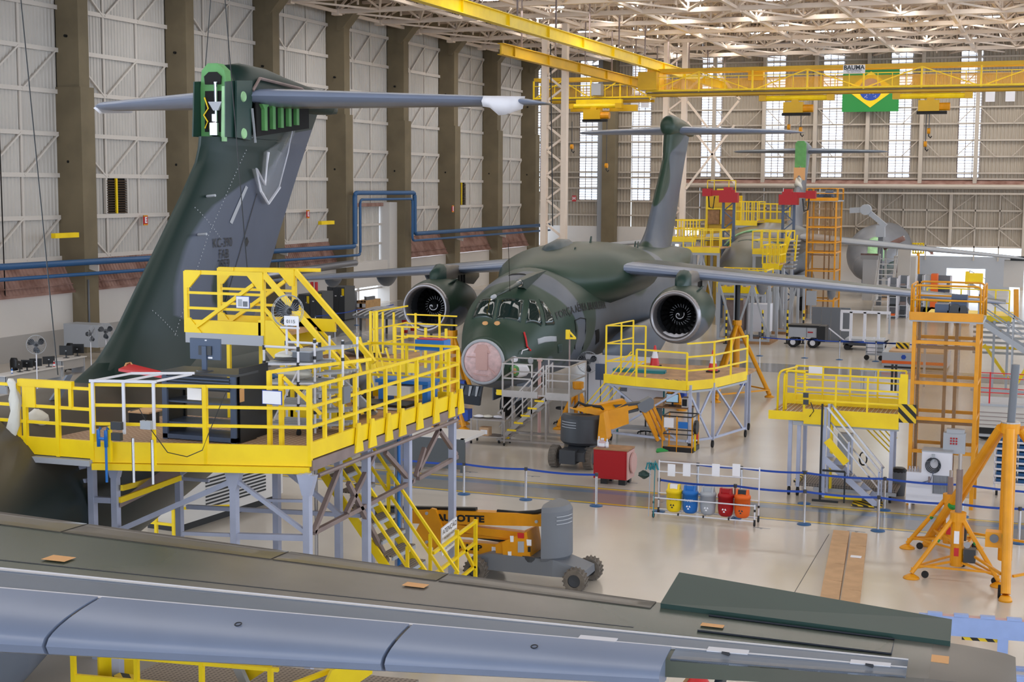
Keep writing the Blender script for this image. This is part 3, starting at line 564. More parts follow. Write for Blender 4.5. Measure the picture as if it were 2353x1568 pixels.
def engine(t, sg, es=5.14, ea=8.28, ez=3.3):
    x = sg * es; ax = (0, 1, 0)
    nac = t.part('engine_nacelle', (lambda mb: (setattr(mb, 'at', None), mb)[1])(MB().lathe([(1.0, 0.22), (1.08, 0.5), (1.14, 1.0), (1.15, 1.7), (1.08, 2.6), (0.93, 3.5), (0.8, 4.1), (0.62, 4.1), (0.45, 3.8)], (x, ea, ez), ax, 40)), 'camo_mid', True, local=True)
    me = nac.data; a = me.attributes.new('camo', 'FLOAT', 'POINT'); a.data.foreach_set('value', [min(1, max(-1, (ez - 0.25 + 0.3 * math.sin(v.co.y * 1.6 + sg) - v.co.z) * 1.2)) for v in me.vertices])
    mk('inlet_lip', MB().lathe([(0.80, 0.55), (0.80, 0.25), (0.84, 0.08), (0.91, 0.0), (0.97, 0.05), (1.005, 0.24)], (x, ea, ez), ax, 44), 'lip', nac, True)
    mk('inlet_duct', MB().lathe([(0.80, 0.5), (0.81, 1.0), (0.82, 1.35)], (x, ea, ez), ax, 36), 'darkgrey', nac, True)
    mk('fan_well', MB().lathe([(0.82, 1.36), (0.3, 1.5), (0.02, 1.5)], (x, ea, ez), ax, 36), 'void', nac, True)
    mb = MB()
    for k in range(22):
        th = 2 * PI * k / 22; ring = []
        for rr, tw, cw in ((0.28, 0.9, 0.09), (0.55, 0.6, 0.1), (0.81, 0.35, 0.11)):
            c, s = math.cos(th), math.sin(th); d = V((-s, 0, c)) * (cw * math.cos(tw) * 1.2) + V((0, 1, 0)) * (cw * math.sin(tw) * 1.2); p = V((x + rr * c, ea + 1.22, ez + rr * s)); ring.append((p - d, p + d))
        mb.add([ring[0][0], ring[0][1], ring[1][0], ring[1][1], ring[2][0], ring[2][1]], [(0, 1, 3, 2), (2, 3, 5, 4)])
    mk('fan_blades', mb, 'fan', nac)
    mk('spinner', MB().lathe([(0.0, 0.78), (0.08, 0.82), (0.19, 0.98), (0.27, 1.2), (0.28, 1.35)], (x, ea, ez), ax, 24), 'black', nac, True)
    sw = MB(); pts = []
    for k in range(26):
        th = k * 0.27; rr = 0.02 + 0.0068 * k; h = 0.78 + (rr / 0.28) ** 1.5 * 0.42 - 0.025; pts.append((x + rr * math.cos(th), ea + h, ez + rr * math.sin(th)))
    sw.path(pts, 0.02, 5); mk('spinner_spiral', sw, 'paper', nac)
    mb = MB()
    for k in range(22):
        th = 2 * PI * k / 22; mb.bar((x + 0.29 * math.cos(th), ea + 1.1, ez + 0.29 * math.sin(th)), (x + 0.42 * math.cos(th + 0.12), ea + 1.16, ez + 0.42 * math.sin(th + 0.12)), 0.016)
    mk('blade_roots', mb, 'lightgrey', nac)
    mb = MB(); rg = []
    for k in range(13):
        th = -PI * 0.5 + (k - 6) * 0.11; rr = 0.80; h = 0.10 * math.cos((k - 6) * 0.24) + 0.03 * math.sin(k * 2.3)
        rg.append([(x + (rr - 0.0) * math.cos(th), ea + 0.25, ez + rr * math.sin(th)), (x + (rr - h) * math.cos(th), ea + 0.45, ez + (rr - h) * math.sin(th)), (x + rr * math.cos(th), ea + 0.8, ez + rr * math.sin(th))])
    mb.loft(rg, caps=False, closed=False); mk('packing_film', mb, 'white', nac, True)
    mk('nacelle_strake', MB().prism([(0, 0), (0.75, 0), (0.75, 0.3), (0.55, 0.3)], 0.03, (x + 0.62, ea + 0.9, ez + 0.9), (0, 1, 0), V((0.65, 0, 0.75)).normalized()), 'acdark', nac)
    # pylon with its rounded green nose
    wz = wpt(es, 0.1).z - 0.15; mb = MB(); rings = []
    for y, zl, zh, wd in ((ea + 0.9, ez + 1.0, ez + 1.12, 0.1), (ea + 1.15, ez + 1.0, ez + 1.5, 0.24), (ea + 1.7, ez + 1.0, ez + 1.72, 0.3), (ea + 2.6, ez + 0.95, wz + 0.22, 0.3), (ea + 3.4, ez + 0.85, wz + 0.2, 0.28), (ea + 5.2, wz - 0.75, wz - 0.05, 0.22), (ea + 6.4, wz - 0.5, wz - 0.3, 0.05)):
        rings.append([(x + wd * c, y, zl + (zh - zl) * h) for c, h in ((-1, 0), (1, 0), (1, 0.72), (0.6, 0.95), (0, 1), (-0.6, 0.95), (-1, 0.72))])
    mb.loft(rings); mb.m = [0] * len(mb.f); nf = 7
    for i in range(2 * nf): mb.m[i] = 1
    py = t.part('engine_pylon', mb, ['acbrown', 'acdark'], True, local=True); autosmooth(py, 0.7)
    for q in range(3): mk('pylon_vent', MB().box(x + 0.27, x + 0.31, ea + 3.1 + q * 0.35, ea + 3.2 + q * 0.35, wz - 0.62, wz - 0.25), 'void', py)
FINP = [(4.9, 23.4, 31.0), (5.2, 24.6, 31.3), (5.6, 25.35, 31.6), (6.2, 26.05, 32.0), (7.0, 26.8, 32.6), (8.0, 27.75, 33.25), (9.0, 28.7, 33.95), (9.7, 29.3, 34.45), (10.1, 29.48, 34.75), (10.5, 29.56, 35.1), (11.2, 29.75, 35.6)]
def fin(t, m, fn, cut=None):
    prof = FINP if cut is None else [p for p in FINP if p[0] < cut] + [(cut, 29.52, 34.9), (cut + 0.01, 30.12, 34.91), (11.2, 30.15, 35.6)]
    xs = [0.5 - 0.5 * math.cos(PI * k / 16) for k in range(17)]; rings = []; at = []; zz = []
    for p, q in zip(prof, prof[1:]):
        for k in range(4): zz.append([p[i] + (q[i] - p[i]) * k / 4 for i in range(3)])
    zz.append(prof[-1])
    for z, a0, a1 in zz:
        c = a1 - a0; th = 0.135 - 0.02 * (z - 5) / 6 + (0.05 * max(0, 6 - z) if z < 6 else 0)
        if z > 10: th = max(th, 0.13)
        up = [(x, 5 * th * (0.2969 * math.sqrt(x) - 0.126 * x - 0.3516 * x * x + 0.2843 * x ** 3 - 0.1015 * x ** 4) * c) for x in xs]
        loop = [(y, a0 + c * x, z) for x, y in reversed(up)] + [(-y, a0 + c * x, z) for x, y in up[1:-1]]
        rings.append(loop); at += [fn(p[1], p[2]) for p in loop]
    mb = MB().loft(rings); mb.at = at; f_ = t.part('fin', mb, m, True, local=True); autosmooth(f_, 0.8); return f_
def fin_half(a, z):
    prof = FINP
    for p, q in zip(prof, prof[1:]):
        if z <= q[0]:
            k = (z - p[0]) / (q[0] - p[0]); a0 = p[1] + (q[1] - p[1]) * k; a1 = p[2] + (q[2] - p[2]) * k; break
    x = max(0, min(1, (a - a0) / (a1 - a0))); th = 0.135 - 0.02 * (z - 5) / 6
    return 5 * th * (0.2969 * math.sqrt(x) - 0.126 * x - 0.3516 * x * x + 0.2843 * x ** 3 - 0.1015 * x ** 4) * (a1 - a0)
def bullet(t, m, fn, a0=29.6, camo=True):
    rings = []; at = []
    for a, zl, zh, wd in ((a0, 11.05, 11.75, 0.28), (a0 + 0.25, 10.95, 11.98, 0.4), (a0 + 0.9, 10.9, 12.08, 0.46), (a0 + 2.0, 10.95, 12.05, 0.46), (33.5, 11.0, 11.9, 0.42), (35.0, 11.05, 11.75, 0.32), (36.2, 11.1, 11.6, 0.18), (36.7, 11.15, 11.45, 0.05)):
        rg = [(wd * math.sin(2 * PI * k / 20), a, (zl + zh) / 2 + (zh - zl) / 2 * math.cos(2 * PI * k / 20)) for k in range(20)]; rings.append(rg); at += [fn(p[1], p[2]) for p in rg]
    mb = MB().loft(rings); mb.at = at; return t.part('fin_top_fairing', mb, m, True, local=True)
def stab(t, sg, m=('acgrey', 'aclight'), tipm=None):
    rings = []; N = 10; xs = [0.5 - 0.5 * math.cos(PI * k / N) for k in range(N + 1)]
    for s, le, te, k in ((0.3, 30.95, 35.3, 1), (2, 31.85, 35.55, 1), (4, 32.95, 35.8, 1), (5.6, 33.8, 36.0, 1), (6.1, 34.4, 36.1, 0.8), (6.38, 35.3, 36.3, 0.3)):
        c = te - le; th = 0.105 * k
        up = [(x, 5 * th * (0.2969 * math.sqrt(x) - 0.126 * x - 0.3516 * x * x + 0.2843 * x ** 3 - 0.1015 * x ** 4) * c) for x in xs]
        rings.append([(sg * s, le + c * x, 11.3 + y) for x, y in reversed(up)] + [(sg * s, le + c * x, 11.3 - y) for x, y in up[1:-1]])
    mb = MB().loft(rings); n = len(rings[0]); mb.m = []
    for j in range(len(rings) - 1): mb.m += [1 if N - 3 <= i <= N + 2 else 0 for i in range(n)]
    mb.m += [0, 0]
    o = t.part('tailplane', mb, list(m), True, local=True); autosmooth(o, 0.7); return o
def hump(t, m, camo):
    rings = []; at = []
    for a, zt, wd, zb in ((5.4, 4.98, 0.25, 4.5), (6.6, 5.3, 1.2, 4.0), (8.0, 5.52, 1.85, 3.4), (9.3, 5.66, 2.3, 3.2), (10.5, 5.78, 2.75, 3.2), (12, 5.87, 3.0, 3.3), (15, 5.87, 3.0, 3.4), (17, 5.74, 2.5, 3.6), (19.3, 5.5, 1.6, 4.2), (21.5, 5.15, 0.3, 4.6)):
        rg = [(math.copysign(abs(math.sin(2 * PI * k / 32)) ** 0.9, math.sin(2 * PI * k / 32)) * wd, a, (zt + zb) / 2 + (zt - zb) / 2 * math.copysign(abs(math.cos(2 * PI * k / 32)) ** 0.95, math.cos(2 * PI * k / 32))) for k in range(32)]
        rings.append(rg); at += [camo(a, 0.3 if k < 32 else 0) for k in range(32)]
    # denser for paint edges
    mb = MB().loft(rings); mb.at = at; return t.part('wing_root_fairing', mb, m, True, local=True)
def wheels(t, dz, nose=True, main=True):
    g = -dz
    if nose:
        n_ = t.part('nose_gear', MB().bar((0, 4.35, 1.2), (0, 4.35, g + 0.45), 0.16), 'lightgrey', local=True)
        for x in (-0.3, 0.3): mk('nose_wheel', MB().lathe([(0.1, -0.12), (0.38, -0.12), (0.42, 0), (0.38, 0.12), (0.1, 0.12)], (x, 4.35, g + 0.42), (1, 0, 0), 20, True), 'rubber', n_)
        for x in (-0.45, 0.45): mk('gear_door', MB().box(x - 0.02, x + 0.02, 3.3, 5.2, g + 0.75, 1.1), 'acgrey', n_)
    if main:
        for sg in (-1, 1):
            s_ = t.part('gear_sponson', MB().loft([[(sg * 2.0 + sg * wd * (0.5 + 0.5 * math.cos(2 * PI * k / 16)) - 0.0, a, 1.65 + hh * math.sin(2 * PI * k / 16)) for k in range(16)] for a, wd, hh in ((9.5, 0.05, 0.1), (10.6, 0.5, 0.6), (12, 0.85, 0.85), (17, 0.85, 0.85), (19.5, 0.5, 0.6), (21.5, 0.05, 0.1))]), 'acgrey', True, local=True)
            for a in (13.6, 15.2):
                mk('main_wheel', MB().lathe([(0.15, -0.2), (0.5, -0.2), (0.55, 0), (0.5, 0.2), (0.15, 0.2)], (sg * 2.35, a, g + 0.55), (1, 0, 0), 20, True), 'rubber', s_)
                mk('gear_leg', MB().bar((sg * 2.35, a, g + 0.5), (sg * 2.35, a, 1.3), 0.2), 'lightgrey', s_)
def surf_patch(par, name, poly, m, e=0.012, sub=6):
    """closed outline in (a, theta) laid on the fuselage skin"""
    n = len(poly); ca = sum(p[0] for p in poly) / n; ct = sum(p[1] for p in poly) / n; out = []
    for i in range(n):
        p, q = poly[i], poly[(i + 1) % n]
        for k in range(sub): out.append((p[0] + (q[0] - p[0]) * k / sub, p[1] + (q[1] - p[1]) * k / sub))
    mb = MB(); rings = [[fus_pt(ca + (a - ca) * f, ct + (h - ct) * f, e) for a, h in out] for f in (0.02, 0.35, 0.7, 1.0)] + [[fus_pt(a, h, -0.02) for a, h in out]]
    mb.loft(rings, caps=True); return mk(name, mb, m, par, True)
# ---------------- the middle aircraft
ac = aircraft('mid', 'green and grey camouflaged cargo jet with open pink nose, parked mid-hall', (-18.58, 44.956), 92.45, 0.28)
fb = fuselage(ac, 0.95, 35.0, 'camo_mid', camo_body)
hump(ac, 'camo_mid', lambda a, th: -1 if a < 17 else 0.8 - abs(a - 19)); wheels(ac, 0.28)
for sg in (-1, 1):
    w_ = wing(ac, sg); fairings(ac, sg, w_); engine(ac, sg); stab(ac, sg)
def finfn_mid(a, z):
    b = 24.6 + (z - 5) * 1.15 + 0.6 * math.sin(z * 1.7); return min(a - b, 9.9 - z + (a - 29) * 0.3)
fin(ac, 'camo_mid', finfn_mid); bullet(ac, 'camo_mid', lambda a, z: -1)
HIT = lambda px, py: fus_hit(px, py, (-18.58, 44.956), math.radians(2.45), 0.28)
def hits(pts): return [h for h in (HIT(*p) for p in pts) if h]
# cockpit glazing
for nm, poly in (('windshield', [(1150, 693), (1200, 694), (1193, 740), (1141, 735)]), ('windshield', [(1104, 692), (1139, 692), (1131, 734), (1088, 732)]), ('side_window', [(1216, 692), (1229, 694), (1244, 743), (1241, 748), (1208, 743)]), ('side_window', [(1240, 692), (1246, 694), (1273, 742), (1270, 745), (1253, 746)])):
    h = hits(poly)
    if len(h) == len(poly):
        cx = sum(p[0] for p in poly) / len(poly); cy = sum(p[1] for p in poly) / len(poly)
        fr = surf_patch(fb, 'window_frame', hits([(cx + (p[0] - cx) * 1.13, cy + (p[1] - cy) * 1.13) for p in poly]) or h, 'acdark', 0.008); surf_patch(fr, nm, h, 'windowglass', 0.02)
h = hits([(1168, 634), (1176, 630), (1205, 630), (1213, 634)]); surf_patch(fb, 'intake_slot', h, 'void', 0.01)
for c in ((1115, 744), (1142, 744)):
    surf_patch(fb, 'formation_light', hits([(c[0] + 7 * math.cos(q * PI / 4), c[1] + 4.5 * math.sin(q * PI / 4)) for q in range(8)]), 'tape', 0.015, 2)
surf_patch(fb, 'data_placard', hits([(1235, 779), (1278, 773), (1278, 785), (1236, 792)]), 'acgrey' if False else 'lightgrey', 0.012, 3)
def ell(cx, cy, rx, ry, n=12): return [(cx + rx * math.cos(2 * PI * q / n), cy + ry * math.sin(2 * PI * q / n)) for q in range(n)]
surf_patch(fb, 'sensor_cover', hits(ell(1180, 826, 8, 7)), 'white', 0.03, 2); surf_patch(fb, 'sensor_cover', hits(ell(1218, 829, 6, 8)), 'lightgrey', 0.02, 2)
h = hits([(1171, 858), (1176, 842), (1190, 836), (1205, 838), (1212, 850), (1204, 860), (1185, 864)]); surf_patch(fb, 'sensor_blister', h, 'paper', 0.1, 3); surf_patch(fb, 'sensor_window', hits(ell(1179, 850, 8, 11)), 'primer', 0.11, 2); surf_patch(fb, 'sensor_lens', hits(ell(1176, 850, 4, 6)), 'tape', 0.12, 2)
surf_patch(fb, 'vent_hatch', hits([(1281, 792), (1291, 790), (1291, 808), (1282, 812)]), 'acdark', 0.012, 3); surf_patch(fb, 'vent_hatch', hits([(1367, 760), (1376, 756), (1376, 785), (1368, 792)]), 'void', 0.012, 3)
# crew door outline
dh = hits([(1320, 737), (1333, 731), (1345, 733), (1345, 760), (1338, 800), (1326, 832), (1313, 845), (1320, 800), (1323, 760)])
mb = MB(); pts = [fus_pt(a, th, 0.012) for a, th in dh]; mb.path(pts + [pts[0]], 0.018, 5); mk('crew_door_seal', mb, 'void', fb)
# lettering wrapped round the skin
def wrap_text(s, p0, p1, hgt, m, name='lettering'):
    a0, t0 = HIT(*p0); a1, t1 = HIT(*p1); vs, fs = txt(s, 1.0, bold=0.015); x0 = min(v[0] for v in vs); x1 = max(v[0] for v in vs); y0 = min(v[1] for v in vs); y1 = max(v[1] for v in vs)
    mb = MB(); mb.add([fus_pt(a0 + (a1 - a0) * (x - x0) / (x1 - x0), t0 + (t1 - t0) * (x - x0) / (x1 - x0) - (y - y0) / (y1 - y0) * hgt / 2.05, 0.014) for x, y, z in vs], fs); mk(name, mb, m, fb)
wrap_text('FORÇA AÉREA BRASILEIRA', (1281, 738), (1393, 713), 0.42, 'black'); wrap_text('55', (1195, 832), (1208, 832), 0.2, 'black')
for poly in ([(1338, 634), (1350, 632), (1358, 654), (1347, 652)], [(1412, 640), (1424, 638), (1424, 670), (1413, 672)], [(1457, 748), (1468, 744), (1478, 762), (1468, 766)]): surf_patch(fb, 'paper_patch', hits(poly), 'lightgrey', 0.9 if poly[0][1] < 700 else 0.02, 3) if False else (surf_patch(fb, 'paper_patch', hits(poly), 'lightgrey', 0.02, 3) if poly[0][1] > 700 else None)
mb = MB().path([fus_pt(a, th, 0.05) for a, th in hits([(1201, 766), (1205, 780), (1208, 797), (1216, 806)])], 0.035, 6); mk('pitot_cover', mb, 'redbright', fb); mk('pitot_tube', MB().path([fus_pt(a, th, 0.08) for a, th in hits([(1193, 815), (1195, 807), (1208, 803)])], 0.02, 6), 'white', fb)
# radome opening with wrapped pink bulkhead
rd = ac.part('radome_ring', MB().lathe([(0.70, -0.02), (0.76, -0.05), (0.80, 0.0), (0.79, 0.1), (0.70, 0.1)], (0, 0.93, 2.17), (0, 1, 0), 40), 'lightgrey', True, local=True)
mk('radar_bulkhead', MB().lathe([(0.0, -0.10), (0.35, -0.09), (0.6, -0.05), (0.72, 0.02)], (0, 0.93, 2.17), (0, 1, 0), 36), 'pink', rd, True)
mb = MB(); mb.cbox((0, 0.82, 2.25), 0.42, 0.06, 0.7); mb.bar((-0.55, 0.82, 2.35), (-0.05, 0.82, 2.33), 0.03); mb.bar((-0.05, 0.82, 2.33), (-0.05, 0.82, 2.15), 0.03); mb.prism([(-0.3, 0), (0.3, 0), (0.16, 0.28), (-0.16, 0.28)], 0.05, (0, 0.83, 2.5), (1, 0, 0), (0, 0, 1)); mb.bar((0.25, 0.84, 2.0), (0.5, 0.84, 1.75), 0.03); mb.bar((-0.3, 0.83, 1.75), (0.2, 0.83, 1.7), 0.03)
mk('radar_mount', mb, 'salmon', rd)
# hanging nose panel below the bulkhead
hp = ac.part('nose_gear_bay_panel', MB().loft([[(x, 0.75 + dy, z) for x, dy, z in r] for r in ([(-0.85, 0.0, 1.38), (0.05, 0.0, 1.33), (0.05, 0.12, 1.33), (-0.85, 0.12, 1.38)], [(-0.95, -0.05, 1.05), (0.0, -0.05, 1.0), (0.0, 0.1, 1.0), (-0.95, 0.1, 1.05)], [(-0.9, -0.02, 0.72), (-0.05, -0.02, 0.66), (-0.05, 0.12, 0.66), (-0.9, 0.12, 0.72)])]), 'navy', local=True)
for x in (-0.7, -0.4, -0.15): mk('panel_strap', MB().prism([(0, 0), (0.1, 0), (0.02, -0.35), (-0.04, -0.35)], 0.02, (x, 0.68, 1.34), (1, 0, 0), (0, 0, 1)), 'lightgrey', hp)
# refuelling probe on the crown
def loc_of(px, py, s): # point on plane x = s of the aircraft
    M_ = Matrix.Rotation(-ac.rz, 3, 'Z'); P = M_ @ (CP - V((ac.xy[0], ac.xy[1], ac.dz))); D = M_ @ ray(px, py); return P + D * ((s - P.x) / D.x)
p0, p1, p2 = loc_of(1137, 681, 0.55), loc_of(1195, 651, 0.55), loc_of(1278, 614, 0.55)
pr = ac.part('refuelling_probe', MB().tube(p0, p1, 0.055, 10, 0.085), 'acgreen', True, local=True)
mk('probe_nozzle', MB().tube(p0 - (p1 - p0).normalized() * 0.25, p0, 0.075, 10), 'lightgrey', pr, True); mk('probe_collar', MB().tube(p1 - (p1 - p0).normalized() * 0.1, p1 + (p1 - p0).normalized() * 0.12, 0.12, 12), 'chrome', pr)
ft = fus_pt(p2.y, 0.25); mk('probe_mast', MB().loft([[p1 + V((0.13, 0, 0.12)), p1 + V((0.13, 0, -0.15)), p1 + V((-0.13, 0, -0.15)), p1 + V((-0.13, 0, 0.12))], [p1.lerp(p2, 0.35) + V((0.17, 0, 0.14)), p1.lerp(p2, 0.35) + V((0.2, 0, -0.75)), p1.lerp(p2, 0.35) + V((-0.2, 0, -0.75)), p1.lerp(p2, 0.35) + V((-0.17, 0, 0.14))], [p2 + V((0.04, 0, 0.02)), p2 + V((0.06, 0, -0.5)), p2 + V((-0.06, 0, -0.5)), p2 + V((-0.04, 0, 0.02))]]), 'acgreen', pr)
# antennas on the spine
for a, s, h in ((9.2, -0.3, 0.0), (10.0, 0.6, 0.25), (13.5, 0.3, 0.35), (22.5, 0.2, 0.35), (24, -0.3, 0.3)):
    if h: ac.part('blade_antenna', MB().prism([(0, 0), (0.3, 0), (0.38, h), (0.25, h)], 0.03, (s, a, 5.25 if a > 20 else (5.78 if a > 10.5 else 5.55)), (0, 1, 0), (0, 0, 1)), 'acdark', local=True)
ac.part('satcom_blister', MB().loft([[(-0.35 + wd * math.cos(2 * PI * k / 14), a, 5.6 + hh * math.sin(2 * PI * k / 14)) for k in range(14)] for a, wd, hh in ((9.4, 0.05, 0.05), (10.0, 0.4, 0.35), (11.2, 0.45, 0.5), (12.4, 0.3, 0.45), (13.6, 0.05, 0.1))]), 'camo_mid', True, local=True)
# ---------------- the near aircraft
na = aircraft('near', 'nearest camouflaged jet with tall fin KC-390 and long grey-edged wing', (-16.91, -1.25), 92.82, -0.71, roll=0.0)
def body_near(a, th): return min(1.15 - abs(th) + 0.12 * math.sin(a * 1.1), 0.5 * math.sin(a * 0.9 + th * 2) + 0.62)
nb = fuselage(na, 0.95, 35.0, 'camo_nbody', body_near); wheels(na, -0.71)
FB = [(5.0, 27.9), (6.18, 28.3), (6.35, 27.62), (7.09, 27.75), (7.92, 28.32), (8.67, 29.28), (9.26, 30.91), (9.53, 32.23), (10.6, 33.9), (12.5, 60)]
def finfn_near(a, z):
    b = 60
    for p, q in zip(FB, FB[1:]):
        if p[0] <= z <= q[0]: b = p[1] + (q[1] - p[1]) * (z - p[0]) / (q[0] - p[0]); break
    sd = (a - b) * 0.6
    sd = min(sd, (z - 5.75) * 1.0); sd = min(sd, (math.hypot((a - 29.7) / 0.8, (z - 6.85) / 1.1) - 0.55) * 0.8)
    return sd
nf = fin(na, 'camo_near', finfn_near, 10.3)
# dorsal fillet blending the fin into the spine
rg = []
for z, a0, hw in ((4.9, 24.0, 0.75), (5.25, 24.6, 0.5), (5.6, 25.3, 0.36)):
    rg.append([(hw * math.sin(q), a0 + hw * (1 - math.cos(q)) if False else (a0 + 1.2 - 1.2 * math.cos(q)), z) for q in [k * PI / 8 for k in range(-4, 5)]] + [(hw, 31.4, z), (-hw, 31.4, z)])
na.part('fin_fillet', (lambda m_: (setattr(m_, 'at', [-1.0] * len(m_.v)), m_)[1])(MB().loft(rg)), 'camo_near', True, local=True)
bt = bullet(na, 'camo_near', lambda a, z: -1, 30.35)
for sg in (-1, 1):
    s_ = stab(na, sg, ('acbrown', 'aclight'))
    if sg > 0: mk('film_wrap', MB().loft([[(s, y, z) for y, z in ((33.55 + (s - 5.3) * 0.5, 11.38), (33.4 + (s - 5.3) * 0.5, 11.25), (33.5 + (s - 5.3) * 0.5, 11.02 - 0.12 * math.sin(s * 9)), (34.3 + (s - 5.3) * 0.5, 11.12), (34.5 + (s - 5.3) * 0.5, 11.44))] for s in (5.35, 5.5, 5.7, 5.85, 6.0)]), 'white', s_, True)
    else: mk('film_wrap', MB().loft([[(-s, y, z) for y, z in ((34.6 + (s - 6) * 1.2, 11.42), (34.3 + (s - 6) * 1.2, 11.28), (34.6 + (s - 6) * 1.2, 11.14), (36.0, 11.2), (36.0, 11.4))] for s in (5.95, 6.1, 6.25, 6.4)]), 'white', s_, True)
# open actuator bay at the fin's front edge
bay = na.part('actuator_bay_frame', MB().prism([(-0.34, 10.32), (0.36, 10.32), (0.36, 11.45), (0.28, 11.82), (0.1, 11.98), (-0.14, 11.98), (-0.3, 11.82), (-0.34, 11.4)], 0.3, (0, 30.25, 0), (1, 0, 0), (0, 0, 1)), 'primer', local=True)
mk('bay_recess', MB().prism([(-0.22, 10.42), (0.24, 10.42), (0.26, 11.35), (-0.2, 11.35)], 0.04, (0, 30.08, 0), (1, 0, 0), (0, 0, 1)), 'void', bay); mk('bay_recess', MB().prism([(-0.2, 11.5), (0.2, 11.5), (0.22, 11.68), (0.1, 11.78), (-0.1, 11.78), (-0.22, 11.68)], 0.04, (0, 30.08, 0), (1, 0, 0), (0, 0, 1)), 'void', bay)
mk('actuator_rod', MB().tube((0.1, 30.02, 10.4), (0.1, 30.02, 11.55), 0.04), 'chrome', bay); mk('actuator_body', MB().lathe([(0.04, 0), (0.12, 0.02), (0.12, 0.3), (0.06, 0.34), (0.06, 0.5)], (0.05, 30.02, 10.32), (0, 0, 1), 12, True), 'chrome', bay); mk('actuator_fork', MB().prism([(-0.15, 0), (0.2, 0), (0.1, -0.2), (-0.02, -0.2)], 0.08, (0.08, 30.0, 11.1), (1, 0, 0), (0, 0, 1)), 'lightgrey', bay)
mk('bay_cable', MB().path([(-0.2, 30.03, 10.5), (-0.12, 30.02, 10.65), (-0.22, 30.02, 10.8), (-0.1, 30.02, 10.95), (-0.2, 30.03, 11.2)], 0.018, 5), 'yellow', bay)
mk('bay_flange', MB().prism([(0.24, 10.2), (0.34, 10.2), (0.36, 11.45), (0.28, 11.45)], 0.1, (0, 30.03, 0), (1, 0, 0), (0, 0, 1)), 'primerpale', bay)
na.part('bay_skin', MB().prism([(29.75, 10.3), (30.4, 10.3), (30.4, 11.6), (29.85, 11.55)], 0.03, (-0.36, 0, 0), (0, 1, 0), (0, 0, 1)), 'acdark', local=True); na.part('bay_skin', MB().prism([(29.95, 10.3), (30.4, 10.3), (30.4, 11.6), (29.98, 11.55)], 0.03, (0.37, 0, 0), (0, 1, 0), (0, 0, 1)), 'acdark', local=True)
sp = na.part('fin_side_panel', MB().prism([(30.3, 10.3), (31.0, 10.25), (31.1, 11.65), (30.35, 11.6)], 0.05, (0.44, 0, 0), (0, 1, 0), (0, 0, 1)), 'acdark', local=True)
for z in (10.4, 11.25): mk('panel_port', MB().lathe([(0.0, 0.02), (0.07, 0.02), (0.11, 0.03), (0.13, 0.0)], (0.46, 30.65, z), (1, 0, 0), 16), 'primerpale', sp)
rib = na.part('tailplane_bay', MB().prism([(31.2, 10.35), (34.0, 10.65), (34.0, 11.15), (31.2, 11.15)], 0.04, (0.48, 0, 0), (0, 1, 0), (0, 0, 1)), 'void', local=True)
for k in range(5): mk('bay_rib', MB().prism([(0, 0), (0.14, 0), (0.14, 0.55), (0.26, 0.62), (-0.12, 0.62), (0, 0.5)], 0.12, (0.53, 31.45 + 0.42 * k, 10.5 + 0.05 * k), (0, 1, 0), (0, 0, 1)), 'primer', rib)
na.part('bonding_strap', MB().bar((0.5, 31.0, 11.0), (0.52, 31.1, 10.2), 0.05, 0.02), 'lightgrey', local=True)
na.part('tail_fairing_seal', MB().path([(0.47, 31.1, 11.42), (0.5, 31.4, 11.72), (0.5, 33.6, 11.62), (0.46, 34.1, 11.45)], 0.04, 6), 'steelbrown', local=True)
# rivet lines and lettering on the fin
def on_fin(a, z, e=0.012): return V((fin_half(a, z) + e, a, z))
mb = MB()
for k in range(70):
    z = 5.6 + k * 0.075; a = 27.3 + (z - 5.6) * 0.75 + (0.2 * (z - 8) if z > 8 else 0)
    if a < 33: p = on_fin(a, z, 0.005); mb.cbox(p, 0.01, 0.025, 0.025)
for a0, z0 in ((26.9, 6.55), (28.8, 8.7)):
    for k in range(14):
        p = on_fin(a0 + k * 0.07, z0 - k * 0.055, 0.005); mb.cbox(p, 0.01, 0.022, 0.022)
na.part('rivet_line', mb, 'lightgrey', local=True)
def fin_text(s, a, z, h):
    vs, fs = txt(s, h); mb = MB(); mb.add([on_fin(a + x, z + y, 0.02) for x, y, q in vs], fs); na.part('lettering', mb, 'black', local=True)
fin_text('KC-390', 29.8, 7.88, 0.3); fin_text('FAB', 29.85, 7.62, 0.3); fin_text('2859', 29.85, 7.39, 0.3)
pts = [on_fin(31.6, 9.0), on_fin(30.3, 7.0), on_fin(29.8, 6.2)]; na.part('panel_line', MB().path(pts, 0.01, 4), 'darkgrey', local=True)
for c in ((31.1, 7.86), (30.15, 6.55), (30.0, 6.2)): na.part('warning_mark', MB().add([on_fin(c[0] - 0.12, c[1]), on_fin(c[0], c[1] - 0.12), on_fin(c[0] + 0.12, c[1]), on_fin(c[0], c[1] + 0.12)], [(0, 1, 2, 3)]), 'black', local=True)
na.part('wear_strip', MB().add([on_fin(30.15, 8.35), on_fin(30.28, 8.3), on_fin(31.1, 9.15), on_fin(30.98, 9.2)], [(0, 1, 2, 3)]), 'lightgrey', local=True)
for a, z in ((29.25, 8.95), (28.75, 8.1)): na.part('drain_mast', MB().tube(on_fin(a, z), on_fin(a - 0.05, z) + V((0.25, 0, 0.02)), 0.03), 'lightgrey', local=True)
p = on_fin(33.2, 9.9, 0.05)
mb = MB(); bag = [(33.47, 10.69), (33.76, 10.61), (33.21, 10.03), (32.72, 9.16), (32.03, 8.76), (31.55, 9.06), (31.3, 9.59), (31.77, 9.22), (31.93, 10.0), (32.7, 10.25)]
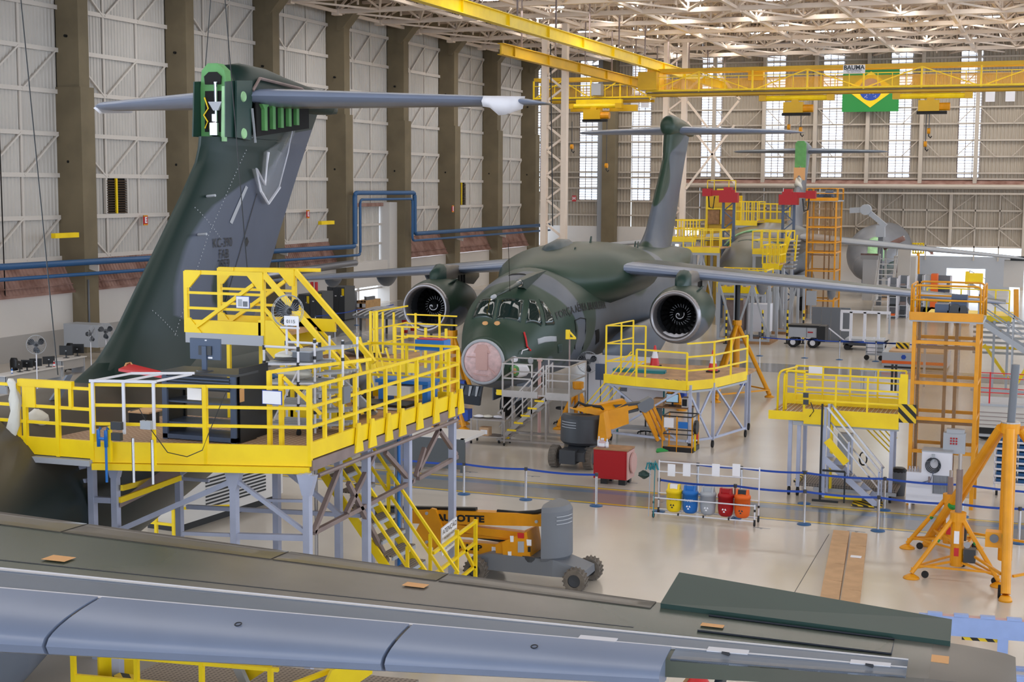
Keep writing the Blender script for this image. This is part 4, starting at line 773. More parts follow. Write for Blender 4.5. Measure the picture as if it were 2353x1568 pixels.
rings = [[on_fin(min(a, 34.2), min(z, 10.9), e + 0.05 * math.sin(a * 5 + z * 7)) for a, z in bag] for e in (0.03, 0.12)]; mb.loft(rings); bg_ = na.part('plastic_film', mb, 'plastic', True, local=True)
mk('film_edge', MB().path([on_fin(min(a, 34.2), z, 0.14) for a, z in bag[3:9]], 0.035, 5), 'white', bg_); mk('film_edge', MB().path([on_fin(min(a, 34.2), z, 0.12) for a, z in (bag[0], bag[2], bag[3])], 0.018, 5), 'white', bg_)
# spine details
na.part('spine_antenna', MB().prism([(0, 0), (0.25, 0), (0.55, 0.42), (0.42, 0.42)], 0.05, fus_pt(22.9, 0.3), (0.2, 1, 0), (0, 0, 1)), 'acgrey', local=True)
# near wing in pieces
def strip_mesh(s0, s1, x0, x1, up=True, e=0.0, n=14, m=6, thick=0.03):
    mb = MB(); g = []
    for i in range(n + 1):
        s = s0 + (s1 - s0) * i / n; g.append([wpt(s, x0 + (x1 - x0) * j / m, up, lift=e) for j in range(m + 1)])
    top = [p for r_ in g for p in r_]; k = m + 1; N_ = len(top); vs = top + [p - V((0, 0, thick)) for p in top]; fs = []
    for i in range(n):
        for j in range(m):
            q = (i * k + j, i * k + j + 1, (i + 1) * k + j + 1, (i + 1) * k + j); fs.append(q[::-1]); fs.append(tuple(c + N_ for c in q))
    bd = [(i * k, (i + 1) * k) for i in range(n)] + [((i + 1) * k + m, i * k + m) for i in range(n)] + [(j + 1, j) for j in range(m)] + [(n * k + j, n * k + j + 1) for j in range(m)]
    fs += [(a, b, b + N_, a + N_) for a, b in bd]; mb.add(vs, fs); return mb
SW = 2.0
core = MB(); rings = []; xs = [0.12 + 0.88 * (0.5 - 0.5 * math.cos(PI * k / 14)) for k in range(15)]
for i in range(41):
    s = 1.2 + (16.55 - 1.2) * i / 40; rings.append([wpt(s, x) for x in reversed(xs)] + [wpt(s, x, False) for x in xs])
core.loft(rings); core.at = [0.55 * math.sin(v[0] * 0.75 + 0.6) + 0.25 * math.sin(v[1] * 1.4 + v[0] * 0.3) + 0.1 for v in core.v]
nw = na.part('wing', core, 'camo_wing', True, local=True); autosmooth(nw, 0.6)
mk('leading_edge_band', strip_mesh(2.4, 16.3, 0.255, 0.41, True, 0.012, 30), 'acgrey', nw, True)
mk('paint_line', strip_mesh(2.4, 16.3, 0.405, 0.432, True, 0.016, 30, 2), 'whiteline', nw, True); mk('paint_line', strip_mesh(2.4, 16.3, 0.248, 0.268, True, 0.018, 30, 2), 'whiteline', nw, True)
for s0, s1 in ((2.4, 4.6), (4.62, 7.78), (7.82, 10.98), (11.02, 13.75)):
    mb = MB(); rings = []; xx = [0.25, 0.2, 0.15, 0.1, 0.06, 0.03, 0.012, 0.0]; lo = [0.012, 0.04, 0.1, 0.16]
    for i in range(9):
        s = s0 + (s1 - s0) * i / 8; rings.append([wpt(s, x, True, 0.115, 0.012) + V((0, -0.04 * (1 - x / 0.25), -0.02 * (1 - x / 0.25))) for x in xx] + [wpt(s, x, False, 0.115, -0.01) + V((0, -0.04, -0.03)) for x in lo])
    mb.loft(rings); sl = mk('slat', mb, 'aclight', nw, True); autosmooth(sl, 0.7)
    c = wpt((s0 + s1) / 2, 0.13, True, 0.115, 0.01); mk('slat_mark', MB().lathe([(0.03, 0), (0.045, 0.004), (0.03, 0.008)], c, (0, -0.3, 1), 12), 'navy', sl)
mk('slat_bay', strip_mesh(13.8, 16.3, 0.12, 0.25, True, 0.014, 8, 3), 'acgrey', nw, True)
for s in (14.35, 15.9):
    p = wpt(s, 0.2, True, lift=0.0); q = MB().bar(p + V((0, 0.1, 0.0)), p + V((-0.1, -0.55, -0.75)), 0.09, 0.14); sk = mk('slat_track', q, 'navy', nw); mk('track_notch', strip_mesh(s - 0.22, s + 0.22, 0.24, 0.3, True, 0.024, 2, 2), 'whiteline', nw)
mk('track_notch', strip_mesh(12.75, 13.15, 0.24, 0.3, True, 0.024, 2, 2), 'whiteline', nw)
# flap and spoiler panels along the trailing edge, each a piece
for s0, s1 in ((2.5, 5.9), (5.93, 8.55), (8.58, 10.6), (10.63, 13.2)): mk('trailing_panel', strip_mesh(s0, s1, 0.86, 0.995, True, 0.012, 8, 3), 'acbrown', nw, True)
mk('panel_seam', strip_mesh(2.5, 13.2, 0.505, 0.512, True, 0.004, 20, 1, 0.01), 'navy', nw)
a0, b0, c0, d0 = wpt(13.3, 0.9), wpt(16.75, 0.9), wpt(16.75, 1.0), wpt(13.3, 1.0)
up = V((0, 0.95, 0.16)); lp = V((0, 0.9, 0.12))
mb = MB().hexa([a0 + V((0, 0, -0.03)), b0 + V((0, 0, -0.03)), b0 + V((0, 0.85, 0.05)), a0 + V((0, 1.15, 0.12)), a0 + V((0, 0, 0.06)), b0 + V((0, 0, 0.06)), b0 + V((0, 0.85, 0.09)), a0 + V((0, 1.15, 0.16))]); al = mk('aileron', mb, 'acdark', nw)
mk('hatch_outline', MB().path([wpt(13.9, 0.86, lift=0.012), wpt(16.1, 0.86, lift=0.012), wpt(16.1, 0.5, lift=0.012), wpt(13.9, 0.55, lift=0.012)], 0.014, 4), 'navy', nw)
# wing tip cap
rings = []
for s, k, dy in ((16.5, 1, 0), (16.9, 0.92, 0.1), (17.2, 0.75, 0.3), (17.42, 0.5, 0.6), (17.52, 0.15, 0.9)):
    c = wing_te(16.5) - wing_le(16.5); rg = []
    for x in reversed(xs): p = wpt(16.5, x, True, 0.105 * k); rg.append(V((s, p.y + dy * (1 - x) + (s - 16.5) * 0.2, p.z - 0.08 * (1 - k) - 0.105 * (s - 16.5))))
    for x in xs: p = wpt(16.5, x, False, 0.105 * k); rg.append(V((s, p.y + dy * (1 - x) + (s - 16.5) * 0.2, p.z - 0.08 * (1 - k) - 0.105 * (s - 16.5))))
    rings.append(rg)
tp = mk('wing_tip', MB().loft(rings), 'acbrown', nw, True); autosmooth(tp, 0.7)
mk('tip_light', strip_mesh(16.55, 16.75, 0.45, 0.62, True, 0.0, 2, 2), 'tape', tp)
# paper sheets taped to the wing
def wing_world(t, p): return t.o.matrix_basis @ V(p) if False else (Matrix.Translation(t.o.location) @ t.o.rotation_euler.to_matrix().to_4x4()) @ V(p)
def on_wing_px(px, py):
    best = None; Mx = (Matrix.Translation(na.o.location) @ na.o.rotation_euler.to_matrix().to_4x4()); Mi = Mx.inverted(); P = Mi @ CP; D = Mi.to_3x3() @ ray(px, py)
    z = 4.3
    for i in range(40):
        t_ = (z - P.z) / D.z; q = P + D * t_; s = max(2.3, min(16.6, q.x)); x = max(0.02, min(0.98, (q.y - wing_le(s)) / (wing_te(s) - wing_le(s)))); z = wpt(s, x).z
    return s, x
for (px, py), l in zip(((135, 1287), (955, 1348), (1637, 1441)), ('tan paper notice taped near the left end of the foreground wing', 'tan paper notice taped to the middle of the foreground wing', 'tan paper notice taped near the tip of the foreground wing')):
    s, x = on_wing_px(px, py); mb = strip_mesh(s - 0.13, s + 0.13, x - 0.028, x + 0.028, True, 0.02, 3, 2, 0.004); Mx = (Matrix.Translation(na.o.location) @ na.o.rotation_euler.to_matrix().to_4x4()); mb.v = [tuple(Mx @ V(v)) for v in mb.v]
    solo('paper_notice', mb, 'tape', l, 'paper')
# ---------------- third aircraft, far behind
fa = aircraft('far', 'far unpainted jet with green primer fin tip among yellow work stands', (-18.7, 87.0), 92.45, 0.25)
fuselage(fa, 0.95, 35.0, 'camo_far', lambda a, th: (a - 4.5) * 0.3 + 0.6 * math.sin(a + th * 2)); hump(fa, 'acbrown', lambda a, th: 1); wheels(fa, 0.25)
gp = fa.part('uncovered_crown', MB().loft([[fus_pt(a, th, 0.18) for th in [k * 0.12 for k in range(-8, 9)]] + [fus_pt(a, th, 0.0) for th in [k * 0.12 for k in range(8, -9, -1)]] for a in (7.2, 8, 9, 10, 11, 12, 13)]), 'primer', True, local=True)
for a in (7.4, 8.6, 9.8, 11.0, 12.2): mk('crown_frame', MB().path([fus_pt(a + 0.9 * th, th, 0.24) for th in [k * 0.16 for k in range(-6, 7)]], 0.06, 6), 'primerpale', gp)
mb = MB()
for th in [k * 0.1 for k in range(-9, 10)]: mb.path([fus_pt(a, th, 0.2) for a in (7.2, 9, 11, 13)], 0.02, 4)
mk('crown_stringers', mb, 'acdark', gp)
surf_patch(fa.o, 'intake_slot', [(4.6, -0.35), (4.6, 0.35), (4.9, 0.3), (4.9, -0.3)], 'acdark', 0.015, 3)
for sg in (-1, 1):
    w_ = wing(fa, sg, 17.2, ('acgrey', 'lightgrey')); stab(fa, sg, ('acgrey', 'acgrey'))
fin(fa, 'camo_far', lambda a, z: 1); bullet(fa, 'camo_far', lambda a, z: 1, 29.95)
fa.part('primer_fin_edge', MB().prism([(-0.42, 9.9), (0.42, 9.9), (0.42, 11.8), (0.25, 12.02), (-0.25, 12.02), (-0.42, 11.8)], 0.5, (0, 29.7, 0), (1, 0, 0), (0, 0, 1)), 'primer', local=True); fa.part('taped_fin_edge', MB().prism([(-0.42, 8.9), (0.42, 8.9), (0.42, 9.9), (-0.42, 9.9)], 0.5, (0, 29.2, 0), (1, 0, 0), (0, 0, 1)), 'tape', local=True)
fa.part('fin_cover', MB().path([(0.1, 28.6, 8.2), (0.0, 28.2, 8.6), (0.05, 28.6, 8.9)], 0.3, 8), 'cloth', True, local=True)
# ---------------- fourth aircraft: only its forward body shows
qa = aircraft('fourth', 'grey jet body with pale green open crown behind the right lift tower', (-14.3, 112.5), 90, 0.3)
fuselage(qa, 0.95, 16.0, 'camo_far', lambda a, th: 1); wheels(qa, 0.3, True, False)
surf_patch(qa.o, 'open_crown', [(1.6, 0.1), (1.5, 1.1), (2.2, 1.35), (3.2, 1.1), (3.4, 0.4), (2.6, 0.0)], 'primerpale', 0.05, 4); surf_patch(qa.o, 'dark_belly', [(1.2, 1.7), (1.2, 2.9), (6, 2.9), (6, 1.8)], 'acdark', 0.03, 4)
# ================================================================ near work dock around the nearest tail
def lerp(a, b, t): return V(a).lerp(V(b), t)
Z = V((0, 0, 1))
pc, pl, p0 = FZ(712, 1072, 3.8), FZ(215, 1062, 3.8), FZ(45, 1049, 3.8)
pr_ = V((-11.72, 27.5, 3.8)); zt = 4.12
dk = T('work_dock', 'large yellow railed work dock around the nearest tail, on light grey steel legs with a sky tint', 'platform', (pc.x, pc.y, 0))
yb = 23.7
dk.part('deck', MB().prism([(p0.x, p0.y + 0.05), (pl.x, pl.y + 0.05), (pc.x - 0.05, pc.y + 0.05), (pc.x - 0.05, yb), (-16.2, yb)], 0.08, (0, 0, 3.98), (1, 0, 0), (0, 1, 0)), 'deckmesh')
dk.part('deck_board', MB().prism([(-13.75, yb), (pc.x - 0.06, yb), (pr_.x - 0.06, pr_.y), (-13.75, pr_.y)], 0.08, (0, 0, 3.98), (1, 0, 0), (0, 1, 0)), 'ply')
def fascia(a, b, z0, z1, m='yellow', th=0.06, name='fascia'):
    a = V(a); b = V(b); dk.part(name, MB().bar((a.x, a.y, (z0 + z1) / 2), (b.x, b.y, (z0 + z1) / 2), th, z1 - z0), m)
fascia(FZ(-14, 1044, 3.8), pl, 3.86, 4.16); fascia(pl, pc, 3.8, 4.15); fascia(pc, pr_, 3.92, 4.2); fascia(pr_, (-13.75, pr_.y, 0), 3.92, 4.2); fascia((-13.75, 25.6, 0), (-13.75, pr_.y, 0), 3.92, 4.25); fascia((-13.75, yb, 0), (-12.2, yb, 0), 4.0, 4.3)
fascia(pl, pc, 3.68, 3.79, 'yellow', 0.2, 'edge_flange'); fascia(p0, pl, 3.74, 3.84, 'lightgrey', 0.25, 'edge_flange'); fascia(pc, pr_, 3.72, 3.9, 'steelbrown', 0.12, 'edge_beam')
def dbar(n, a, b, w, m='yellow', h=None): dk.bar(n, a, b, w, m, h)
def drail(a, b, zs, w=0.05):
    a = V(a); b = V(b)
    for i, z in enumerate(zs): dbar('rail', (a.x, a.y, z), (b.x, b.y, z), w)
H1 = (5.13, 4.78, 4.46)
drail(pl, pc, H1); drail(FZ(-14, 1044, 3.8), pl, (5.05, 4.7, 4.42)); drail(pc, pr_, (5.14, 4.8, 4.46)); drail(pr_, (-13.75, pr_.y, 0), (5.16, 4.82, 4.48)); drail((-13.75, yb + 0.1, 0), (-13.75, pr_.y, 0), (5.16, 4.8)); drail((-13.75, yb, 0), (-12.1, yb, 0), (5.1, 4.75))
for px in (215, 475, 712):
    q = lerp(pl, pc, (px - 215) / 497.0); dk.bar('post', (q.x, q.y, 3.8), (q.x, q.y, 5.15), 0.075, 'yellow')
for px in (45, 62, 137): q = lerp(p0, pl, (px - 45) / 170.0); dk.bar('post', (q.x, q.y, 3.85), (q.x, q.y, 5.07), 0.07, 'yellow')
q = lerp(p0, pl, 0.1); q2 = lerp(p0, pl, 0.25); dk.part('side_plate', MB().bar((q.x, q.y - 0.02, 4.9), (q2.x, q2.y - 0.02, 4.9), 0.03, 0.45), 'yellow')
q = lerp(p0, pl, 0.72); dk.bar('post', (q.x, q.y, 4.7), (q.x, q.y, 5.1), 0.06, 'yellow'); dk.bar('box_rail', lerp(p0, pl, 0.02) + Z * 1.3, lerp(p0, pl, 0.75) + Z * 1.3, 0.09, 'yellow', 0.12)
for y in (21.6, 22.2, 22.75, 23.3, 24.0, 24.6, 25.4, 26.2, 27.0, 27.5):
    t_ = (y - pc.y) / (pr_.y - pc.y); q = lerp(pc, pr_, t_); dk.bar('post', (q.x, q.y, 3.95), (q.x, q.y, 5.15), 0.06, 'yellow')
    if y > 22.3: dk.part('post_foot', MB().prism([(-0.16, -0.22), (0.16, -0.22), (0.05, 0.3), (-0.05, 0.3)], 0.04, (q.x + 0.07, q.y, 3.98), (0, 1, 0), (0, 0, 1)), 'yellow')
for x in (-13.75, -12.9, -12.1): dk.bar('post', (x, pr_.y, 3.95), (x, pr_.y, 5.17), 0.055, 'yellow')
for y in (23.9, 25.0, 26.2): dk.bar('post', (-13.75, y, 3.95), (-13.75, y, 5.17), 0.06, 'yellow')
for x in (-13.7, -13.5, -12.5): dk.bar('post', (x, yb, 3.95), (x, yb, 5.1), 0.06, 'yellow')
# gate frame at the corner, drawn with its own braces
dk.bar('gate_post', (-12.55, 21.25, 3.95), (-12.55, 21.25, 5.35), 0.07, 'yellow'); dk.bar('gate_post', (-12.35, 21.3, 3.95), (-12.35, 21.3, 5.3), 0.07, 'yellow'); dk.bar('gate_brace', (-12.3, 21.3, 5.25), (-11.75, 21.6, 4.6), 0.06, 'yellow'); dk.bar('gate_rail', (-12.55, 21.25, 5.33), (-11.8, 23.6, 5.33), 0.055, 'yellow')
dk.box('control_plate', -11.68, -11.62, 22.2, 22.45, 4.7, 5.0, 'midgrey')
# under-structure
def leg(x, y, z1=3.75, w=0.12, m='steel', z0=0.0):
    dk.bar('leg', (x, y, z0), (x, y, z1), w, m)
for px, y in ((212, 20.85), (265, 20.85), (538, 20.85), (706, 20.85)):
    p = FY(px, 1100, y); leg(p.x, y, 3.72)
    if px in (538, 706, 265): dk.part('leg_head', MB().prism([(-0.07, -0.35), (0.07, -0.35), (0.17, 0), (-0.17, 0)], 0.135, (p.x, y, 3.7), (1, 0, 0), (0, 0, 1)), 'steel')
for px, y in ((412, 23.4), (540, 24.2), (636, 23.4), (778, 23.6)): p = FY(px, 1150, y); leg(p.x, y, 3.85)
for y in (23.4, 25.2, 27.4): leg(-11.8, y, 3.85, 0.13)
leg(-12.0, 25.2, 3.8, 0.12)
for x in (-13.7,): leg(x, 27.4, 3.85)
def fy(px, py, y=20.85): return FY(px, py, y)
for a, b, w in (((235, 1236), (536, 1105), 0.09), ((542, 1103), (700, 1222), 0.07), ((45, 1060), (202, 1188), 0.1), ((215, 1148), (258, 1150), 0.1), ((420, 1226), (530, 1230), 0.06), ((540, 1232), (700, 1236), 0.1), ((95, 1095), (200, 1072), 0.06), ((105, 1098), (200, 1105), 0.07)):
    dk.bar('brace', fy(*a), fy(*b), w, 'steel')
for a, b, w, y in (((430, 1165), (830, 1185), 0.08, 23.4), ((600, 1150), (712, 1152), 0.05, 21.4), ((650, 1075), (790, 1190), 0.08, 23.0), ((440, 1075), (330, 1145), 0.06, 23.4), ((345, 1095), (480, 1105), 0.06, 23.4)):
    dk.bar('brace', FY(a[0], a[1], y), FY(b[0], b[1], y), w, 'steel')
for a, b in (((720, 1225), (780, 1075)), ((795, 1180), (860, 1045)), ((720, 1225), (950, 1105)), ((800, 1110), (890, 1290)), ((960, 1100), (1050, 1050)), ((955, 1095), (975, 1030)), ((885, 1040), (945, 1108)), ((1000, 975), (1048, 1045)), ((960, 1085), (1010, 985))):
    dk.bar('brace', FX(a[0], a[1], -11.8), FX(b[0], b[1], -11.8), 0.08, 'steelbrown')
dk.tube('conduit', (-11.9, 25.0, 3.8), (-11.9, 25.0, 0.1), 0.035, 'blue'); dk.tube('conduit', (-11.65, 21.3, 3.6), (-11.65, 27.3, 3.65), 0.04, 'steelbrown'); dk.tube('conduit', (-12.9, 23.5, 3.7), (-12.9, 23.5, 0.1), 0.035, 'alu')
for a, b in (((90, 1067), (60, 1060)),): pass
dk.part('wheel_shelf', MB().hexa([fy(275, 1155) - Z * 0.1, fy(275, 1125) + V((0, 1.2, 0)), fy(410, 1070, 23) , fy(415, 1098, 22.5), fy(275, 1150), fy(275, 1120) + V((0, 1.2, 0.05)), fy(410, 1066, 23), fy(415, 1093, 22.5)]), 'steelbrown'); dk.bar('shelf_edge', fy(275, 1150), fy(415, 1098, 22.5), 0.05, 'yellow', 0.1); dk.bar('shelf_edge', fy(280, 1122), fy(365, 1100, 22.5), 0.05, 'yellow', 0.1)
# stairs under the dock
st = T('dock_stair', 'yellow handrailed steel stair under the near dock, grey mesh treads', 'stairs', (-12.2, 24.6, 0))
for k in range(13):
    f_ = k / 12; x = -13.3 + 2.6 * f_; z = 3.6 - 3.45 * f_; st.box('tread', x, x + 0.28, 23.9, 24.9, z - 0.03, z, 'grate'); st.box('tread_edge', x + 0.25, x + 0.29, 23.9, 24.9, z - 0.09, z - 0.02, 'lightgrey')
for y in (23.88, 24.92):
    st.bar('stringer', (-13.3, y, 3.5), (-10.6, y, 0.05), 0.05, 'yellow', 0.16)
    for dz in (0.5, 0.95): st.bar('handrail', (-13.3, y, 3.6 + dz), (-10.6, y, 0.15 + dz), 0.05, 'yellow')
    for f_ in (0.12, 0.45, 0.78, 0.98): x = -13.3 + 2.7 * f_; z = 3.5 - 3.45 * f_; st.bar('baluster', (x, y, z), (x, y, z + 1.0), 0.055, 'yellow')
gt = T('stair_gate', 'short yellow swing gate beside the attention sign', 'gate', (-11.4, 27.0, 0))
for y in (26.6, 27.6): gt.bar('post', (-11.35, y, 0), (-11.35, y, 1.5), 0.07, 'yellow')
for z in (0.5, 1.0, 1.45): gt.bar('rail', (-11.35, 25.4, z - 0.15), (-11.35, 27.6, z), 0.06, 'yellow')
gt.bar('brace', (-11.35, 26.6, 1.4), (-11.35, 27.6, 0.4), 0.06, 'yellow')
a, b, c, d = FX(1013, 1215, -11.6), FX(1047, 1188, -11.6), FX(1047, 1248, -11.6), FX(1013, 1278, -11.6)
sg = T('warning_sign', 'white notice board reading ATENCAO on the right leg of the near dock', 'sign', (-11.6, a.y, d.z))
n_ = V((0.03, 0, 0)); sg.part('board', MB().hexa([d, c, c + n_, d + n_, a, b, b + n_, a + n_]), 'paper')
mid = (a + b + c + d) / 4 + V((0.045, 0, 0)); ax = (b - a).normalized(); ay = (a - d).normalized()
for i, (s, h) in enumerate((('ATENÇÃO!', 0.15), ('PROIBIDO ACESSO', 0.075), ('DE PESSOAS NÃO', 0.075), ('AUTORIZADAS', 0.075))): text_on(sg.o, s, h, mid + ay * (0.19 - 0.115 * i - (0.03 if i else 0)), ax, ay, 'navy', off=sg.loc)
# ---------------- upper stair platform on the dock
up_ = T('stair_platform', 'yellow step-over platform with gusseted rails on the dock by the near fin', 'platform', (-15, 24.3, 3.95))
YA, YB = 24.0, 25.2; D0 = 5.62
xl, xr = FY(430, 765, YA).x, FY(608, 775, YA).x
def ub(n, a, b, w, m='yellow', h=None): up_.bar(n, a, b, w, m, h)
up_.box('deck', xl, xr + 0.5, YA, YB, D0 + 0.02, D0 + 0.08, 'ply'); up_.box('side_beam', xl, xr, YA - 0.06, YA, D0 - 0.2, D0, 'lightgrey')
for Y in (YA, YB):
    up_.box('toe_board', xl, xr + (0.9 if Y == YB else 0.0), Y - 0.03, Y + 0.03, D0, D0 + 0.25, 'yellow')
    ub('post', (xl, Y, D0), (xl, Y, 6.82), 0.08); ub('post', (xr - 0.02, Y, D0), (xr - 0.02, Y, 6.82), 0.08); ub('top_rail', (xl, Y, 6.8), (xr + 0.05, Y, 6.8), 0.08)
    for z in (6.1, 6.4): ub('rail', (xl, Y, z), (xr, Y, z), 0.05)
    ub('brace', (xl + 0.25, Y - 0.04, D0 + 0.12), (xr - 0.2, Y - 0.04, 6.6), 0.07)
    for x, z, s, v in ((xl, 6.84, 1, -1), (xl, D0 - 0.05, 1, 1), (xr, 6.84, -1, -1)): up_.part('gusset', MB().prism([(0, 0), (s * 0.36, 0), (s * 0.36, v * 0.06), (s * 0.1, v * 0.34), (0, v * 0.34)], 0.05, (x, Y - 0.03, z), (1, 0, 0), (0, 0, 1)), 'yellow')
    ub('handrail', (xr, Y, 6.8), (xr + 1.75, Y, 5.05), 0.09); ub('handrail', (xr, Y, 6.15), (xr + 1.45, Y, 4.8), 0.06); up_.part('stringer_plate', MB().prism([(-0.12, 0.3), (0.2, 0.3), (0.5, -0.02), (0.5, -0.55), (0.42, -0.62), (-0.12, -0.12)], 0.06, (xr, Y, D0), (1, 0, 0), (0, 0, 1)), 'yellow')
    ub('stringer', (xr + 0.3, Y, D0 - 0.4), (xr + 1.75, Y, 4.0), 0.07, 'lightgrey', 0.18)
    for x in (xl + 0.95,): ub('leg', (x, Y, 3.98), (x, Y, D0), 0.07)
for k in range(5): x = xr + 0.45 + 0.27 * k; up_.box('tread', x, x + 0.24, YA, YB, D0 - 0.3 - 0.3 * k, D0 - 0.26 - 0.3 * k, 'grate'); up_.box('tread_nosing', x + 0.2, x + 0.25, YA, YB, D0 - 0.31 - 0.3 * k, D0 - 0.25 - 0.3 * k, 'hazard')
up_.bar('cross_rail', (xl, YB, 6.8), (xr + 0.3, YB + 0.5, 6.8), 0.07, 'yellow')
def paper(px, py, w, h, y, label, frame=True, m='paper'):
    p = FY(px, py, y); t = T('notice_sheet', label, 'notice', (p.x, p.y, p.z))
    if frame: t.box('sleeve', p.x - w / 2, p.x + w / 2, p.y, p.y + 0.01, p.z - h / 2, p.z + h / 2, 'beltblue')
    t.box('page', p.x - w / 2 * 0.92, p.x + w / 2 * 0.92, p.y - 0.012, p.y, p.z - h / 2 * 0.9, p.z + h / 2 * 0.9, m)
    return t, p
t_, p = paper(558, 695, 0.3, 0.24, YA - 0.1, 'printed sheet in blue sleeve on the upper yellow platform rail')
t_.box('print_block', p.x - 0.1, p.x - 0.01, p.y - 0.016, p.y - 0.012, p.z - 0.08, p.z + 0.06, 'lightgrey'); t_.box('print_block', p.x + 0.01, p.x + 0.11, p.y - 0.016, p.y - 0.012, p.z - 0.08, p.z + 0.02, 'midgrey')
paper(447, 906, 0.3, 0.22, pc.y - 0.2 - 0.25, 'blank white sheet on the dock rail in front of the dark cabinet', False); paper(625, 914, 0.38, 0.24, pc.y - 0.2, 'white sheet in blue sleeve hung on dock rail right of the cabinet')
# ---------------- tube rack on the dock with fan and boxes
rk = T('tube_rack', 'white tube rack with black joints and grey roller shelves on the dock', 'rack', (-12.75, 23.0, 4.02))
rx0, rx1, ry0, ry1 = -13.42, -12.72, 22.55, 23.35
for x in (rx0, rx1):
    for y in (ry0, ry1):
        rk.tube('upright', (x, y, 4.12), (x, y, 5.6), 0.022, 'white')
        for z in (4.12, 4.55, 4.95, 5.3, 5.58): rk.part('joint', MB().tube((x, y, z - 0.04), (x, y, z + 0.04), 0.032, 8), 'black')
        cs_ = rk.part('castor', MB().tube((x - 0.02, y, 4.065), (x + 0.02, y, 4.065), 0.06, 12), 'rubber')
for z in (4.18, 4.55, 4.95, 5.3):
    for k in range(5): y = ry0 + 0.05 + k * (ry1 - ry0 - 0.1) / 4; rk.bar('shelf_roller', (rx0, y, z), (rx1 + 0.35, y, z), 0.07, 'lightgrey', 0.04)
    for y in (ry0, ry1): rk.tube('shelf_rail', (rx0, y, z - 0.03), (rx1 + 0.3, y, z + 0.02), 0.02, 'white')
for y in (ry0, ry1): rk.tube('top_rail', (rx0, y, 5.6), (rx1, y, 5.6), 0.024, 'white'); rk.tube('brace', (rx0 + 0.2, y, 4.3), (rx1, y, 5.2), 0.018, 'white')
rk.tube('sign_arm', (-12.75, 22.6, 5.6), (-12.75, 22.6, 6.15), 0.022, 'white'); rk.tube('sign_arm', (-13.1, 22.6, 5.95), (-12.72, 22.6, 5.95), 0.02, 'white')
pb = rk.box('number_board', -13.0, -12.72, 22.55, 22.57, 6.0, 6.17, 'paper'); text_on(pb, '0115', 0.09, (-12.86, 22.54, 6.07), (1, 0, 0), (0, 0, 1), 'navy', off=rk.loc)
rc = T('rack_shelf', 'second grey roller rack beyond the white tube rack on the dock', 'rack', (-12.3, 23.3, 4.02))
for z in (4.15, 4.4, 4.75, 5.1, 5.55):
    for k in range(4): rc.bar('shelf_roller', (-12.55, 22.9 + 0.13 * k, z), (-11.95, 23.0 + 0.13 * k, z + 0.05), 0.07, 'lightgrey', 0.04)
for x in (-12.55, -11.98):
    rc.tube('upright', (x, 22.85, 4.02), (x, 22.85, 5.75), 0.022, 'white'); rc.tube('upright', (x, 23.42, 4.02), (x, 23.42, 5.75), 0.022, 'white')
    for z in (4.4, 4.9, 5.4, 5.7): rc.part('joint', MB().tube((x, 22.85, z - 0.03), (x, 22.85, z + 0.03), 0.033, 8), 'black')
def blob(name, c, sx, sy, sz, m, label, cat, seed=0, n=10):
    rr = random.Random(seed); rings = []
    for i in range(7):
        f_ = i / 6; k = math.sin(PI * (0.06 + 0.88 * f_)); rings.append([(c[0] + sx * k * (1 + 0.18 * rr.uniform(-1, 1)) * math.cos(2 * PI * j / n), c[1] + sy * k * (1 + 0.18 * rr.uniform(-1, 1)) * math.sin(2 * PI * j / n), c[2] + sz * f_ + 0.06 * sz * rr.uniform(-1, 1) * (0 < i)) for j in range(n)])
    return solo(name, MB().loft(rings), m, label, cat, smooth=True)
blob('packing_sheet', (-13.15, 22.85, 5.33), 0.22, 0.2, 0.17, 'cloth', 'crumpled white sheet on the top shelf of the white tube rack', 'sheet', 3); blob('packing_sheet', (-13.0, 22.9, 4.98), 0.38, 0.25, 0.24, 'cloth', 'bulging white wrapped bundle on the second shelf of the tube rack', 'bundle', 5)
bx = T('shelf_tray', 'grey plastic tray lying on top of the white tube rack', 'tray', (-12.75, 22.95, 5.33)); bx.box('tray_body', -12.95, -12.6, 22.75, 23.25, 5.33, 5.5, 'midgrey'); bx.box('tray_lid', -12.97, -12.58, 22.73, 23.27, 5.5, 5.53, 'lightgrey')
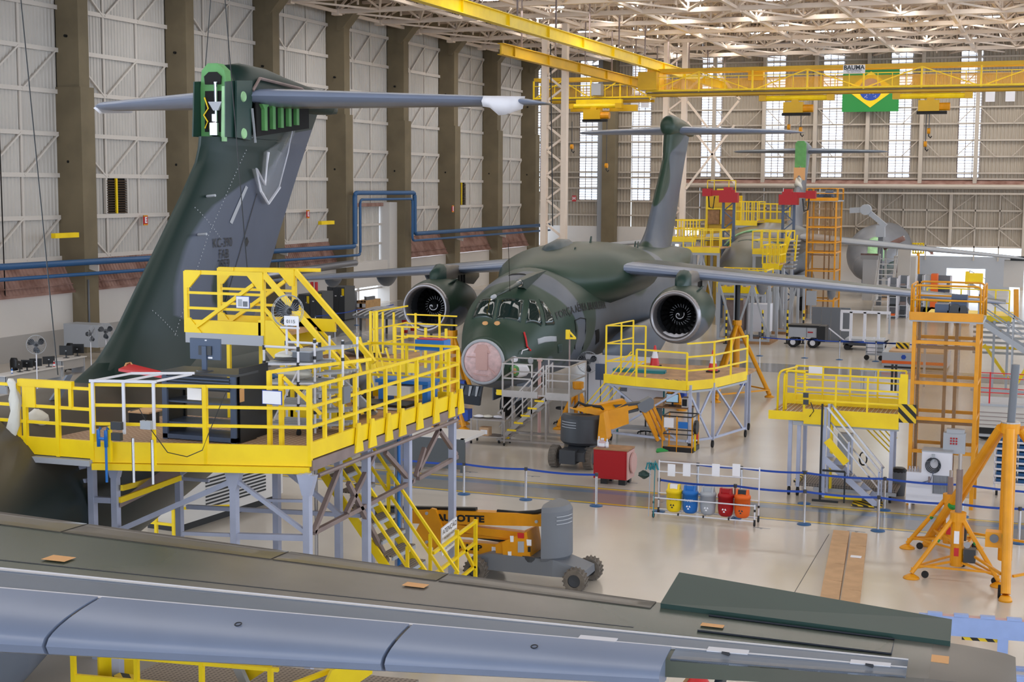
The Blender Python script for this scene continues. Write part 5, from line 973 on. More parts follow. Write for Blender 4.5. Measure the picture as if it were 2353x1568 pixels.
# ---------------- fans
def fan_thing(name, label, loc, rz, h, rad, fm='white', tilt=0.0):
    t = T(name, label, 'fan', loc, rz); L = dict(local=True)
    t.part('base', MB().lathe([(0.02, 0.05), (0.22, 0.03), (0.24, 0.0), (0.0, 0.0)], (0, 0, 0), (0, 0, 1), 20), 'darkgrey', True, **L); t.tube('pole', (0, 0, 0.03), (0, 0, h - 0.05), 0.022, fm, **L)
    t.part('motor', MB().lathe([(0.02, 0.16), (0.08, 0.14), (0.11, 0.04), (0.1, -0.06), (0.03, -0.1)], (0, 0.06, h), (0, 1, 0), 16, True), 'darkgrey', True, **L)
    for k in range(3):
        th = k * 2 * PI / 3 + 0.4; pts = []
        for rr, wd, tw in ((0.06, 0.03, 0.0), (0.35 * rad + 0.05, 0.11, 0.05), (0.7 * rad, 0.13, 0.08), (0.9 * rad, 0.06, 0.06)):
            c, s = math.cos(th + 0.25 * rr / rad), math.sin(th + 0.25 * rr / rad); p = V((rr * c, -0.06, h + rr * s)); d = V((-s, 0, c)) * wd; pts.append((p - d + V((0, tw, 0)), p + d - V((0, tw, 0))))
        mb = MB(); vs = [q for pr in pts for q in pr]; mb.add(vs, [(2 * i, 2 * i + 1, 2 * i + 3, 2 * i + 2) for i in range(3)]); t.part('blade', mb, 'navy', **L)
    gd = MB()
    for yy in (-0.14, 0.03): gd.path([(rad * math.cos(k * PI / 14), yy * 0.4 - 0.04, h + rad * math.sin(k * PI / 14)) for k in range(29)], 0.008, 4)
    for k in range(28):
        th = k * PI / 14; gd.bar((0.06 * math.cos(th), -0.15, h + 0.06 * math.sin(th)), (rad * math.cos(th), -0.05, h + rad * math.sin(th)), 0.004); gd.bar((0.06 * math.cos(th), 0.03, h + 0.06 * math.sin(th)), (rad * math.cos(th), -0.03, h + rad * math.sin(th)), 0.004)
    t.part('guard', gd, 'lightgrey', **L); return t
p = FY(655, 715, 22.7); fan_thing('pedestal_fan', 'grey pedestal fan standing on top of the white tube rack', (p.x, 22.75, 5.36), 0.9, p.z - 5.36, 0.29)
# ---------------- dark cabinet with monitor
cb = T('rack_cabinet', 'dark blue open equipment cabinet with louvred top on the dock', 'cabinet', (-14.2, 21.5, 4.02))
x0, x1, y0, y1, z0, z1 = FY(372, 900, 21.3).x, FY(540, 900, 21.3).x, 21.3, 22.0, 4.02, 5.22
for x in (x0, x1 - 0.1): cb.box('frame_post', x, x + 0.1, y0, y0 + 0.05, z0, z1 - 0.02, 'bluegrey')
for x in (x0, x1 - 0.02): cb.box('side_panel', x, x + 0.02, y0 + 0.05, y1, z0, z1, 'black')
cb.box('back_post', x0, x0 + 0.05, y1 - 0.05, y1, z0, z1, 'black'); cb.box('top', x0, x1 + 0.05, y0 - 0.02, y1, z1 - 0.02, z1 + 0.02, 'darkgrey'); cb.box('base', x0, x1, y0, y1, z0 + 0.02, z0 + 0.1, 'bluegrey')
for k in range(4): cb.box('louvre', x0 + 0.06, x1 - 0.1, y0 - 0.03, y0 + 0.02, 4.96 + 0.055 * k, 4.985 + 0.055 * k, 'bluegrey')
cb.box('louvre_panel', x0 + 0.05, x1 - 0.08, y0 + 0.02, y0 + 0.03, 4.92, 5.18, 'navy')
for z in (4.3, 4.68): cb.box('shelf', x0 + 0.02, x1 - 0.02, y0 + 0.05, y1 - 0.05, z, z + 0.03, 'bluegrey')
cb.box('side_door', x1 + 0.02, x1 + 0.04, y0 + 0.1, y1 + 0.35, z0 + 0.02, z1 + 0.12, 'black'); cb.box('handle_tag', x1 + 0.04, x1 + 0.05, y0 + 0.08, y0 + 0.22, 4.75, 4.98, 'tape')
for x in (x0 + 0.1, x1 - 0.1): cb.part('castor', MB().tube((x - 0.02, y0 + 0.1, 4.04), (x + 0.02, y0 + 0.1, 4.04), 0.03, 10), 'rubber')
mo = T('monitor', 'dark monitor seen from behind on top of the blue cabinet', 'monitor', (-14.03, 21.55, 5.24)); mp = FY(470, 785, 21.55)
mo.part('stand_base', MB().lathe([(0.0, 0.0), (0.16, 0.0), (0.15, 0.02), (0.0, 0.025)], (mp.x, 21.55, 5.24), (0, 0, 1), 20), 'darkgrey'); mo.box('stand_column', mp.x - 0.045, mp.x + 0.045, 21.52, 21.56, 5.26, 5.68, 'bluegrey'); sc_ = mo.box('screen_back', mp.x - 0.31, mp.x + 0.31, 21.56, 21.6, 5.44, 5.81, 'bluegrey')
mk('mount_plate', MB().box(mp.x - 0.12, mp.x + 0.14, 21.535, 21.56, 5.52, 5.68), 'darkgrey', sc_, off=mo.loc); mk('label_sticker', MB().box(mp.x + 0.06, mp.x + 0.15, 21.555, 21.56, 5.46, 5.49), 'paper', sc_, off=mo.loc); mk('badge', MB().box(mp.x + 0.0, mp.x + 0.04, 21.555, 21.56, 5.77, 5.79), 'paper', sc_, off=mo.loc)
# things on the dock floor and rails
bb = T('tool_case', 'open black case on the dock floor left of the cabinet', 'case', (-15.0, 21.5, 4.02)); bp = FZ(322, 975, 4.05)
bb.box('case_body', bp.x - 0.25, bp.x + 0.15, bp.y, bp.y + 0.4, 4.02, 4.25, 'black'); bb.box('case_lid', bp.x - 0.26, bp.x + 0.2, bp.y - 0.01, bp.y + 0.5, 4.25, 4.28, 'card')
fr = T('rail_frame', 'white aluminium hook-on frame hung over the dock rail', 'frame', (-15.4, 20.6, 4.3))
for px in (222, 293, 362):
    q = lerp(pl, pc, (px - 215) / 497.0); fr.bar('hook_bar', (q.x, q.y - 0.06, 4.3), (q.x, q.y - 0.06, 5.2), 0.05, 'white', 0.03)
    fr.bar('hook_arm', (q.x, q.y - 0.06, 5.2), (q.x + 0.25, q.y + 0.7, 5.25), 0.035, 'white')
q0, q1 = lerp(pl, pc, 0.0), lerp(pl, pc, 0.31); fr.bar('top_bar', q0 + V((0, -0.06, 1.4)), q1 + V((0, -0.06, 1.4)), 0.045, 'white'); fr.bar('back_bar', q0 + V((0.3, 0.7, 1.45)), q1 + V((0.25, 0.7, 1.47)), 0.04, 'white')
hd = T('hydraulic_lever', 'pair of bright blue tubular handles clamped at the dock edge', 'lever', (-15.5, 20.2, 3.8))
for px in (226, 243): p = FY(px, 990, pl.y + 0.0 - 0.12); hd.part('grip', MB().path([(p.x - 0.0, p.y, 4.1), (p.x, p.y, 4.38), (p.x + 0.04, p.y, 4.42)], 0.032, 8), 'blue', True)
p = FY(235, 1000, pl.y - 0.12); hd.tube('link', (p.x - 0.09, p.y, 4.24), (p.x + 0.09, p.y, 4.24), 0.025, 'blue'); hd.tube('stem', (p.x + 0.07, p.y, 4.2), (p.x + 0.07, p.y, 3.5), 0.022, 'blue')
cbx = T('control_box', 'grey control boxes with cables on yellow posts at the dock edge', 'control box', (-15.0, 20.1, 3.8)); 
for px, py, w, h, m in ((272, 978, 0.2, 0.13, 'darkgrey'), (272, 1003, 0.18, 0.13, 'darkgrey'), (340, 976, 0.2, 0.14, 'lightgrey')): p = FY(px, py, pl.y - 0.1); cbx.box('box', p.x - w / 2, p.x + w / 2, p.y - 0.08, p.y, p.z - h / 2, p.z + h / 2, m)
for px in (253, 354): p = FY(px, 1000, pl.y - 0.06); cbx.bar('bracket_post', (p.x, p.y, 3.85), (p.x, p.y, 4.45), 0.05, 'yellow')
for px in (306, 350): p = FY(px, 1040, pl.y - 0.16); cbx.tube('clamp_pole', (p.x, p.y, 3.55), (p.x, p.y, 4.3), 0.025, 'chrome')
cbl = [FY(300, 945, pl.y - 0.1), FY(320, 940, pl.y - 0.15), FY(345, 985, pl.y - 0.15), FY(385, 1040, pl.y - 0.15), FY(430, 1050, pl.y - 0.15), FY(465, 1035, pl.y - 0.15), FY(478, 1000, pl.y - 0.1), FY(520, 900, pl.y + 0.2)]
cbx.part('cable', MB().path(cbl, 0.008, 5), 'black')
rl = T('red_cover', 'red padded cover board with tan strap lying on the near fuselage', 'cover', (-16.6, 21.5, 4.7))
P4 = [FZ(272, 850, 4.86), FZ(300, 838, 4.9), FZ(372, 856, 4.88), FZ(372, 866, 4.84)]
rl.part('board', MB().hexa([q - Z * 0.03 for q in P4] + [q + Z * 0.02 for q in P4]), 'redbright'); rl.part('strap', MB().path([FZ(287, 842, 4.9), FZ(290, 836, 4.93), FZ(300, 834, 4.93), FZ(304, 840, 4.9)], 0.02, 6), 'tape')
blob('cushion', FZ(585, 880, 4.3), 0.55, 0.3, 0.32, 'bluegrey' if False else 'bluepipe', 'blue padded cushion on the near fuselage right of the cabinet', 'cushion', 9)
# wrapped cloth at the left post
c = FY(24, 930, p0.y - 0.05); rr = random.Random(4)
solo('cloth_wrap', MB().loft([[(c.x + 0.1 * math.sin(z * 3) + w_ * (1 + 0.4 * rr.uniform(-1, 1)) * math.cos(q * PI / 5), c.y + 0.6 * w_ * (1 + 0.4 * rr.uniform(-1, 1)) * math.sin(q * PI / 5), z) for q in range(10)] for z, w_ in ((3.98, 0.05), (4.1, 0.12), (4.35, 0.13), (4.6, 0.11), (4.8, 0.12), (4.95, 0.07), (5.1, 0.1), (5.16, 0.04))]), 'cloth', 'white cloth bundle hanging down the left post of the near dock', 'cloth', smooth=True); blob('cloth_wrap', FZ(85, 985, 4.15), 0.25, 0.2, 0.35, 'cloth', 'crumpled pale cloth lying against the side of the near dock', 'cloth', 12)
el = T('duct_elbow', 'grey ventilation duct elbow on the plywood part of the dock', 'duct', FZ(835, 915, 4.02)); c = el.loc
el.part('duct', MB().path([c + V((0.05, 0, 0.05)), c + V((0.05, 0, 0.25)), c + V((0.0, -0.1, 0.4)), c + V((-0.1, -0.25, 0.45))], 0.16, 14), 'midgrey', True); el.part('flange', MB().lathe([(0.16, 0), (0.24, 0), (0.24, 0.03), (0.16, 0.03)], c, (0, 0, 1), 18), 'darkgrey')
tb = T('blue_bench', 'blue framed low bench with cream box at the end of the dock', 'bench', (-12.6, 26.9, 4.02))
tb.box('top', -13.2, -12.0, 26.6, 27.2, 4.45, 4.52, 'blue')
for x in (-13.15, -12.15): tb.box('leg', x, x + 0.12, 26.65, 27.15, 4.02, 4.45, 'blue')
tb.box('cream_box', -12.9, -12.4, 26.55, 27.0, 4.2, 4.4, 'basewhite'); tb.box('board_stack', -13.3, -12.1, 25.8, 26.5, 4.03, 4.08, 'paper'); tb.box('board_stack', -13.3, -12.1, 25.75, 26.4, 4.09, 4.14, 'black')
bt_ = T('blue_tray', 'blue plastic tray of small parts on the dock end rail', 'tray', (-12.2, 27.6, 5.1)); p = FY(995, 800, 27.55)
bt_.box('tray', p.x - 0.42, p.x + 0.25, 27.55, 27.9, 5.05, 5.27, 'blue'); bt_.box('contents', p.x - 0.38, p.x + 0.2, 27.58, 27.86, 5.27, 5.29, 'redbright')
for x in (-0.3, 0.1): bt_.bar('bracket', (p.x + x, 27.6, 4.8), (p.x + x, 27.6, 5.05), 0.03, 'lightgrey')
# ---------------- lower platform under the foreground wing
lw = T('lower_platform', 'yellow low platform with hazard stripes below the foreground wing', 'platform', (-11, 16.2, 0))
A, B = FZ(168, 1500, 2.2), FZ(640, 1540, 2.2); Y0 = A.y
lw.bar('rail', A, B, 0.05, 'yellow'); lw.bar('toe_board', (A.x, A.y, 1.65), (B.x, B.y, 1.65), 0.05, 'yellow', 0.5)
for px in (168, 317, 467, 622): t_ = (px - 168) / 472.0; q = lerp(A, B, t_); lw.bar('post', (q.x, q.y, 1.3), (q.x, q.y, 2.22), 0.06, 'yellow')
lw.part('deck', MB().prism([(A.x + 0.05, A.y + 0.05), (B.x + 1.0, B.y + 0.05), (B.x + 1.0, B.y + 2.2), (A.x + 0.05, A.y + 2.2)], 0.06, (0, 0, 1.45), (1, 0, 0), (0, 1, 0)), 'grate')
for k in range(6): lw.part('stripe', MB().box(A.x + 0.6 + 0.4 * k, A.x + 0.9 + 0.4 * k, A.y + 0.3, A.y + 0.36, 1.49, 1.52), 'hazard')
lw.box('bumper', A.x + 0.45, A.x + 0.75, A.y + 0.25, A.y + 0.4, 1.5, 1.85, 'hazard'); lw.bar('side_post', (A.x + 0.35, A.y + 0.5, 0), (A.x + 0.35, A.y + 0.5, 2.3), 0.12, 'steel'); lw.bar('side_plate', (A.x + 0.1, A.y + 0.4, 1.8), (A.x + 0.35, A.y + 0.9, 1.8), 0.05, 'yellow', 0.5)
for x in (A.x + 0.1, B.x + 0.6):
    for y in (A.y + 0.1, A.y + 2.0): lw.bar('leg', (x, y, 0), (x, y, 1.42), 0.1, 'steel')
lw.part('stair_plate', MB().prism([(0, 0), (0.9, 0), (0.7, -0.5), (0.35, -0.75), (0.1, -0.5)], 0.06, (A.x + 1.55, A.y + 1.4, 2.35), (1, 0, 0), (0, 0, 1)), 'yellow'); lw.bar('stair_stringer', (A.x + 1.2, A.y + 1.5, 2.6), (A.x + 2.0, A.y + 1.2, 1.5), 0.06, 'lightgrey', 0.16); lw.box('stair_plate', A.x + 2.0, A.x + 2.9, A.y + 1.7, A.y + 1.76, 1.9, 2.3, 'yellow')
lw.bar('side_rail', (B.x - 0.05, B.y, 1.9), (B.x + 0.6, B.y + 1.6, 2.0), 0.06, 'yellow'); lw.part('side_plate', MB().prism([(0, 0), (0.9, 0.4), (0.9, 0.65), (0.3, 0.55)], 0.06, (B.x + 0.25, B.y + 0.4, 1.5), (0.6, 0.8, 0), (0, 0, 1)), 'yellow')
gs = T('green_stand', 'dark green steel stand at the lower left under the wing', 'stand', FZ(20, 1540, 0)); c = FZ(10, 1568, 0.4)
gs.bar('column', (c.x, c.y, 0), (c.x, c.y, 2.4), 0.14, 'acdark'); gs.bar('brace', (c.x + 0.3, c.y - 0.1, 1.6), (c.x, c.y, 0.2), 0.1, 'rubber'); gs.bar('arm', (c.x + 0.3, c.y, 1.5), (c.x + 0.3, c.y, 2.4), 0.12, 'green')

# ground unit and low barrier seen between the dock legs
ga_ = T('ground_air_unit', 'long white ground air unit with vent slots behind the dock legs', 'machine', (-16.5, 33, 0)); a, b = FZ(420, 1225), FZ(650, 1150); d_ = (b - a).normalized(); n2 = V((-d_.y, d_.x, 0))
ga_.part('body', MB().bar(a + n2 * 0.6 + Z * 0.75, b + n2 * 0.6 + Z * 0.75, 1.2, 'x' and 1.1), 'basewhite')
for k in range(9): ga_.part('vent_slot', MB().bar(a + d_ * 0.9 - n2 * 0.012 + Z * (0.45 + 0.09 * k), a + d_ * 3.4 - n2 * 0.012 + Z * (0.45 + 0.09 * k), 0.02, 0.04), 'black')
ga_.part('skid', MB().bar(a + n2 * 0.6 + Z * 0.1, b + n2 * 0.6 + Z * 0.1, 1.0, 0.2), 'black'); p = a + d_ * 3.9 - n2 * 0.02; ga_.box('warning_plate', p.x - 0.1, p.x + 0.1, p.y - 0.02, p.y + 0.02, 0.9, 1.15, 'yellow')
lb = T('low_barrier', 'low yellow railing on the floor behind the dock legs', 'railing', FZ(350, 1215)); a, b = FZ(280, 1225), FZ(400, 1240)
for z in (0.35, 0.75): lb.bar('rail', a + Z * z, b + Z * z, 0.06, 'yellow')
for k in range(4): c = a.lerp(b, k / 3); lb.bar('post', c, c + Z * 0.78, 0.07, 'yellow')
lb.bar('rail', b + Z * 0.75, b + V((1.2, 0.9, 0.75)), 0.06, 'yellow'); lb.bar('post', b + V((1.2, 0.9, 0)), b + V((1.2, 0.9, 0.78)), 0.07, 'yellow')
# ================================================================ mid hall
def pxp(t, name, pts, Y, th, m, parent=None, label=None):
    """a plate whose outline stands in the plane Y, extruded by th along Y"""
    q = [FY(px, py, Y) for px, py in pts]; o = q[0]; mb = MB(); n = len(q); d = V((0, th / 2, 0))
    vs = [p - d for p in q] + [p + d for p in q]; fs = [tuple(range(n)), tuple(range(2 * n - 1, n - 1, -1))] + [(i, n + i, n + (i + 1) % n, (i + 1) % n) for i in range(n)]
    mb.add(vs, fs); return mk(name, mb, m, parent or t.o, off=t.loc, label=label)
def pbar(t, name, a, b, Y, w, m, h=None, Y2=None): return t.bar(name, FY(a[0], a[1], Y), FY(b[0], b[1], Y if Y2 is None else Y2), w, m, h)
# ---- barrier posts with belts
def stanchion(x, y, label, belt_to=None, hgt=0.88, deep=None):
    t = T('barrier_post', label, 'barrier', (x, y, 0), group='chrome belt barrier posts')
    t.part('base', MB().lathe([(0.0, 0.05), (0.04, 0.05), (0.17, 0.02), (0.18, 0.0), (0.0, 0.0)], (x, y, 0), (0, 0, 1), 24), 'bluepipe', True); t.tube('pole', (x, y, 0.03), (x, y, hgt), 0.035, 'chrome', 12); t.tube('head', (x, y, hgt - 0.07), (x, y, hgt + 0.02), 0.045, 'darkgrey', 10)
    if belt_to:
        a = V((x, y, hgt - 0.03)); b = V((belt_to[0], belt_to[1], hgt - 0.03)); L = (b - a).length; sag = 0.02 * L; mb = MB(); prev = None
        rings = []
        for k in range(9):
            f_ = k / 8; c = a.lerp(b, f_) - Z * (sag * 4 * f_ * (1 - f_)); rings.append([c + Z * 0.028, c - Z * 0.028, c - Z * 0.028 + V((0, 0.004, 0)), c + Z * 0.028 + V((0, 0.004, 0))])
        mb.loft(rings); t.part('belt', mb, 'beltblue')
def SX(px, Y): return FY(px, 1150, Y).x
ra = [SX(px, 36.2) for px in (908, 1066, 1208, 1370)]; rl_ = ('first front-row barrier post, behind the near dock\'s legs', 'front-row barrier post at the right end of the dark table', 'front-row barrier post left of the red cabinet', 'front-row barrier post standing in front of the red cabinet')
for i, x in enumerate(ra): stanchion(x, 36.2, rl_[i], (ra[i + 1], 36.2) if i < 3 else None)
rb = [SX(px, 36.25) for px in (1515, 1690, 1850, 2020, 2205, 2345)]; ll = ('left end of the bin rack', 'right part of the bin rack', 'between bin rack and white stair', 'before the flat cardboard strips', 'behind the two small orange jacks', 'behind the large orange jack')
for i, x in enumerate(rb): stanchion(x, 36.2, 'front-row barrier post by the ' + ll[i] if i < 2 else 'front-row barrier post ' + ll[i], (rb[i + 1], 36.2) if i < 5 else (rb[i] + 2.2, 36.2))
rc_ = [SX(px, 38.65) for px in (1602, 1702, 1848, 2032, 2212)]; ll = ('above the blue bin', 'above the orange bin', 'before the right yellow stand', 'left of the white machine', 'right of the white machine')
for i, x in enumerate(rc_): stanchion(x, 38.65, 'back-row barrier post ' + ll[i], (rc_[i + 1], 38.65) if i < 4 else (x + 3.2, 38.65))
# ---- bin rack
def lathe_bin(name, label, x, y, m, text):
    t = T(name, label, 'bin', (x, y, 0.14)); R = 0.2
    t.part('body', MB().lathe([(0.0, 0.0), (0.13, 0.01), (0.18, 0.06), (R, 0.2), (R, 0.5), (R + 0.012, 0.5), (R + 0.012, 0.56)], (x, y, 0.14), (0, 0, 1), 24), m, True)
    for s in (-1, 1): t.part('lid_horn', MB().prism([(-0.13, 0), (0.13, 0), (0.06, 0.17), (-0.06, 0.17)], 0.05, (x + s * 0.13, y, 0.7), (0, 1, 0), (0, 0, 1)), m)
    t.part('lid', MB().lathe([(R + 0.012, 0.56), (0.18, 0.6), (0.0, 0.64)], (x, y, 0.14), (0, 0, 1), 24), m, True); t.part('flap', MB().bar((x - 0.1, y - 0.02, 0.8), (x + 0.1, y - 0.02, 0.8), 0.12, 0.13), 'paper' if text == 'METAL' else (m if text == 'PAPER' else 'navy' if text else m))
    if text:
        vs, fs = txt(text, 0.09); mb = MB(); mb.add([(x + (R + 0.004) * math.sin(a / R), y - (R + 0.004) * math.cos(a / R), 0.14 + 0.36 + b) for a, b, c in vs], fs); t.part('lettering', mb, 'paper' if m != 'yellow' and m != 'orange' else 'navy')
    mb = MB()
    for k in range(3):
        th = k * 2 * PI / 3 + 0.5; cx, cz = 0.045 * math.cos(th), 0.36 + 0.045 * math.sin(th) - 0.03; mb.add([(x + cx + 0.03 * math.cos(th + q), y - R - 0.003, cz + 0.03 * math.sin(th + q)) for q in (1.2, 2.6, -2.6, -1.2)], [(0, 1, 2, 3)])
    t.part('recycling_mark', mb, 'paper' if m not in ('yellow', 'orange') else 'navy')
yb_ = 35.75
for px, m, l, tx in ((1549, 'yellow', 'yellow recycling bin with white flap, leftmost on the bin rack', 'METAL'), (1586, 'blue', 'blue recycling bin lettered in white on the bin rack', 'PAPER'), (1627, 'lightgrey', 'grey recycling bin in the middle of the bin rack', ''), (1668, 'red', 'red recycling bin on the bin rack', ''), (1706, 'orange', 'orange recycling bin, rightmost on the bin rack', 'PERIGOSO')):
    lathe_bin('recycling_bin', l, FY(px, 1150, yb_).x, yb_, m, tx)
br_ = T('bin_rack', 'white tube rack on castors holding five coloured bins', 'rack', (-8.3, 35.75, 0)); bx0, bx1 = FY(1507, 1190, yb_).x, FY(1738, 1200, yb_).x
for x in (bx0, bx1):
    for y in (35.5, 36.0):
        br_.tube('upright', (x, y, 0.1), (x, y, 0.55), 0.018, 'white'); br_.part('castor', MB().tube((x - 0.02, y, 0.06), (x + 0.02, y, 0.06), 0.06, 12), 'rubber')
        for z in (0.14, 0.4): br_.part('joint', MB().tube((x, y, z - 0.03), (x, y, z + 0.03), 0.028, 8), 'black')
    br_.tube('upright', (x, 36.0, 0.5), (x, 36.0, 1.42), 0.018, 'white')
for z, y in ((0.12, 35.5), (0.12, 36.0), (0.52, 35.5), (0.55, 36.0), (1.12, 36.0), (1.38, 36.0)): br_.tube('rail', (bx0, y, z), (bx1, y, z), 0.018, 'white')
for f_ in (0.25, 0.5, 0.75):
    x = bx0 + (bx1 - bx0) * f_; br_.tube('cross_tube', (x, 35.5, 0.12), (x, 36.0, 0.12), 0.016, 'white'); br_.part('joint', MB().tube((x, 35.5, 0.1), (x, 35.5, 0.16), 0.026, 8), 'black')
for k, px in enumerate((1543, 1578, 1645, 1692)): p = FY(px, 1080, 35.96); solo('hung_sheet', MB().box(p.x - 0.1, p.x + 0.1, 35.95, 35.965, p.z - 0.17, p.z + 0.15), 'paper', ('first', 'second', 'third', 'last')[k] + ' white sheet clipped on the bin rack from the left', 'paper')
for px, m, l in ((1496, 'lightgrey', 'thin grey broom handle with teal head leaning at the bin rack'), (1507, 'teal', 'teal handled mop standing at the left end of the bin rack')):
    p = FY(px, 1190, 35.6); t = T('mop', l, 'mop', (p.x, 35.4, 0)); t.tube('handle', (p.x, 35.35, 0.05), (p.x, 35.45, 1.5), 0.013, m)
    for k in range(7): t.part('strand', MB().path([(p.x, 35.38, 1.42), (p.x + 0.06 * math.cos(k), 35.36 + 0.06 * math.sin(k), 1.45), (p.x + 0.11 * math.cos(k), 35.38 + 0.1 * math.sin(k), 1.28)], 0.02, 5), 'teal')
p = FY(1518, 1037, 35.5); t = T('dustpan', 'bright green dustpan hooked on top of the mop handles', 'dustpan', p); t.part('pan', MB().loft([[p + V((-0.1, 0, 0.06)), p + V((-0.1, 0.1, 0.0)), p + V((-0.1, 0, -0.06)), p + V((-0.1, -0.1, 0))], [p + V((0.02, 0, 0.09)), p + V((0.02, 0.12, 0)), p + V((0.02, 0, -0.03)), p + V((0.02, -0.12, 0))], [p + V((0.2, 0, 0.03)), p + V((0.2, 0.02, 0.02)), p + V((0.2, 0, 0.0)), p + V((0.2, -0.02, 0.02))]]), 'green')
p = FY(1480, 1088, 35.5); blob('shaggy_mop', p - Z * 0.15, 0.16, 0.1, 0.22, 'acdark', 'dark shaggy mop head hanging left of the bin rack', 'mop', 21)
# ---- red cabinet
rx, ry = FZ(1362, 1112).x, 39.0; rw = FZ(1438, 1118).x - rx
rd_ = T('red_cabinet', 'red metal tool cabinet on a black base beside the lane', 'cabinet', (rx, ry, 0)); rd_.box('body', rx, rx + rw, ry, ry + 0.75, 0.16, 1.0, 'red'); rd_.box('side', rx + rw, rx + rw + 0.03, ry + 0.02, ry + 0.73, 0.16, 0.98, 'salmon'); rd_.box('top', rx - 0.01, rx + rw + 0.03, ry - 0.01, ry + 0.76, 1.0, 1.03, 'wood')
rd_.box('drawer_face', rx + 0.03, rx + rw - 0.03, ry - 0.012, ry, 0.2, 0.97, 'red')
for x in (rx + 0.2, rx + rw - 0.25):
    for y in (ry + 0.05, ry + 0.5): rd_.box('foot', x, x + 0.2, y, y + 0.2, 0, 0.16, 'black')
rd_.part('hose_reel', MB().tube((rx + rw + 0.05, ry + 0.45, 0.6), (rx + rw + 0.1, ry + 0.45, 0.6), 0.3, 18), 'salmon')
def bottle(x, y, z, h, r, m, label):
    t = T('bottle', label, 'bottle', (x, y, z)); t.part('body', MB().lathe([(0, 0), (r, 0), (r, h * 0.6), (r * 0.4, h * 0.75), (r * 0.4, h * 0.85)], (x, y, z), (0, 0, 1), 14), m, True); t.part('cap', MB().lathe([(r * 0.45, h * 0.85), (r * 0.45, h), (0, h)], (x, y, z), (0, 0, 1), 10), 'white'); t.part('label_band', MB().lathe([(r * 1.02, h * 0.15), (r * 1.02, h * 0.5)], (x, y, z), (0, 0, 1), 14), 'paper')
bottle(rx + 0.06, ry + 0.3, 1.03, 0.3, 0.045, 'white', 'white pump bottle on the left edge of the red cabinet'); bottle(rx + 0.18, ry + 0.25, 1.03, 0.26, 0.11, 'pink', 'pink liquid jug on top of the red cabinet'); bottle(rx + 0.34, ry + 0.2, 1.03, 0.26, 0.045, 'white', 'white spray bottle right of the jug on the red cabinet')
# ---- cardboard strips
for k, (a, b, c, d, l) in enumerate((((1880, 1402), (1915, 1224), (1952, 1226), (1924, 1410), 'left flattened cardboard strip lying on the floor, three folds'), ((1928, 1410), (1957, 1229), (1993, 1232), (1973, 1416), 'right flattened cardboard strip on the floor with a white label'))):
    A, B, C_, D = [FZ(*q) for q in (a, b, c, d)]; t = T('cardboard_strip', l, 'cardboard', A)
    fr_ = [0, 0.3, 0.52, 0.78, 1.0] if k == 0 else [0, 0.22, 0.45, 0.78, 1.0]; hz = (0.05, 0.09, 0.07, 0.1, 0.06)
    for i in range(4):
        p, q, r2, s = A.lerp(B, fr_[i]), A.lerp(B, fr_[i + 1]), D.lerp(C_, fr_[i + 1]), D.lerp(C_, fr_[i]); q = q - (q - p) * 0.01; r2 = r2 - (r2 - s) * 0.01
        t.part('panel', MB().hexa([p, s, r2, q, p + Z * hz[i], s + Z * (hz[i] + 0.01), r2 + Z * hz[i + 1], q + Z * (hz[i + 1] + 0.01)]), 'card')
    if k: p = FZ(1967, 1280, 0.1); t.box('label_sticker', p.x - 0.12, p.x + 0.12, p.y - 0.06, p.y + 0.06, 0.09, 0.115, 'paper')
# ---- boom lift in front of the stairs (lower)
YB_ = 28.7
bl = T('boom_lift', 'orange articulated boom lift with grey counterweight behind the foreground wing', 'boom lift', (-10.2, YB_, 0))
cx, cy = FY(1232, 1300, YB_).x, YB_
def weight(t, cx, cy, z0, z1, R, a0, a1, m='midgrey', inner=0.25):
    pts = [(cx + R * math.cos(a0 + (a1 - a0) * k / 14), cy + R * math.sin(a0 + (a1 - a0) * k / 14)) for k in range(15)] + [(cx + inner * math.cos(a1), cy + inner * math.sin(a1)), (cx + inner * math.cos(a0), cy + inner * math.sin(a0))]
    mb = MB(); n = len(pts); rings = []
    for z, k in ((z0, 0.9), (z0 + 0.08, 1.0), (z1 - 0.1, 0.98), (z1, 0.88)): rings.append([(cx + (x - cx) * k, cy + (y - cy) * k, z) for x, y in pts])
    mb.loft(rings); o = t.part('counterweight', mb, m, True); autosmooth(o, 0.5)
    for z in (z1 - 0.2, z1 - 0.28, z1 - 0.36): mk('rib', MB().path([(cx + (R + 0.005) * math.cos(a0 + (a1 - a0) * k / 10), cy + (R + 0.005) * math.sin(a0 + (a1 - a0) * k / 10), z) for k in range(2, 6)], 0.012, 5), 'lightgrey', o, off=t.loc)
    return o
cw = weight(bl, cx + 0.15, cy + 0.1, 0.55, 1.72, 0.62, -1.35, 1.3)
def wheel(t, x, y, r, wd, ax=(0, 1, 0), m='tyre', hub='darkgrey'):
    w_ = t.part('wheel', MB().lathe([(r * 0.55, -wd / 2), (r * 0.95, -wd / 2), (r, -wd * 0.3), (r, wd * 0.3), (r * 0.95, wd / 2), (r * 0.55, wd / 2)], (x, y, r), ax, 24), m, False); mk('hub', MB().lathe([(0, -wd * 0.35), (r * 0.55, -wd * 0.4), (r * 0.55, wd * 0.4), (0, wd * 0.35)], (x, y, r), ax, 20), hub, w_, off=t.loc)
    mb = MB()
    a = V(ax)
    for k in range(18):
        th = 2 * PI * k / 18; u = V((0, 0, 1)); v = a.cross(u).normalized(); c = V((x, y, r)) + u * (r * 1.005 * math.cos(th)) + v * (r * 1.005 * math.sin(th)); d = (-u * math.sin(th) + v * math.cos(th)); mb.bar(c - a * wd * 0.42 + d * 0.02, c + a * wd * 0.42 - d * 0.02, 0.035, 0.035)
    mk('tread_lug', mb, m, w_, off=t.loc)
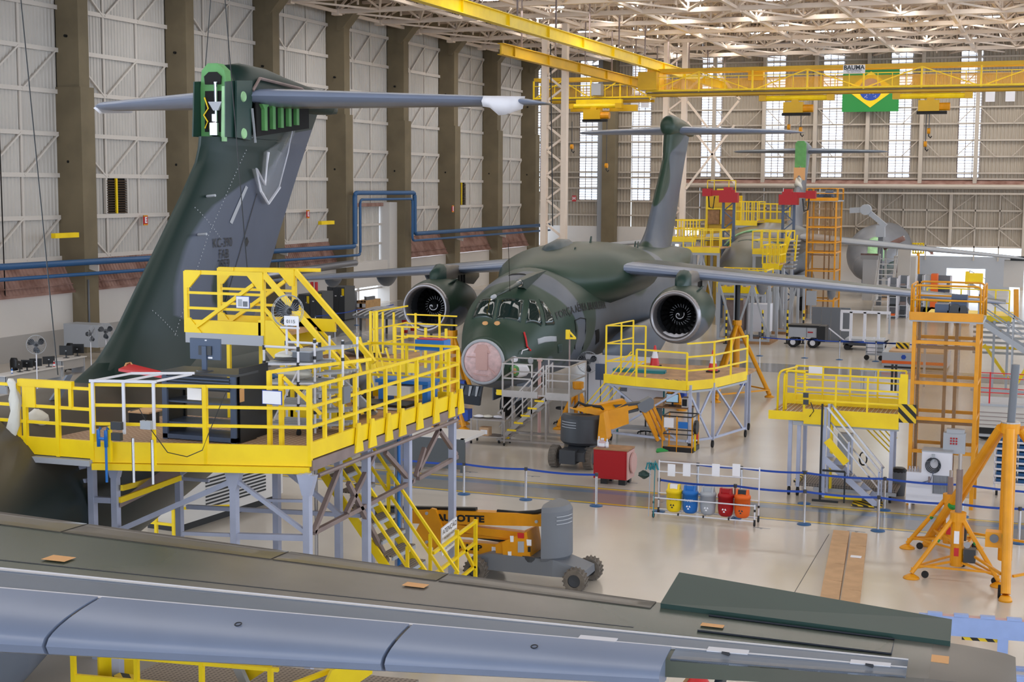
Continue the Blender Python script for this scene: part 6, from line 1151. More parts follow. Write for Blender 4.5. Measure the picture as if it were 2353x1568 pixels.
x0_, x1_ = FY(1090, 1340, YB_).x, FY(1355, 1345, YB_).x
ch = MB(); ch.loft([[(x, y, z) for y, z in ((YB_ - 0.45 * k, 0.25), (YB_ + 0.45 * k, 0.25), (YB_ + 0.4 * k, h), (YB_ - 0.4 * k, h))] for x, k, h in ((x0_, 0.7, 0.42), (x0_ + 0.5, 1.0, 0.6), (x1_ - 0.7, 1.0, 0.6), (x1_, 0.8, 0.42))]); bl.part('chassis', ch, 'midgrey')
for x in (x0_ + 0.25, x1_ - 0.15):
    for y in (YB_ - 0.52, YB_ + 0.52): wheel(bl, x, y, 0.25, 0.22)
bl.part('turntable', MB().lathe([(0.0, 0.62), (0.42, 0.62), (0.42, 0.5), (0, 0.5)], (cx, cy, 0), (0, 0, 1), 24), 'darkgrey')
tp = pxp(bl, 'turret', [(1168, 1238), (1224, 1214), (1238, 1306), (1172, 1300)], YB_, 0.75, 'amber')
pxp(bl, 'turret_mount', [(1150, 1245), (1172, 1240), (1172, 1298), (1152, 1290)], YB_, 0.6, 'amber')
for pts, m in (([(1190, 1245), (1204, 1245), (1204, 1270), (1190, 1270)], 'lightgrey'), ([(1189, 1225), (1204, 1226), (1204, 1238), (1190, 1237)], 'redbright'), ([(1210, 1240), (1221, 1241), (1221, 1255), (1211, 1254)], 'paper'), ([(1213, 1257), (1219, 1258), (1219, 1269), (1213, 1269)], 'black'), ([(1210, 1278), (1227, 1280), (1227, 1303), (1210, 1301)], 'wood'), ([(1172, 1232), (1180, 1232), (1180, 1246), (1173, 1246)], 'paper'), ([(1167, 1268), (1175, 1268), (1175, 1282), (1168, 1282)], 'paper')): pxp(bl, 'decal', pts, YB_ - 0.385, 0.015, m, parent=tp)
def boom(pts, th, m='amber', name='boom'): return pxp(bl, name, pts, YB_, th, m)
lo_ = boom([(1000, 1238), (1160, 1250), (1160, 1276), (1000, 1264)], 0.22); boom([(1000, 1198), (1205, 1222), (1196, 1240), (1000, 1212)], 0.2); boom([(1000, 1220), (1180, 1232), (1180, 1241), (1000, 1229)], 0.12); hi_ = boom([(850, 1175), (985, 1170), (1290, 1182), (1268, 1208), (1000, 1202), (850, 1198)], 0.24)
pxp(bl, 'knuckle', [(975, 1185), (992, 1168), (1002, 1170), (1018, 1215), (1022, 1236), (1000, 1258), (972, 1255), (958, 1218)], YB_ - 0.16, 0.08, 'amber'); pxp(bl, 'knuckle', [(975, 1185), (992, 1168), (1002, 1170), (1018, 1215), (1022, 1236), (1000, 1258), (972, 1255), (958, 1218)], YB_ + 0.16, 0.08, 'amber')
for px, py in ((981, 1180), (994, 1230), (981, 1246), (1233, 1199)): p = FY(px, py, YB_ - 0.21); bl.part('pivot_pin', MB().tube(p, p - V((0, 0.03, 0)), 0.035, 12), 'lightgrey')
bl.part('hydraulic_hose', MB().path([FY(1143, 1176, YB_), FY(1190, 1180, YB_), FY(1230, 1178, YB_ - 0.1), FY(1255, 1172, YB_ - 0.1), FY(1258, 1182, YB_ - 0.1)], 0.05, 8), 'black', True); bl.part('cable_carrier', MB().bar(FY(860, 1165, YB_), FY(1095, 1170, YB_), 0.12, 0.06), 'black'); bl.bar('hydraulic_ram', FY(1080, 1232, YB_), FY(1165, 1245, YB_), 0.06, 'black')
pxp(bl, 'jib', [(845, 1172), (875, 1165), (940, 1172), (940, 1190), (880, 1196), (850, 1215), (840, 1212)], YB_, 0.25, 'darkgrey'); bl.bar('jib_link', FY(845, 1180, YB_), FY(840, 1260, YB_), 0.08, 'amber'); bl.bar('jib_link', FY(858, 1185, YB_), FY(852, 1262, YB_), 0.08, 'amber')
p = FY(1048, 1192, YB_ - 0.13); text_on(hi_, 'HAULOTTE', 0.2, p, FY(1148, 1196, YB_) - FY(1048, 1192, YB_), (0, 0, 1), 'black', off=bl.loc, bold=0.01, sx=1.3); p = FY(1072, 1258, YB_ - 0.12); text_on(lo_, 'HA15IP', 0.17, p, FY(1148, 1264, YB_) - FY(1072, 1258, YB_), (0, 0, 1), 'black', off=bl.loc, bold=0.008, sx=1.35)
pxp(bl, 'decal', [(1130, 1257), (1139, 1258), (1139, 1271), (1130, 1270)], YB_ - 0.115, 0.015, 'paper', parent=lo_)
# ---- boom lift under the nose (upper)
YA_ = 41.3
al_ = T('boom_lift', 'orange boom lift with dark grey shell parked right of the aluminium stairs', 'boom lift', (-13.5, YA_, 0)); cx2 = FY(1338, 1010, YA_).x
weight(al_, cx2, YA_ + 0.15, 0.72, 1.62, 0.72, -PI + 0.2, -0.25, 'darkgrey', 0.3)
pxp(al_, 'turret', [(1384, 950), (1392, 945), (1400, 1005), (1396, 1012), (1378, 1010)], YA_ - 0.2, 0.5, 'amber')
cxl, cxr = FY(1290, 1060, YA_).x, FY(1410, 1060, YA_).x
al_.part('chassis', MB().loft([[(x, y, z) for x, z in ((cx2 - 0.4 * k, 0.28), (cx2 + 0.4 * k, 0.28), (cx2 + 0.35 * k, h), (cx2 - 0.35 * k, h))] for y, k, h in ((YA_ - 0.75, 0.8, 0.55), (YA_ - 0.2, 1.0, 0.72), (YA_ + 1.2, 1.0, 0.72))]), 'darkgrey')
for x in (cx2 - 0.75, cx2 + 0.35):
    for y in (YA_ - 0.35, YA_ + 1.15): wheel(al_, x, y, 0.33, 0.26, (1, 0, 0))
al_.bar('axle', (cx2 - 0.7, YA_ - 0.35, 0.33), (cx2 + 0.3, YA_ - 0.35, 0.33), 0.14, 'darkgrey'); al_.box('axle_housing', cx2 - 0.45, cx2 + 0.05, YA_ - 0.85, YA_ - 0.3, 0.2, 0.62, 'darkgrey')
al_.part('turntable', MB().lathe([(0.0, 0.76), (0.45, 0.76), (0.45, 0.68), (0, 0.68)], (cx2, YA_ + 0.1, 0), (0, 0, 1), 20), 'black')
def YY(px): return YA_ + max(0, (px - 1380)) / 200.0 * 2.2
def ap(px, py, dy=0): return FY(px, py, YY(px) + dy)
def abox(name, pts, th, m):
    q = [ap(*p) for p in pts]; n = len(q); d = V((-0.5, 0.87, 0)) * (th / 2); mb = MB(); mb.add([p - d for p in q] + [p + d for p in q], [tuple(range(n)), tuple(range(2 * n - 1, n - 1, -1))] + [(i, n + i, n + (i + 1) % n, (i + 1) % n) for i in range(n)]); return mk(name, mb, m, al_.o, off=al_.loc)
abox('boom', [(1310, 938), (1345, 935), (1432, 917), (1438, 925), (1400, 945), (1400, 960), (1345, 948)], 0.3, 'amber'); abox('boom_base', [(1385, 945), (1440, 930), (1442, 972), (1405, 985), (1398, 985)], 0.35, 'amber'); abox('boom', [(1405, 940), (1470, 925), (1470, 935), (1408, 952)], 0.22, 'amber'); abox('boom_guard', [(1408, 930), (1485, 922), (1485, 927), (1412, 936)], 0.26, 'darkgrey'); abox('boom_guard', [(1408, 950), (1465, 938), (1465, 944), (1410, 957)], 0.24, 'darkgrey')
abox('jib_head', [(1462, 928), (1492, 912), (1500, 918), (1500, 935), (1480, 948), (1466, 942)], 0.3, 'midgrey')
for a, b in (((1478, 945), (1512, 1013)), ((1488, 930), (1525, 1012)), ((1492, 915), (1530, 1000)), ((1484, 940), (1508, 1000))): al_.bar('jib_arm', ap(*a), ap(*b), 0.09, 'amber')
al_.part('hose_bundle', MB().path([ap(1318, 940), ap(1330, 925), ap(1345, 932), ap(1380, 935), ap(1392, 948), ap(1405, 952), ap(1440, 945)], 0.045, 8), 'black', True)
k0 = ap(1530, 1005); BX, BY, BZ = k0.x, k0.y, 0.42
al_.box('basket_floor', BX, BX + 0.95, BY - 0.4, BY + 0.4, BZ, BZ + 0.06, 'amber'); al_.box('basket_kick', BX, BX + 0.97, BY - 0.42, BY - 0.38, BZ, BZ + 0.15, 'black'); al_.box('basket_kick', BX + 0.93, BX + 0.97, BY - 0.4, BY + 0.4, BZ, BZ + 0.15, 'black')
for x, y in ((BX, BY - 0.4), (BX + 0.45, BY - 0.4), (BX + 0.93, BY - 0.4), (BX, BY + 0.4), (BX + 0.93, BY + 0.4)): al_.tube('basket_post', (x, y, BZ), (x, y, BZ + 1.1), 0.025, 'amber')
for z in (0.55, 1.1):
    for a, b in (((BX, BY - 0.4), (BX + 0.93, BY - 0.4)), ((BX + 0.93, BY - 0.4), (BX + 0.93, BY + 0.4)), ((BX, BY + 0.4), (BX + 0.93, BY + 0.4)), ((BX, BY - 0.4), (BX, BY + 0.4))): al_.tube('basket_rail', (a[0], a[1], BZ + z), (b[0], b[1], BZ + z), 0.022, 'black' if z > 1 else 'darkgrey')
al_.box('control_panel', BX + 0.05, BX + 0.35, BY - 0.45, BY - 0.4, BZ + 0.75, BZ + 1.05, 'paper'); al_.box('tool_pouch', BX + 0.5, BX + 0.8, BY - 0.46, BY - 0.4, BZ + 0.75, BZ + 0.95, 'blue'); al_.tube('extinguisher', (BX + 1.02, BY - 0.2, BZ + 0.4), (BX + 1.02, BY - 0.2, BZ + 0.85), 0.05, 'redbright'); al_.part('hose_reel', MB().tube((BX + 1.0, BY - 0.35, BZ + 0.8), (BX + 1.08, BY - 0.35, BZ + 0.8), 0.22, 16), 'black')
al_.bar('hanging_strap', (BX + 1.0, BY - 0.3, BZ + 0.9), (BX + 1.0, BY - 0.3, BZ + 0.05), 0.06, 'yellow', 0.02)
# ---- aluminium nose stairs
ns = T('aluminium_stair', 'aluminium stair platform with yellow-edged treads at the jet\'s nose', 'stairs', (-16, 44.5, 0)); YS, YS2 = 44.0, 44.9
zd = FY(1235, 908, YS).z
xa, xb = FY(1155, 915, YS).x, FY(1308, 915, YS).x; xs_ = FY(1255, 915, YS).x
ns.box('deck', xa - 0.25, xb, YS, 45.7, zd - 0.05, zd, 'alu'); ns.box('deck_edge', xa, xs_ - 0.3, YS - 0.03, YS, zd - 0.12, zd + 0.1, 'alu'); ns.box('deck_edge', xs_, xb, YS - 0.03, YS, zd - 0.14, zd + 0.1, 'alu'); ns.box('warning_plate', xa - 0.22, xa - 0.03, YS - 0.02, YS, zd - 0.08, zd + 0.1, 'yellow')
nst = 6; xe = FY(1160, 1018, YS).x
for k in range(nst):
    f_ = (k + 0.5) / nst; x = xs_ - 0.1 + (xe - xs_) * f_; z = zd - 0.02 - zd * (k + 0.6) / (nst + 0.6) ; ns.box('tread', x - 0.14, x + 0.14, YS - 0.02, YS2, z - 0.03, z, 'alu'); ns.box('tread_nosing', x - 0.17, x + 0.15, YS - 0.045, YS - 0.015, z - 0.05, z + 0.005, 'yellow'); ns.box('tread_nosing', x - 0.18, x - 0.13, YS - 0.02, YS2, z - 0.05, z + 0.005, 'yellow')
for y in (YS, YS2):
    ns.bar('stringer', (xs_, y, zd - 0.1), (xe - 0.2, y, 0.1), 0.05, 'alu', 0.14); ns.bar('handrail', (xs_ - 0.1, y, zd + 0.95), (xe - 0.25, y, 1.0), 0.05, 'alu'); ns.bar('handrail', (xs_ - 0.1, y, zd + 0.45), (xe - 0.2, y, 0.55), 0.04, 'alu')
    for f_ in (0.0, 0.5, 0.95): x = xs_ - 0.1 + (xe - xs_) * f_; ns.bar('baluster', (x, y, zd * (1 - f_) * 1.0), (x, y, zd * (1 - f_) + 0.98), 0.045, 'alu')
pseen = set()
def alrail(a, b, n=1):
    for z in (0.5, 0.98): ns.bar('rail', (a[0], a[1], zd + z), (b[0], b[1], zd + z), 0.045, 'alu')
    for k in range(n + 1):
        c = lerp((a[0], a[1], 0), (b[0], b[1], 0), k / n)
        if (round(c.x, 2), round(c.y, 2)) in pseen: continue
        pseen.add((round(c.x, 2), round(c.y, 2))); ns.bar('post', (c.x, c.y, 0.1), (c.x, c.y, zd + 1.0), 0.05, 'alu')
alrail((xa - 0.3, 45.7), (xa, YS)); alrail((xa, YS), (xs_ - 0.5, YS)); alrail((xs_, YS), (xb, YS)); alrail((xb, YS), (xb, 45.7)); alrail((xa - 0.3, 45.7), (xb, 45.7), 2)
for y in (YS, 45.6): ns.bar('base_beam', (xe - 0.3, y, 0.12), (xb, y, 0.12), 0.07, 'alu')
for x in (xe - 0.2, xb): ns.part('castor', MB().tube((x - 0.03, YS, 0.06), (x + 0.03, YS, 0.06), 0.06, 10), 'rubber')
for x in (xs_ + 0.1, xs_ + 0.4, xs_ + 0.7): ns.bar('strut', (x, 45.3, 0.1), (x, 45.3, zd), 0.045, 'alu')
# trolley table with papers
tt = T('trolley_table', 'small grey trolley table heaped with papers left of the aluminium stairs', 'table', FZ(1120, 1022)); tx0, tx1 = FY(1080, 960, 43.6).x, FY(1160, 960, 43.6).x; tzz = FY(1120, 965, 43.6).z
tt.box('top', tx0, tx1, 43.6, 44.2, tzz - 0.03, tzz, 'alu'); tt.box('lower_shelf', tx0, tx1, 43.6, 44.2, 0.25, 0.28, 'alu')
for x in (tx0 + 0.03, tx1 - 0.03):
    for y in (43.63, 44.17): tt.bar('leg', (x, y, 0.08), (x, y, tzz), 0.035, 'alu'); tt.part('castor', MB().tube((x - 0.02, y, 0.05), (x + 0.02, y, 0.05), 0.05, 10), 'rubber')
tt.tube('push_handle', (tx0 - 0.12, 43.62, tzz - 0.1), (tx0 - 0.12, 44.18, tzz - 0.1), 0.02, 'darkgrey')
for k, (dx, dy, m) in enumerate(((0.2, 0.2, 'paper'), (0.5, 0.25, 'cloth'), (0.85, 0.3, 'white'))): blob('paper_heap', (tx0 + dx, 43.7 + dy, tzz + 0.005), 0.2, 0.16, 0.1, m, ('flat papers', 'crumpled cloth', 'clear film')[k] + ' on the grey trolley table', 'paper', 30 + k)
cbx2 = T('carton', 'small cardboard carton on the lower shelf of the trolley table', 'box', (tx0 + 0.4, 43.8, 0.28)); cbx2.box('carton_body', tx0 + 0.3, tx0 + 0.62, 43.7, 44.0, 0.28, 0.55, 'card'); cbx2.box('carton_label', tx0 + 0.34, tx0 + 0.58, 43.69, 43.7, 0.33, 0.47, 'paper')
# ---- yellow stand beside the left engine of the middle jet (right in picture)
pf = T('engine_stand', 'yellow railed engine stand on grey truss legs under the right engine', 'platform', (-12.4, 51, 0)); ZD = 2.15
F = lambda px, py: FZ(px, py, ZD)
o1, o2, o3, o4, o5, o6 = F(1388, 868), F(1462, 876), F(1578, 886), F(1640, 880), F(1716, 862), F(1650, 830)
back = 4.0; pts = [o1, o2, o3, o4, o5]
pf.part('deck', MB().prism([(p.x, p.y) for p in (o1, o3, o4, o5)] + [(o5.x, o5.y + 1.6), (o1.x + 0.3, o5.y + 1.6)], 0.08, (0, 0, ZD), (1, 0, 0), (0, 1, 0)), 'ply')
for a, b in zip(pts, pts[1:]): pf.bar('fascia', a - Z * 0.02, b - Z * 0.02, 0.06, 'yellow', 0.3)
pseen = set()
def prail(ps, h, fr_, step=1.2, w=0.045):
    for a, b in zip(ps, ps[1:]):
        a, b = V(a), V(b); n = max(1, round((b - a).length / step))
        for k in range(n + 1):
            c = a.lerp(b, k / n)
            if (round(c.x, 2), round(c.y, 2)) not in pseen: pseen.add((round(c.x, 2), round(c.y, 2))); pf.bar('post', c, c + Z * h, w, 'yellow')
        for q in fr_: pf.bar('rail', a + Z * h * q, b + Z * h * q, w * 0.85, 'yellow')
prail([o2, o3], 1.05, (0.5, 1.0), 2.0, 0.06); prail([o3, o4, o5], 1.35, (0.35, 0.68, 1.0), 1.3, 0.06)
A = F(1392, 868); B = A + V((1.25, 0.4, 0)); C_ = A + V((0.3, 2.2, 0))
for a, b in ((A, B), (A, C_)):
    for q in (0.55, 1.15, 1.75): pf.bar('rail', a + Z * q, b + Z * q, 0.04, 'yellow')
for c in (A, B, C_, A.lerp(C_, 0.55)): pf.bar('post', c, c + Z * 1.75, 0.05, 'yellow')
for k in range(4): a = F(1450 + 8 * k, 870); pf.bar('stair_rail', a + Z * (0.9 - 0.12 * k), a + V((-1.6, -0.4, -1.1 - 0.12 * k)), 0.035, 'yellow')
for k in range(3): c = lerp(o3, o2, 0.2 + 0.18 * k); pf.box('hazard_edge', c.x, c.x + 0.2, c.y + 0.5, c.y + 0.7, ZD + 0.04, ZD + 0.06, 'hazard')
for c, zz in ((o3 + V((0.1, 0.1, 0)), ZD), (o4, ZD), (o5, ZD), (o1 + V((0.2, 0.2, 0)), ZD), (o5 + V((-0.2, 1.5, 0)), ZD), (o3 + V((0, 1.6, 0)), ZD)):
    pf.bar('leg', (c.x, c.y, 0.25), (c.x, c.y, zz), 0.09, 'steel'); pf.part('castor', MB().tube((c.x - 0.03, c.y, 0.12), (c.x + 0.03, c.y, 0.12), 0.12, 12), 'rubber'); pf.bar('castor_fork', (c.x, c.y, 0.1), (c.x, c.y, 0.3), 0.06, 'darkgrey')
for a, b in ((o3, o4), (o4, o5), (o1, o3)):
    for (f0, z0), (f1, z1) in (((0.05, 2.0), (0.9, 0.35)), ((0.95, 2.0), (0.1, 0.35))): p, q = a.lerp(b, f0), a.lerp(b, f1); pf.bar('brace', (p.x, p.y, z0), (q.x, q.y, z1), 0.06, 'steel')
    pf.bar('base_beam', (a.x, a.y, 0.32), (b.x, b.y, 0.32), 0.07, 'steel'); pf.bar('top_beam', (a.x, a.y, ZD - 0.22), (b.x, b.y, ZD - 0.22), 0.07, 'lightgrey')
def cone(x, y, z, label, h=0.75):
    t = T('traffic_cone', label, 'cone', (x, y, z)); t.box('base', x - 0.2, x + 0.2, y - 0.2, y + 0.2, z, z + 0.04, 'rubber')
    for a, b, m in ((0.04, 0.3, 'redbright'), (0.3, 0.55, 'white'), (0.55, h, 'redbright')): r0, r1 = 0.15 * (1 - a / h) + 0.03, 0.15 * (1 - b / h) + 0.03; t.part('cone_band', MB().tube((x, y, z + a), (x, y, z + b), r0, 16, r1), m)
p = F(1638, 858); cone(p.x, p.y, ZD + 0.05, 'red and white traffic cone standing on the right engine stand'); p = F(1494, 850); cone(p.x, p.y + 0.6, ZD + 0.05, 'red and white traffic cone behind the low rail of the engine stand')
# work bench with teal frame and desktop things
wb = T('work_bench', 'teal framed work bench with white front board before the engine stand', 'bench', (-13.2, 47.5, 0)); YW = 47.2; bz = FY(1470, 885, YW).z
xw0, xw1 = FY(1418, 885, YW).x, FY(1524, 885, YW).x
wb.box('top', xw0 - 0.05, xw1 + 0.05, YW, YW + 0.7, bz - 0.05, bz, 'teal'); wb.box('front_board', xw0, xw1, YW - 0.02, YW, bz - 0.85, bz - 0.05, 'paleblue' if False else 'white')
for x in (xw0, xw1): wb.bar('post', (x, YW + 0.1, 0), (x, YW + 0.1, bz + 0.5), 0.06, 'teal')
wb.box('upper_shelf', xw0 - 0.15, xw1 + 0.0, YW - 0.05, YW + 0.4, bz + 0.42, bz + 0.52, 'teal'); wb.box('print', xw0 + 0.1, xw0 + 0.36, YW - 0.03, YW - 0.02, bz - 0.25, bz - 0.12, 'midgrey'); wb.box('print', xw0 + 0.14, xw0 + 0.28, YW - 0.03, YW - 0.02, bz - 0.6, bz - 0.4, 'midgrey')
wb.box('lower_shelf', xw0, xw1, YW, YW + 0.7, 0.2, 0.25, 'lightgrey')
solo('parts_tray', MB().box(xw1 - 0.7, xw1, YW + 0.1, YW + 0.5, bz, bz + 0.12), 'black', 'black parts tray on the teal work bench', 'tray'); solo('note_pad', MB().box(xw0 + 0.1, xw0 + 0.32, YW + 0.1, YW + 0.3, bz, bz + 0.03), 'paper', 'white note pad on the left end of the teal bench', 'paper'); solo('binder', MB().box(xw1 - 1.0, xw1 - 0.75, YW + 0.1, YW + 0.35, bz, bz + 0.06), 'teal', 'teal binder on the work bench beside the parts tray', 'binder')
# computer desk beside it
cd = T('computer_desk', 'grey computer desk before the legs of the engine stand', 'desk', (-12, 46.4, 0)); YD = 46.3; q0, q1 = FY(1505, 940, YD).x, FY(1585, 940, YD).x; dz_ = FY(1545, 937, YD).z
cd.box('top', q0, q1, YD, YD + 0.7, dz_ - 0.04, dz_, 'wood')
for x in (q0 + 0.03, q1 - 0.08): cd.box('leg', x, x + 0.05, YD + 0.05, YD + 0.65, 0, dz_ - 0.04, 'darkgrey')
def monitor(px, py, Y, w, h, zt_, label, face=True, m='black'):
    p = FY(px, py, Y); t = T('monitor', label, 'monitor', (p.x, Y, zt_)); t.box('stand_base', p.x - 0.12, p.x + 0.12, Y - 0.08, Y + 0.1, zt_, zt_ + 0.015, 'black'); t.box('stand_column', p.x - 0.03, p.x + 0.03, Y + 0.02, Y + 0.05, zt_, zt_ + 0.2, 'black'); t.box('case', p.x - w / 2, p.x + w / 2, Y - 0.02, Y + 0.02, zt_ + 0.12, zt_ + 0.12 + h, m)
    if face: t.box('screen', p.x - w / 2 + 0.02, p.x + w / 2 - 0.02, Y - 0.026, Y - 0.02, zt_ + 0.145, zt_ + 0.1 + h, 'screen')
monitor(1545, 915, YD + 0.3, 0.44, 0.3, dz_, 'black monitor with lit blue screen on the computer desk')
t = T('computer_tower', 'beige and black computer case right of the lit monitor', 'computer', (q1 - 0.2, YD + 0.2, dz_)); t.box('case', q1 - 0.32, q1 - 0.12, YD + 0.15, YD + 0.55, dz_, dz_ + 0.32, 'basewhite'); t.box('front_panel', q1 - 0.3, q1 - 0.14, YD + 0.14, YD + 0.15, dz_ + 0.05, dz_ + 0.28, 'black')
cbx3 = T('carton', 'open cardboard carton on the left of the computer desk', 'box', (q0, YD + 0.2, dz_)); cbx3.box('carton_body', q0 - 0.1, q0 + 0.22, YD + 0.15, YD + 0.5, dz_, dz_ + 0.25, 'card'); cbx3.part('carton_flap', MB().bar((q0 + 0.22, YD + 0.3, dz_ + 0.25), (q0 + 0.36, YD + 0.3, dz_ + 0.36), 0.3, 0.015), 'card')
def stool(x, y, h, label, back=False, m='black'):
    t = T('office_chair' if back else 'work_stool', label, 'chair' if back else 'stool', (x, y, 0))
    for k in range(5):
        th = k * 2 * PI / 5; t.bar('base_arm', (x, y, 0.1), (x + 0.28 * math.cos(th), y + 0.28 * math.sin(th), 0.07), 0.04, m); t.part('castor', MB().tube((x + 0.28 * math.cos(th) - 0.015, y + 0.28 * math.sin(th), 0.03), (x + 0.28 * math.cos(th) + 0.015, y + 0.28 * math.sin(th), 0.03), 0.03, 8), 'rubber')
    t.tube('column', (x, y, 0.1), (x, y, h), 0.03, m); t.part('seat', MB().lathe([(0, 0), (0.2, 0), (0.22, 0.03), (0.2, 0.07), (0, 0.08)], (x, y, h), (0, 0, 1), 18), m, True)
    if back: t.part('backrest', MB().loft([[(x + a * k, y + 0.2 + 0.03 * s_, z) for a, s_ in ((-0.2, 0), (0, 1), (0.2, 0), (0.2, 1.6), (0, 2.6), (-0.2, 1.6))] for z, k in ((h + 0.15, 0.8), (h + 0.35, 1.0), (h + 0.6, 1.0), (h + 0.72, 0.7))]), m, True)
p = FZ(1483, 997); stool(p.x, p.y, 0.75, 'tall black work stool right of the upper boom lift')
p = FZ(1290, 975); stool(p.x, p.y, 0.55, 'low black stool behind the aluminium stairs')
p = FZ(1350, 935); fan_thing('pedestal_fan', 'pedestal fan with dark blades under the middle jet\'s belly', (p.x, p.y, 0), 0.2, 1.75, 0.42, 'darkgrey')
p = FY(1380, 855, 50); solo('mirror_board', MB().box(p.x - 0.2, p.x + 0.2, 50, 50.03, p.z - 0.3, p.z + 0.3).bar((p.x, 50.02, p.z - 0.3), (p.x, 50.02, 0), 0.03), 'bluegrey', 'dark blue rounded board on a stand right of the belly fan', 'board')
sg_ = T('safety_stand', 'yellow bracket on a tall thin pole before the crew door', 'stand', (-14.5, 45.6, 0)); p = FY(1309, 780, 45.8)
sg_.tube('pole', (p.x, 45.8, 0), (p.x, 45.8, p.z), 0.03, 'steelbrown'); sg_.box('bracket', p.x - 0.13, p.x, 45.75, 45.85, p.z, p.z + 0.32, 'yellow'); sg_.bar('bracket_arm', (p.x - 0.05, 45.8, p.z + 0.3), (p.x + 0.2, 45.8, p.z + 0.05), 0.05, 'yellow'); sg_.bar('bracket_arm', (p.x - 0.05, 45.8, p.z + 0.04), (p.x + 0.22, 45.8, p.z + 0.04), 0.06, 'yellow')
p = FY(1240, 850, 46.5); solo('red_pole', MB().tube((p.x, 46.5, 0), (p.x, 46.5, p.z + 0.3), 0.06, 8).tube((p.x, 46.5, p.z + 0.3), (p.x, 46.5, p.z + 0.4), 0.1, 8), 'salmon', 'dull red support pole behind the aluminium stairs', 'pole')
# white panel added to stand in for pale floor and wall behind the belly
cs = FZ(1345, 960); solo('pale_backdrop', MB().box(cs.x - 1.0, cs.x + 1.6, cs.y + 3.0, cs.y + 3.05, 0, 2.0), 'white', 'white floor-standing screen under the middle jet\'s belly', 'screen')
# ================================================================ right side
def jack(x, y, h, rad, label, shaft=0.9, rot=0.3, col_r=0.14, big=False):
    t = T('tripod_jack', label, 'jack', (x, y, 0)); top = h
    t.tube('cylinder', (x, y, 0.25), (x, y, top), col_r, 'amber', 16); t.tube('collar', (x, y, top - 0.15), (x, y, top + 0.05), col_r * 1.25, 'amber', 16); t.tube('ram', (x, y, top), (x, y, top + shaft), col_r * 0.5, 'steelbrown' if not big else 'midgrey', 12); t.tube('ram_tip', (x, y, top + shaft), (x, y, top + shaft * 1.35), col_r * 0.3, 'alu', 10)
    feet = [(x + rad * math.cos(rot + k * 2 * PI / 3), y + rad * math.sin(rot + k * 2 * PI / 3)) for k in range(3)]
    for k, (fx, fy_) in enumerate(feet):
        lg = t.tube('leg', (x + (fx - x) * 0.08, y + (fy_ - y) * 0.08, top - 0.05), (fx, fy_, 0.12), 0.05 if not big else 0.1, 'amber', 12)
        mk('leg_band', MB().tube(lerp((x, y, top), (fx, fy_, 0.12), 0.42), lerp((x, y, top), (fx, fy_, 0.12), 0.46), (0.05 if not big else 0.1) * 1.06, 12), 'green', lg, off=t.loc)
        t.part('foot_pad', MB().lathe([(0, 0.1), (0.06, 0.1), (0.17, 0.03), (0.18, 0), (0, 0)], (fx, fy_, 0), (0, 0, 1), 20), 'amber', True)
        nx = feet[(k + 1) % 3]; t.bar('tie_bar', lerp((fx, fy_, 0.28), (x, y, 0.28), 0.12), lerp((nx[0], nx[1], 0.28), (x, y, 0.28), 0.12), 0.04, 'amber'); t.bar('radial_bar', (x, y, 0.35), (fx, fy_, 0.22), 0.045, 'amber')
        c = lerp((fx, fy_, 0), (x, y, 0), 0.2); t.part('castor', MB().tube((c.x + 0.1, c.y - 0.02, 0.09), (c.x + 0.1, c.y + 0.02, 0.09), 0.08, 12), 'rubber')
    t.box('pump', x + 0.15, x + 0.4, y - 0.1, y + 0.15, 0.35, 0.65, 'darkgrey'); t.part('gauge', MB().tube((x + 0.22, y - 0.12, 0.75), (x + 0.22, y - 0.06, 0.75), 0.07, 14), 'lightgrey')
    t.box('data_plate', x - 0.06, x + 0.05, y - col_r - 0.012, y - col_r + 0.02, top * 0.55, top * 0.75, 'paper'); t.box('warning_plate', x - 0.05, x + 0.05, y - col_r - 0.012, y - col_r + 0.02, top * 0.35, top * 0.48, 'redbright'); return t
p = FZ(2196, 1325); zt_ = FY(2198, 1182, p.y).z; jack(p.x, p.y, zt_, 1.05, 'nearer of the two small orange tripod jacks, with long grey ram', 1.0, -2.6 + 0.0)
p2 = FZ(2178, 1272); zt_ = FY(2180, 1140, p2.y).z; jack(p2.x, p2.y, zt_, 0.95, 'farther of the two small orange tripod jacks', 0.45, 3.0, 0.13)
# large jack
jb = T('large_tripod_jack', 'tall orange tripod jack with grey ram at the right edge', 'jack', (-0.6, 32.6, 0)); jx, jy = -0.62, 32.4
tz = FY(2322, 985, jy).z; topP = V((FY(2322, 985, jy).x, jy, tz)); jx = topP.x
f1 = FZ(2310, 1382); f2 = FZ(2128, 1262); f2 = V((f2.x - 0.0, f2.y + 0.3, 0)); f3 = V((jx + 2.2, jy + 1.2, 0))
for k, (fp, a) in enumerate(((f1, V((0.0, -0.18, 0))), (f2, V((-0.2, 0, 0))), (f3, V((0.2, 0.05, 0))))):
    lg = jb.tube('leg', topP + a, fp + Z * 0.15, 0.1, 'amber', 14); mk('leg_band', MB().tube(lerp(topP + a, fp, 0.62), lerp(topP + a, fp, 0.64), 0.104, 14), 'green', lg, off=jb.loc); jb.part('foot_pad', MB().lathe([(0, 0.12), (0.09, 0.12), (0.13, 0.05), (0.14, 0), (0, 0)], fp, (0, 0, 1), 20), 'amber', True)
q = lerp(topP, f2, 0.0); jb.tube('leg', topP + V((-0.15, 0.3, 0)), f2 + V((0.2, 0.9, 0.1)), 0.09, 'amber', 12)
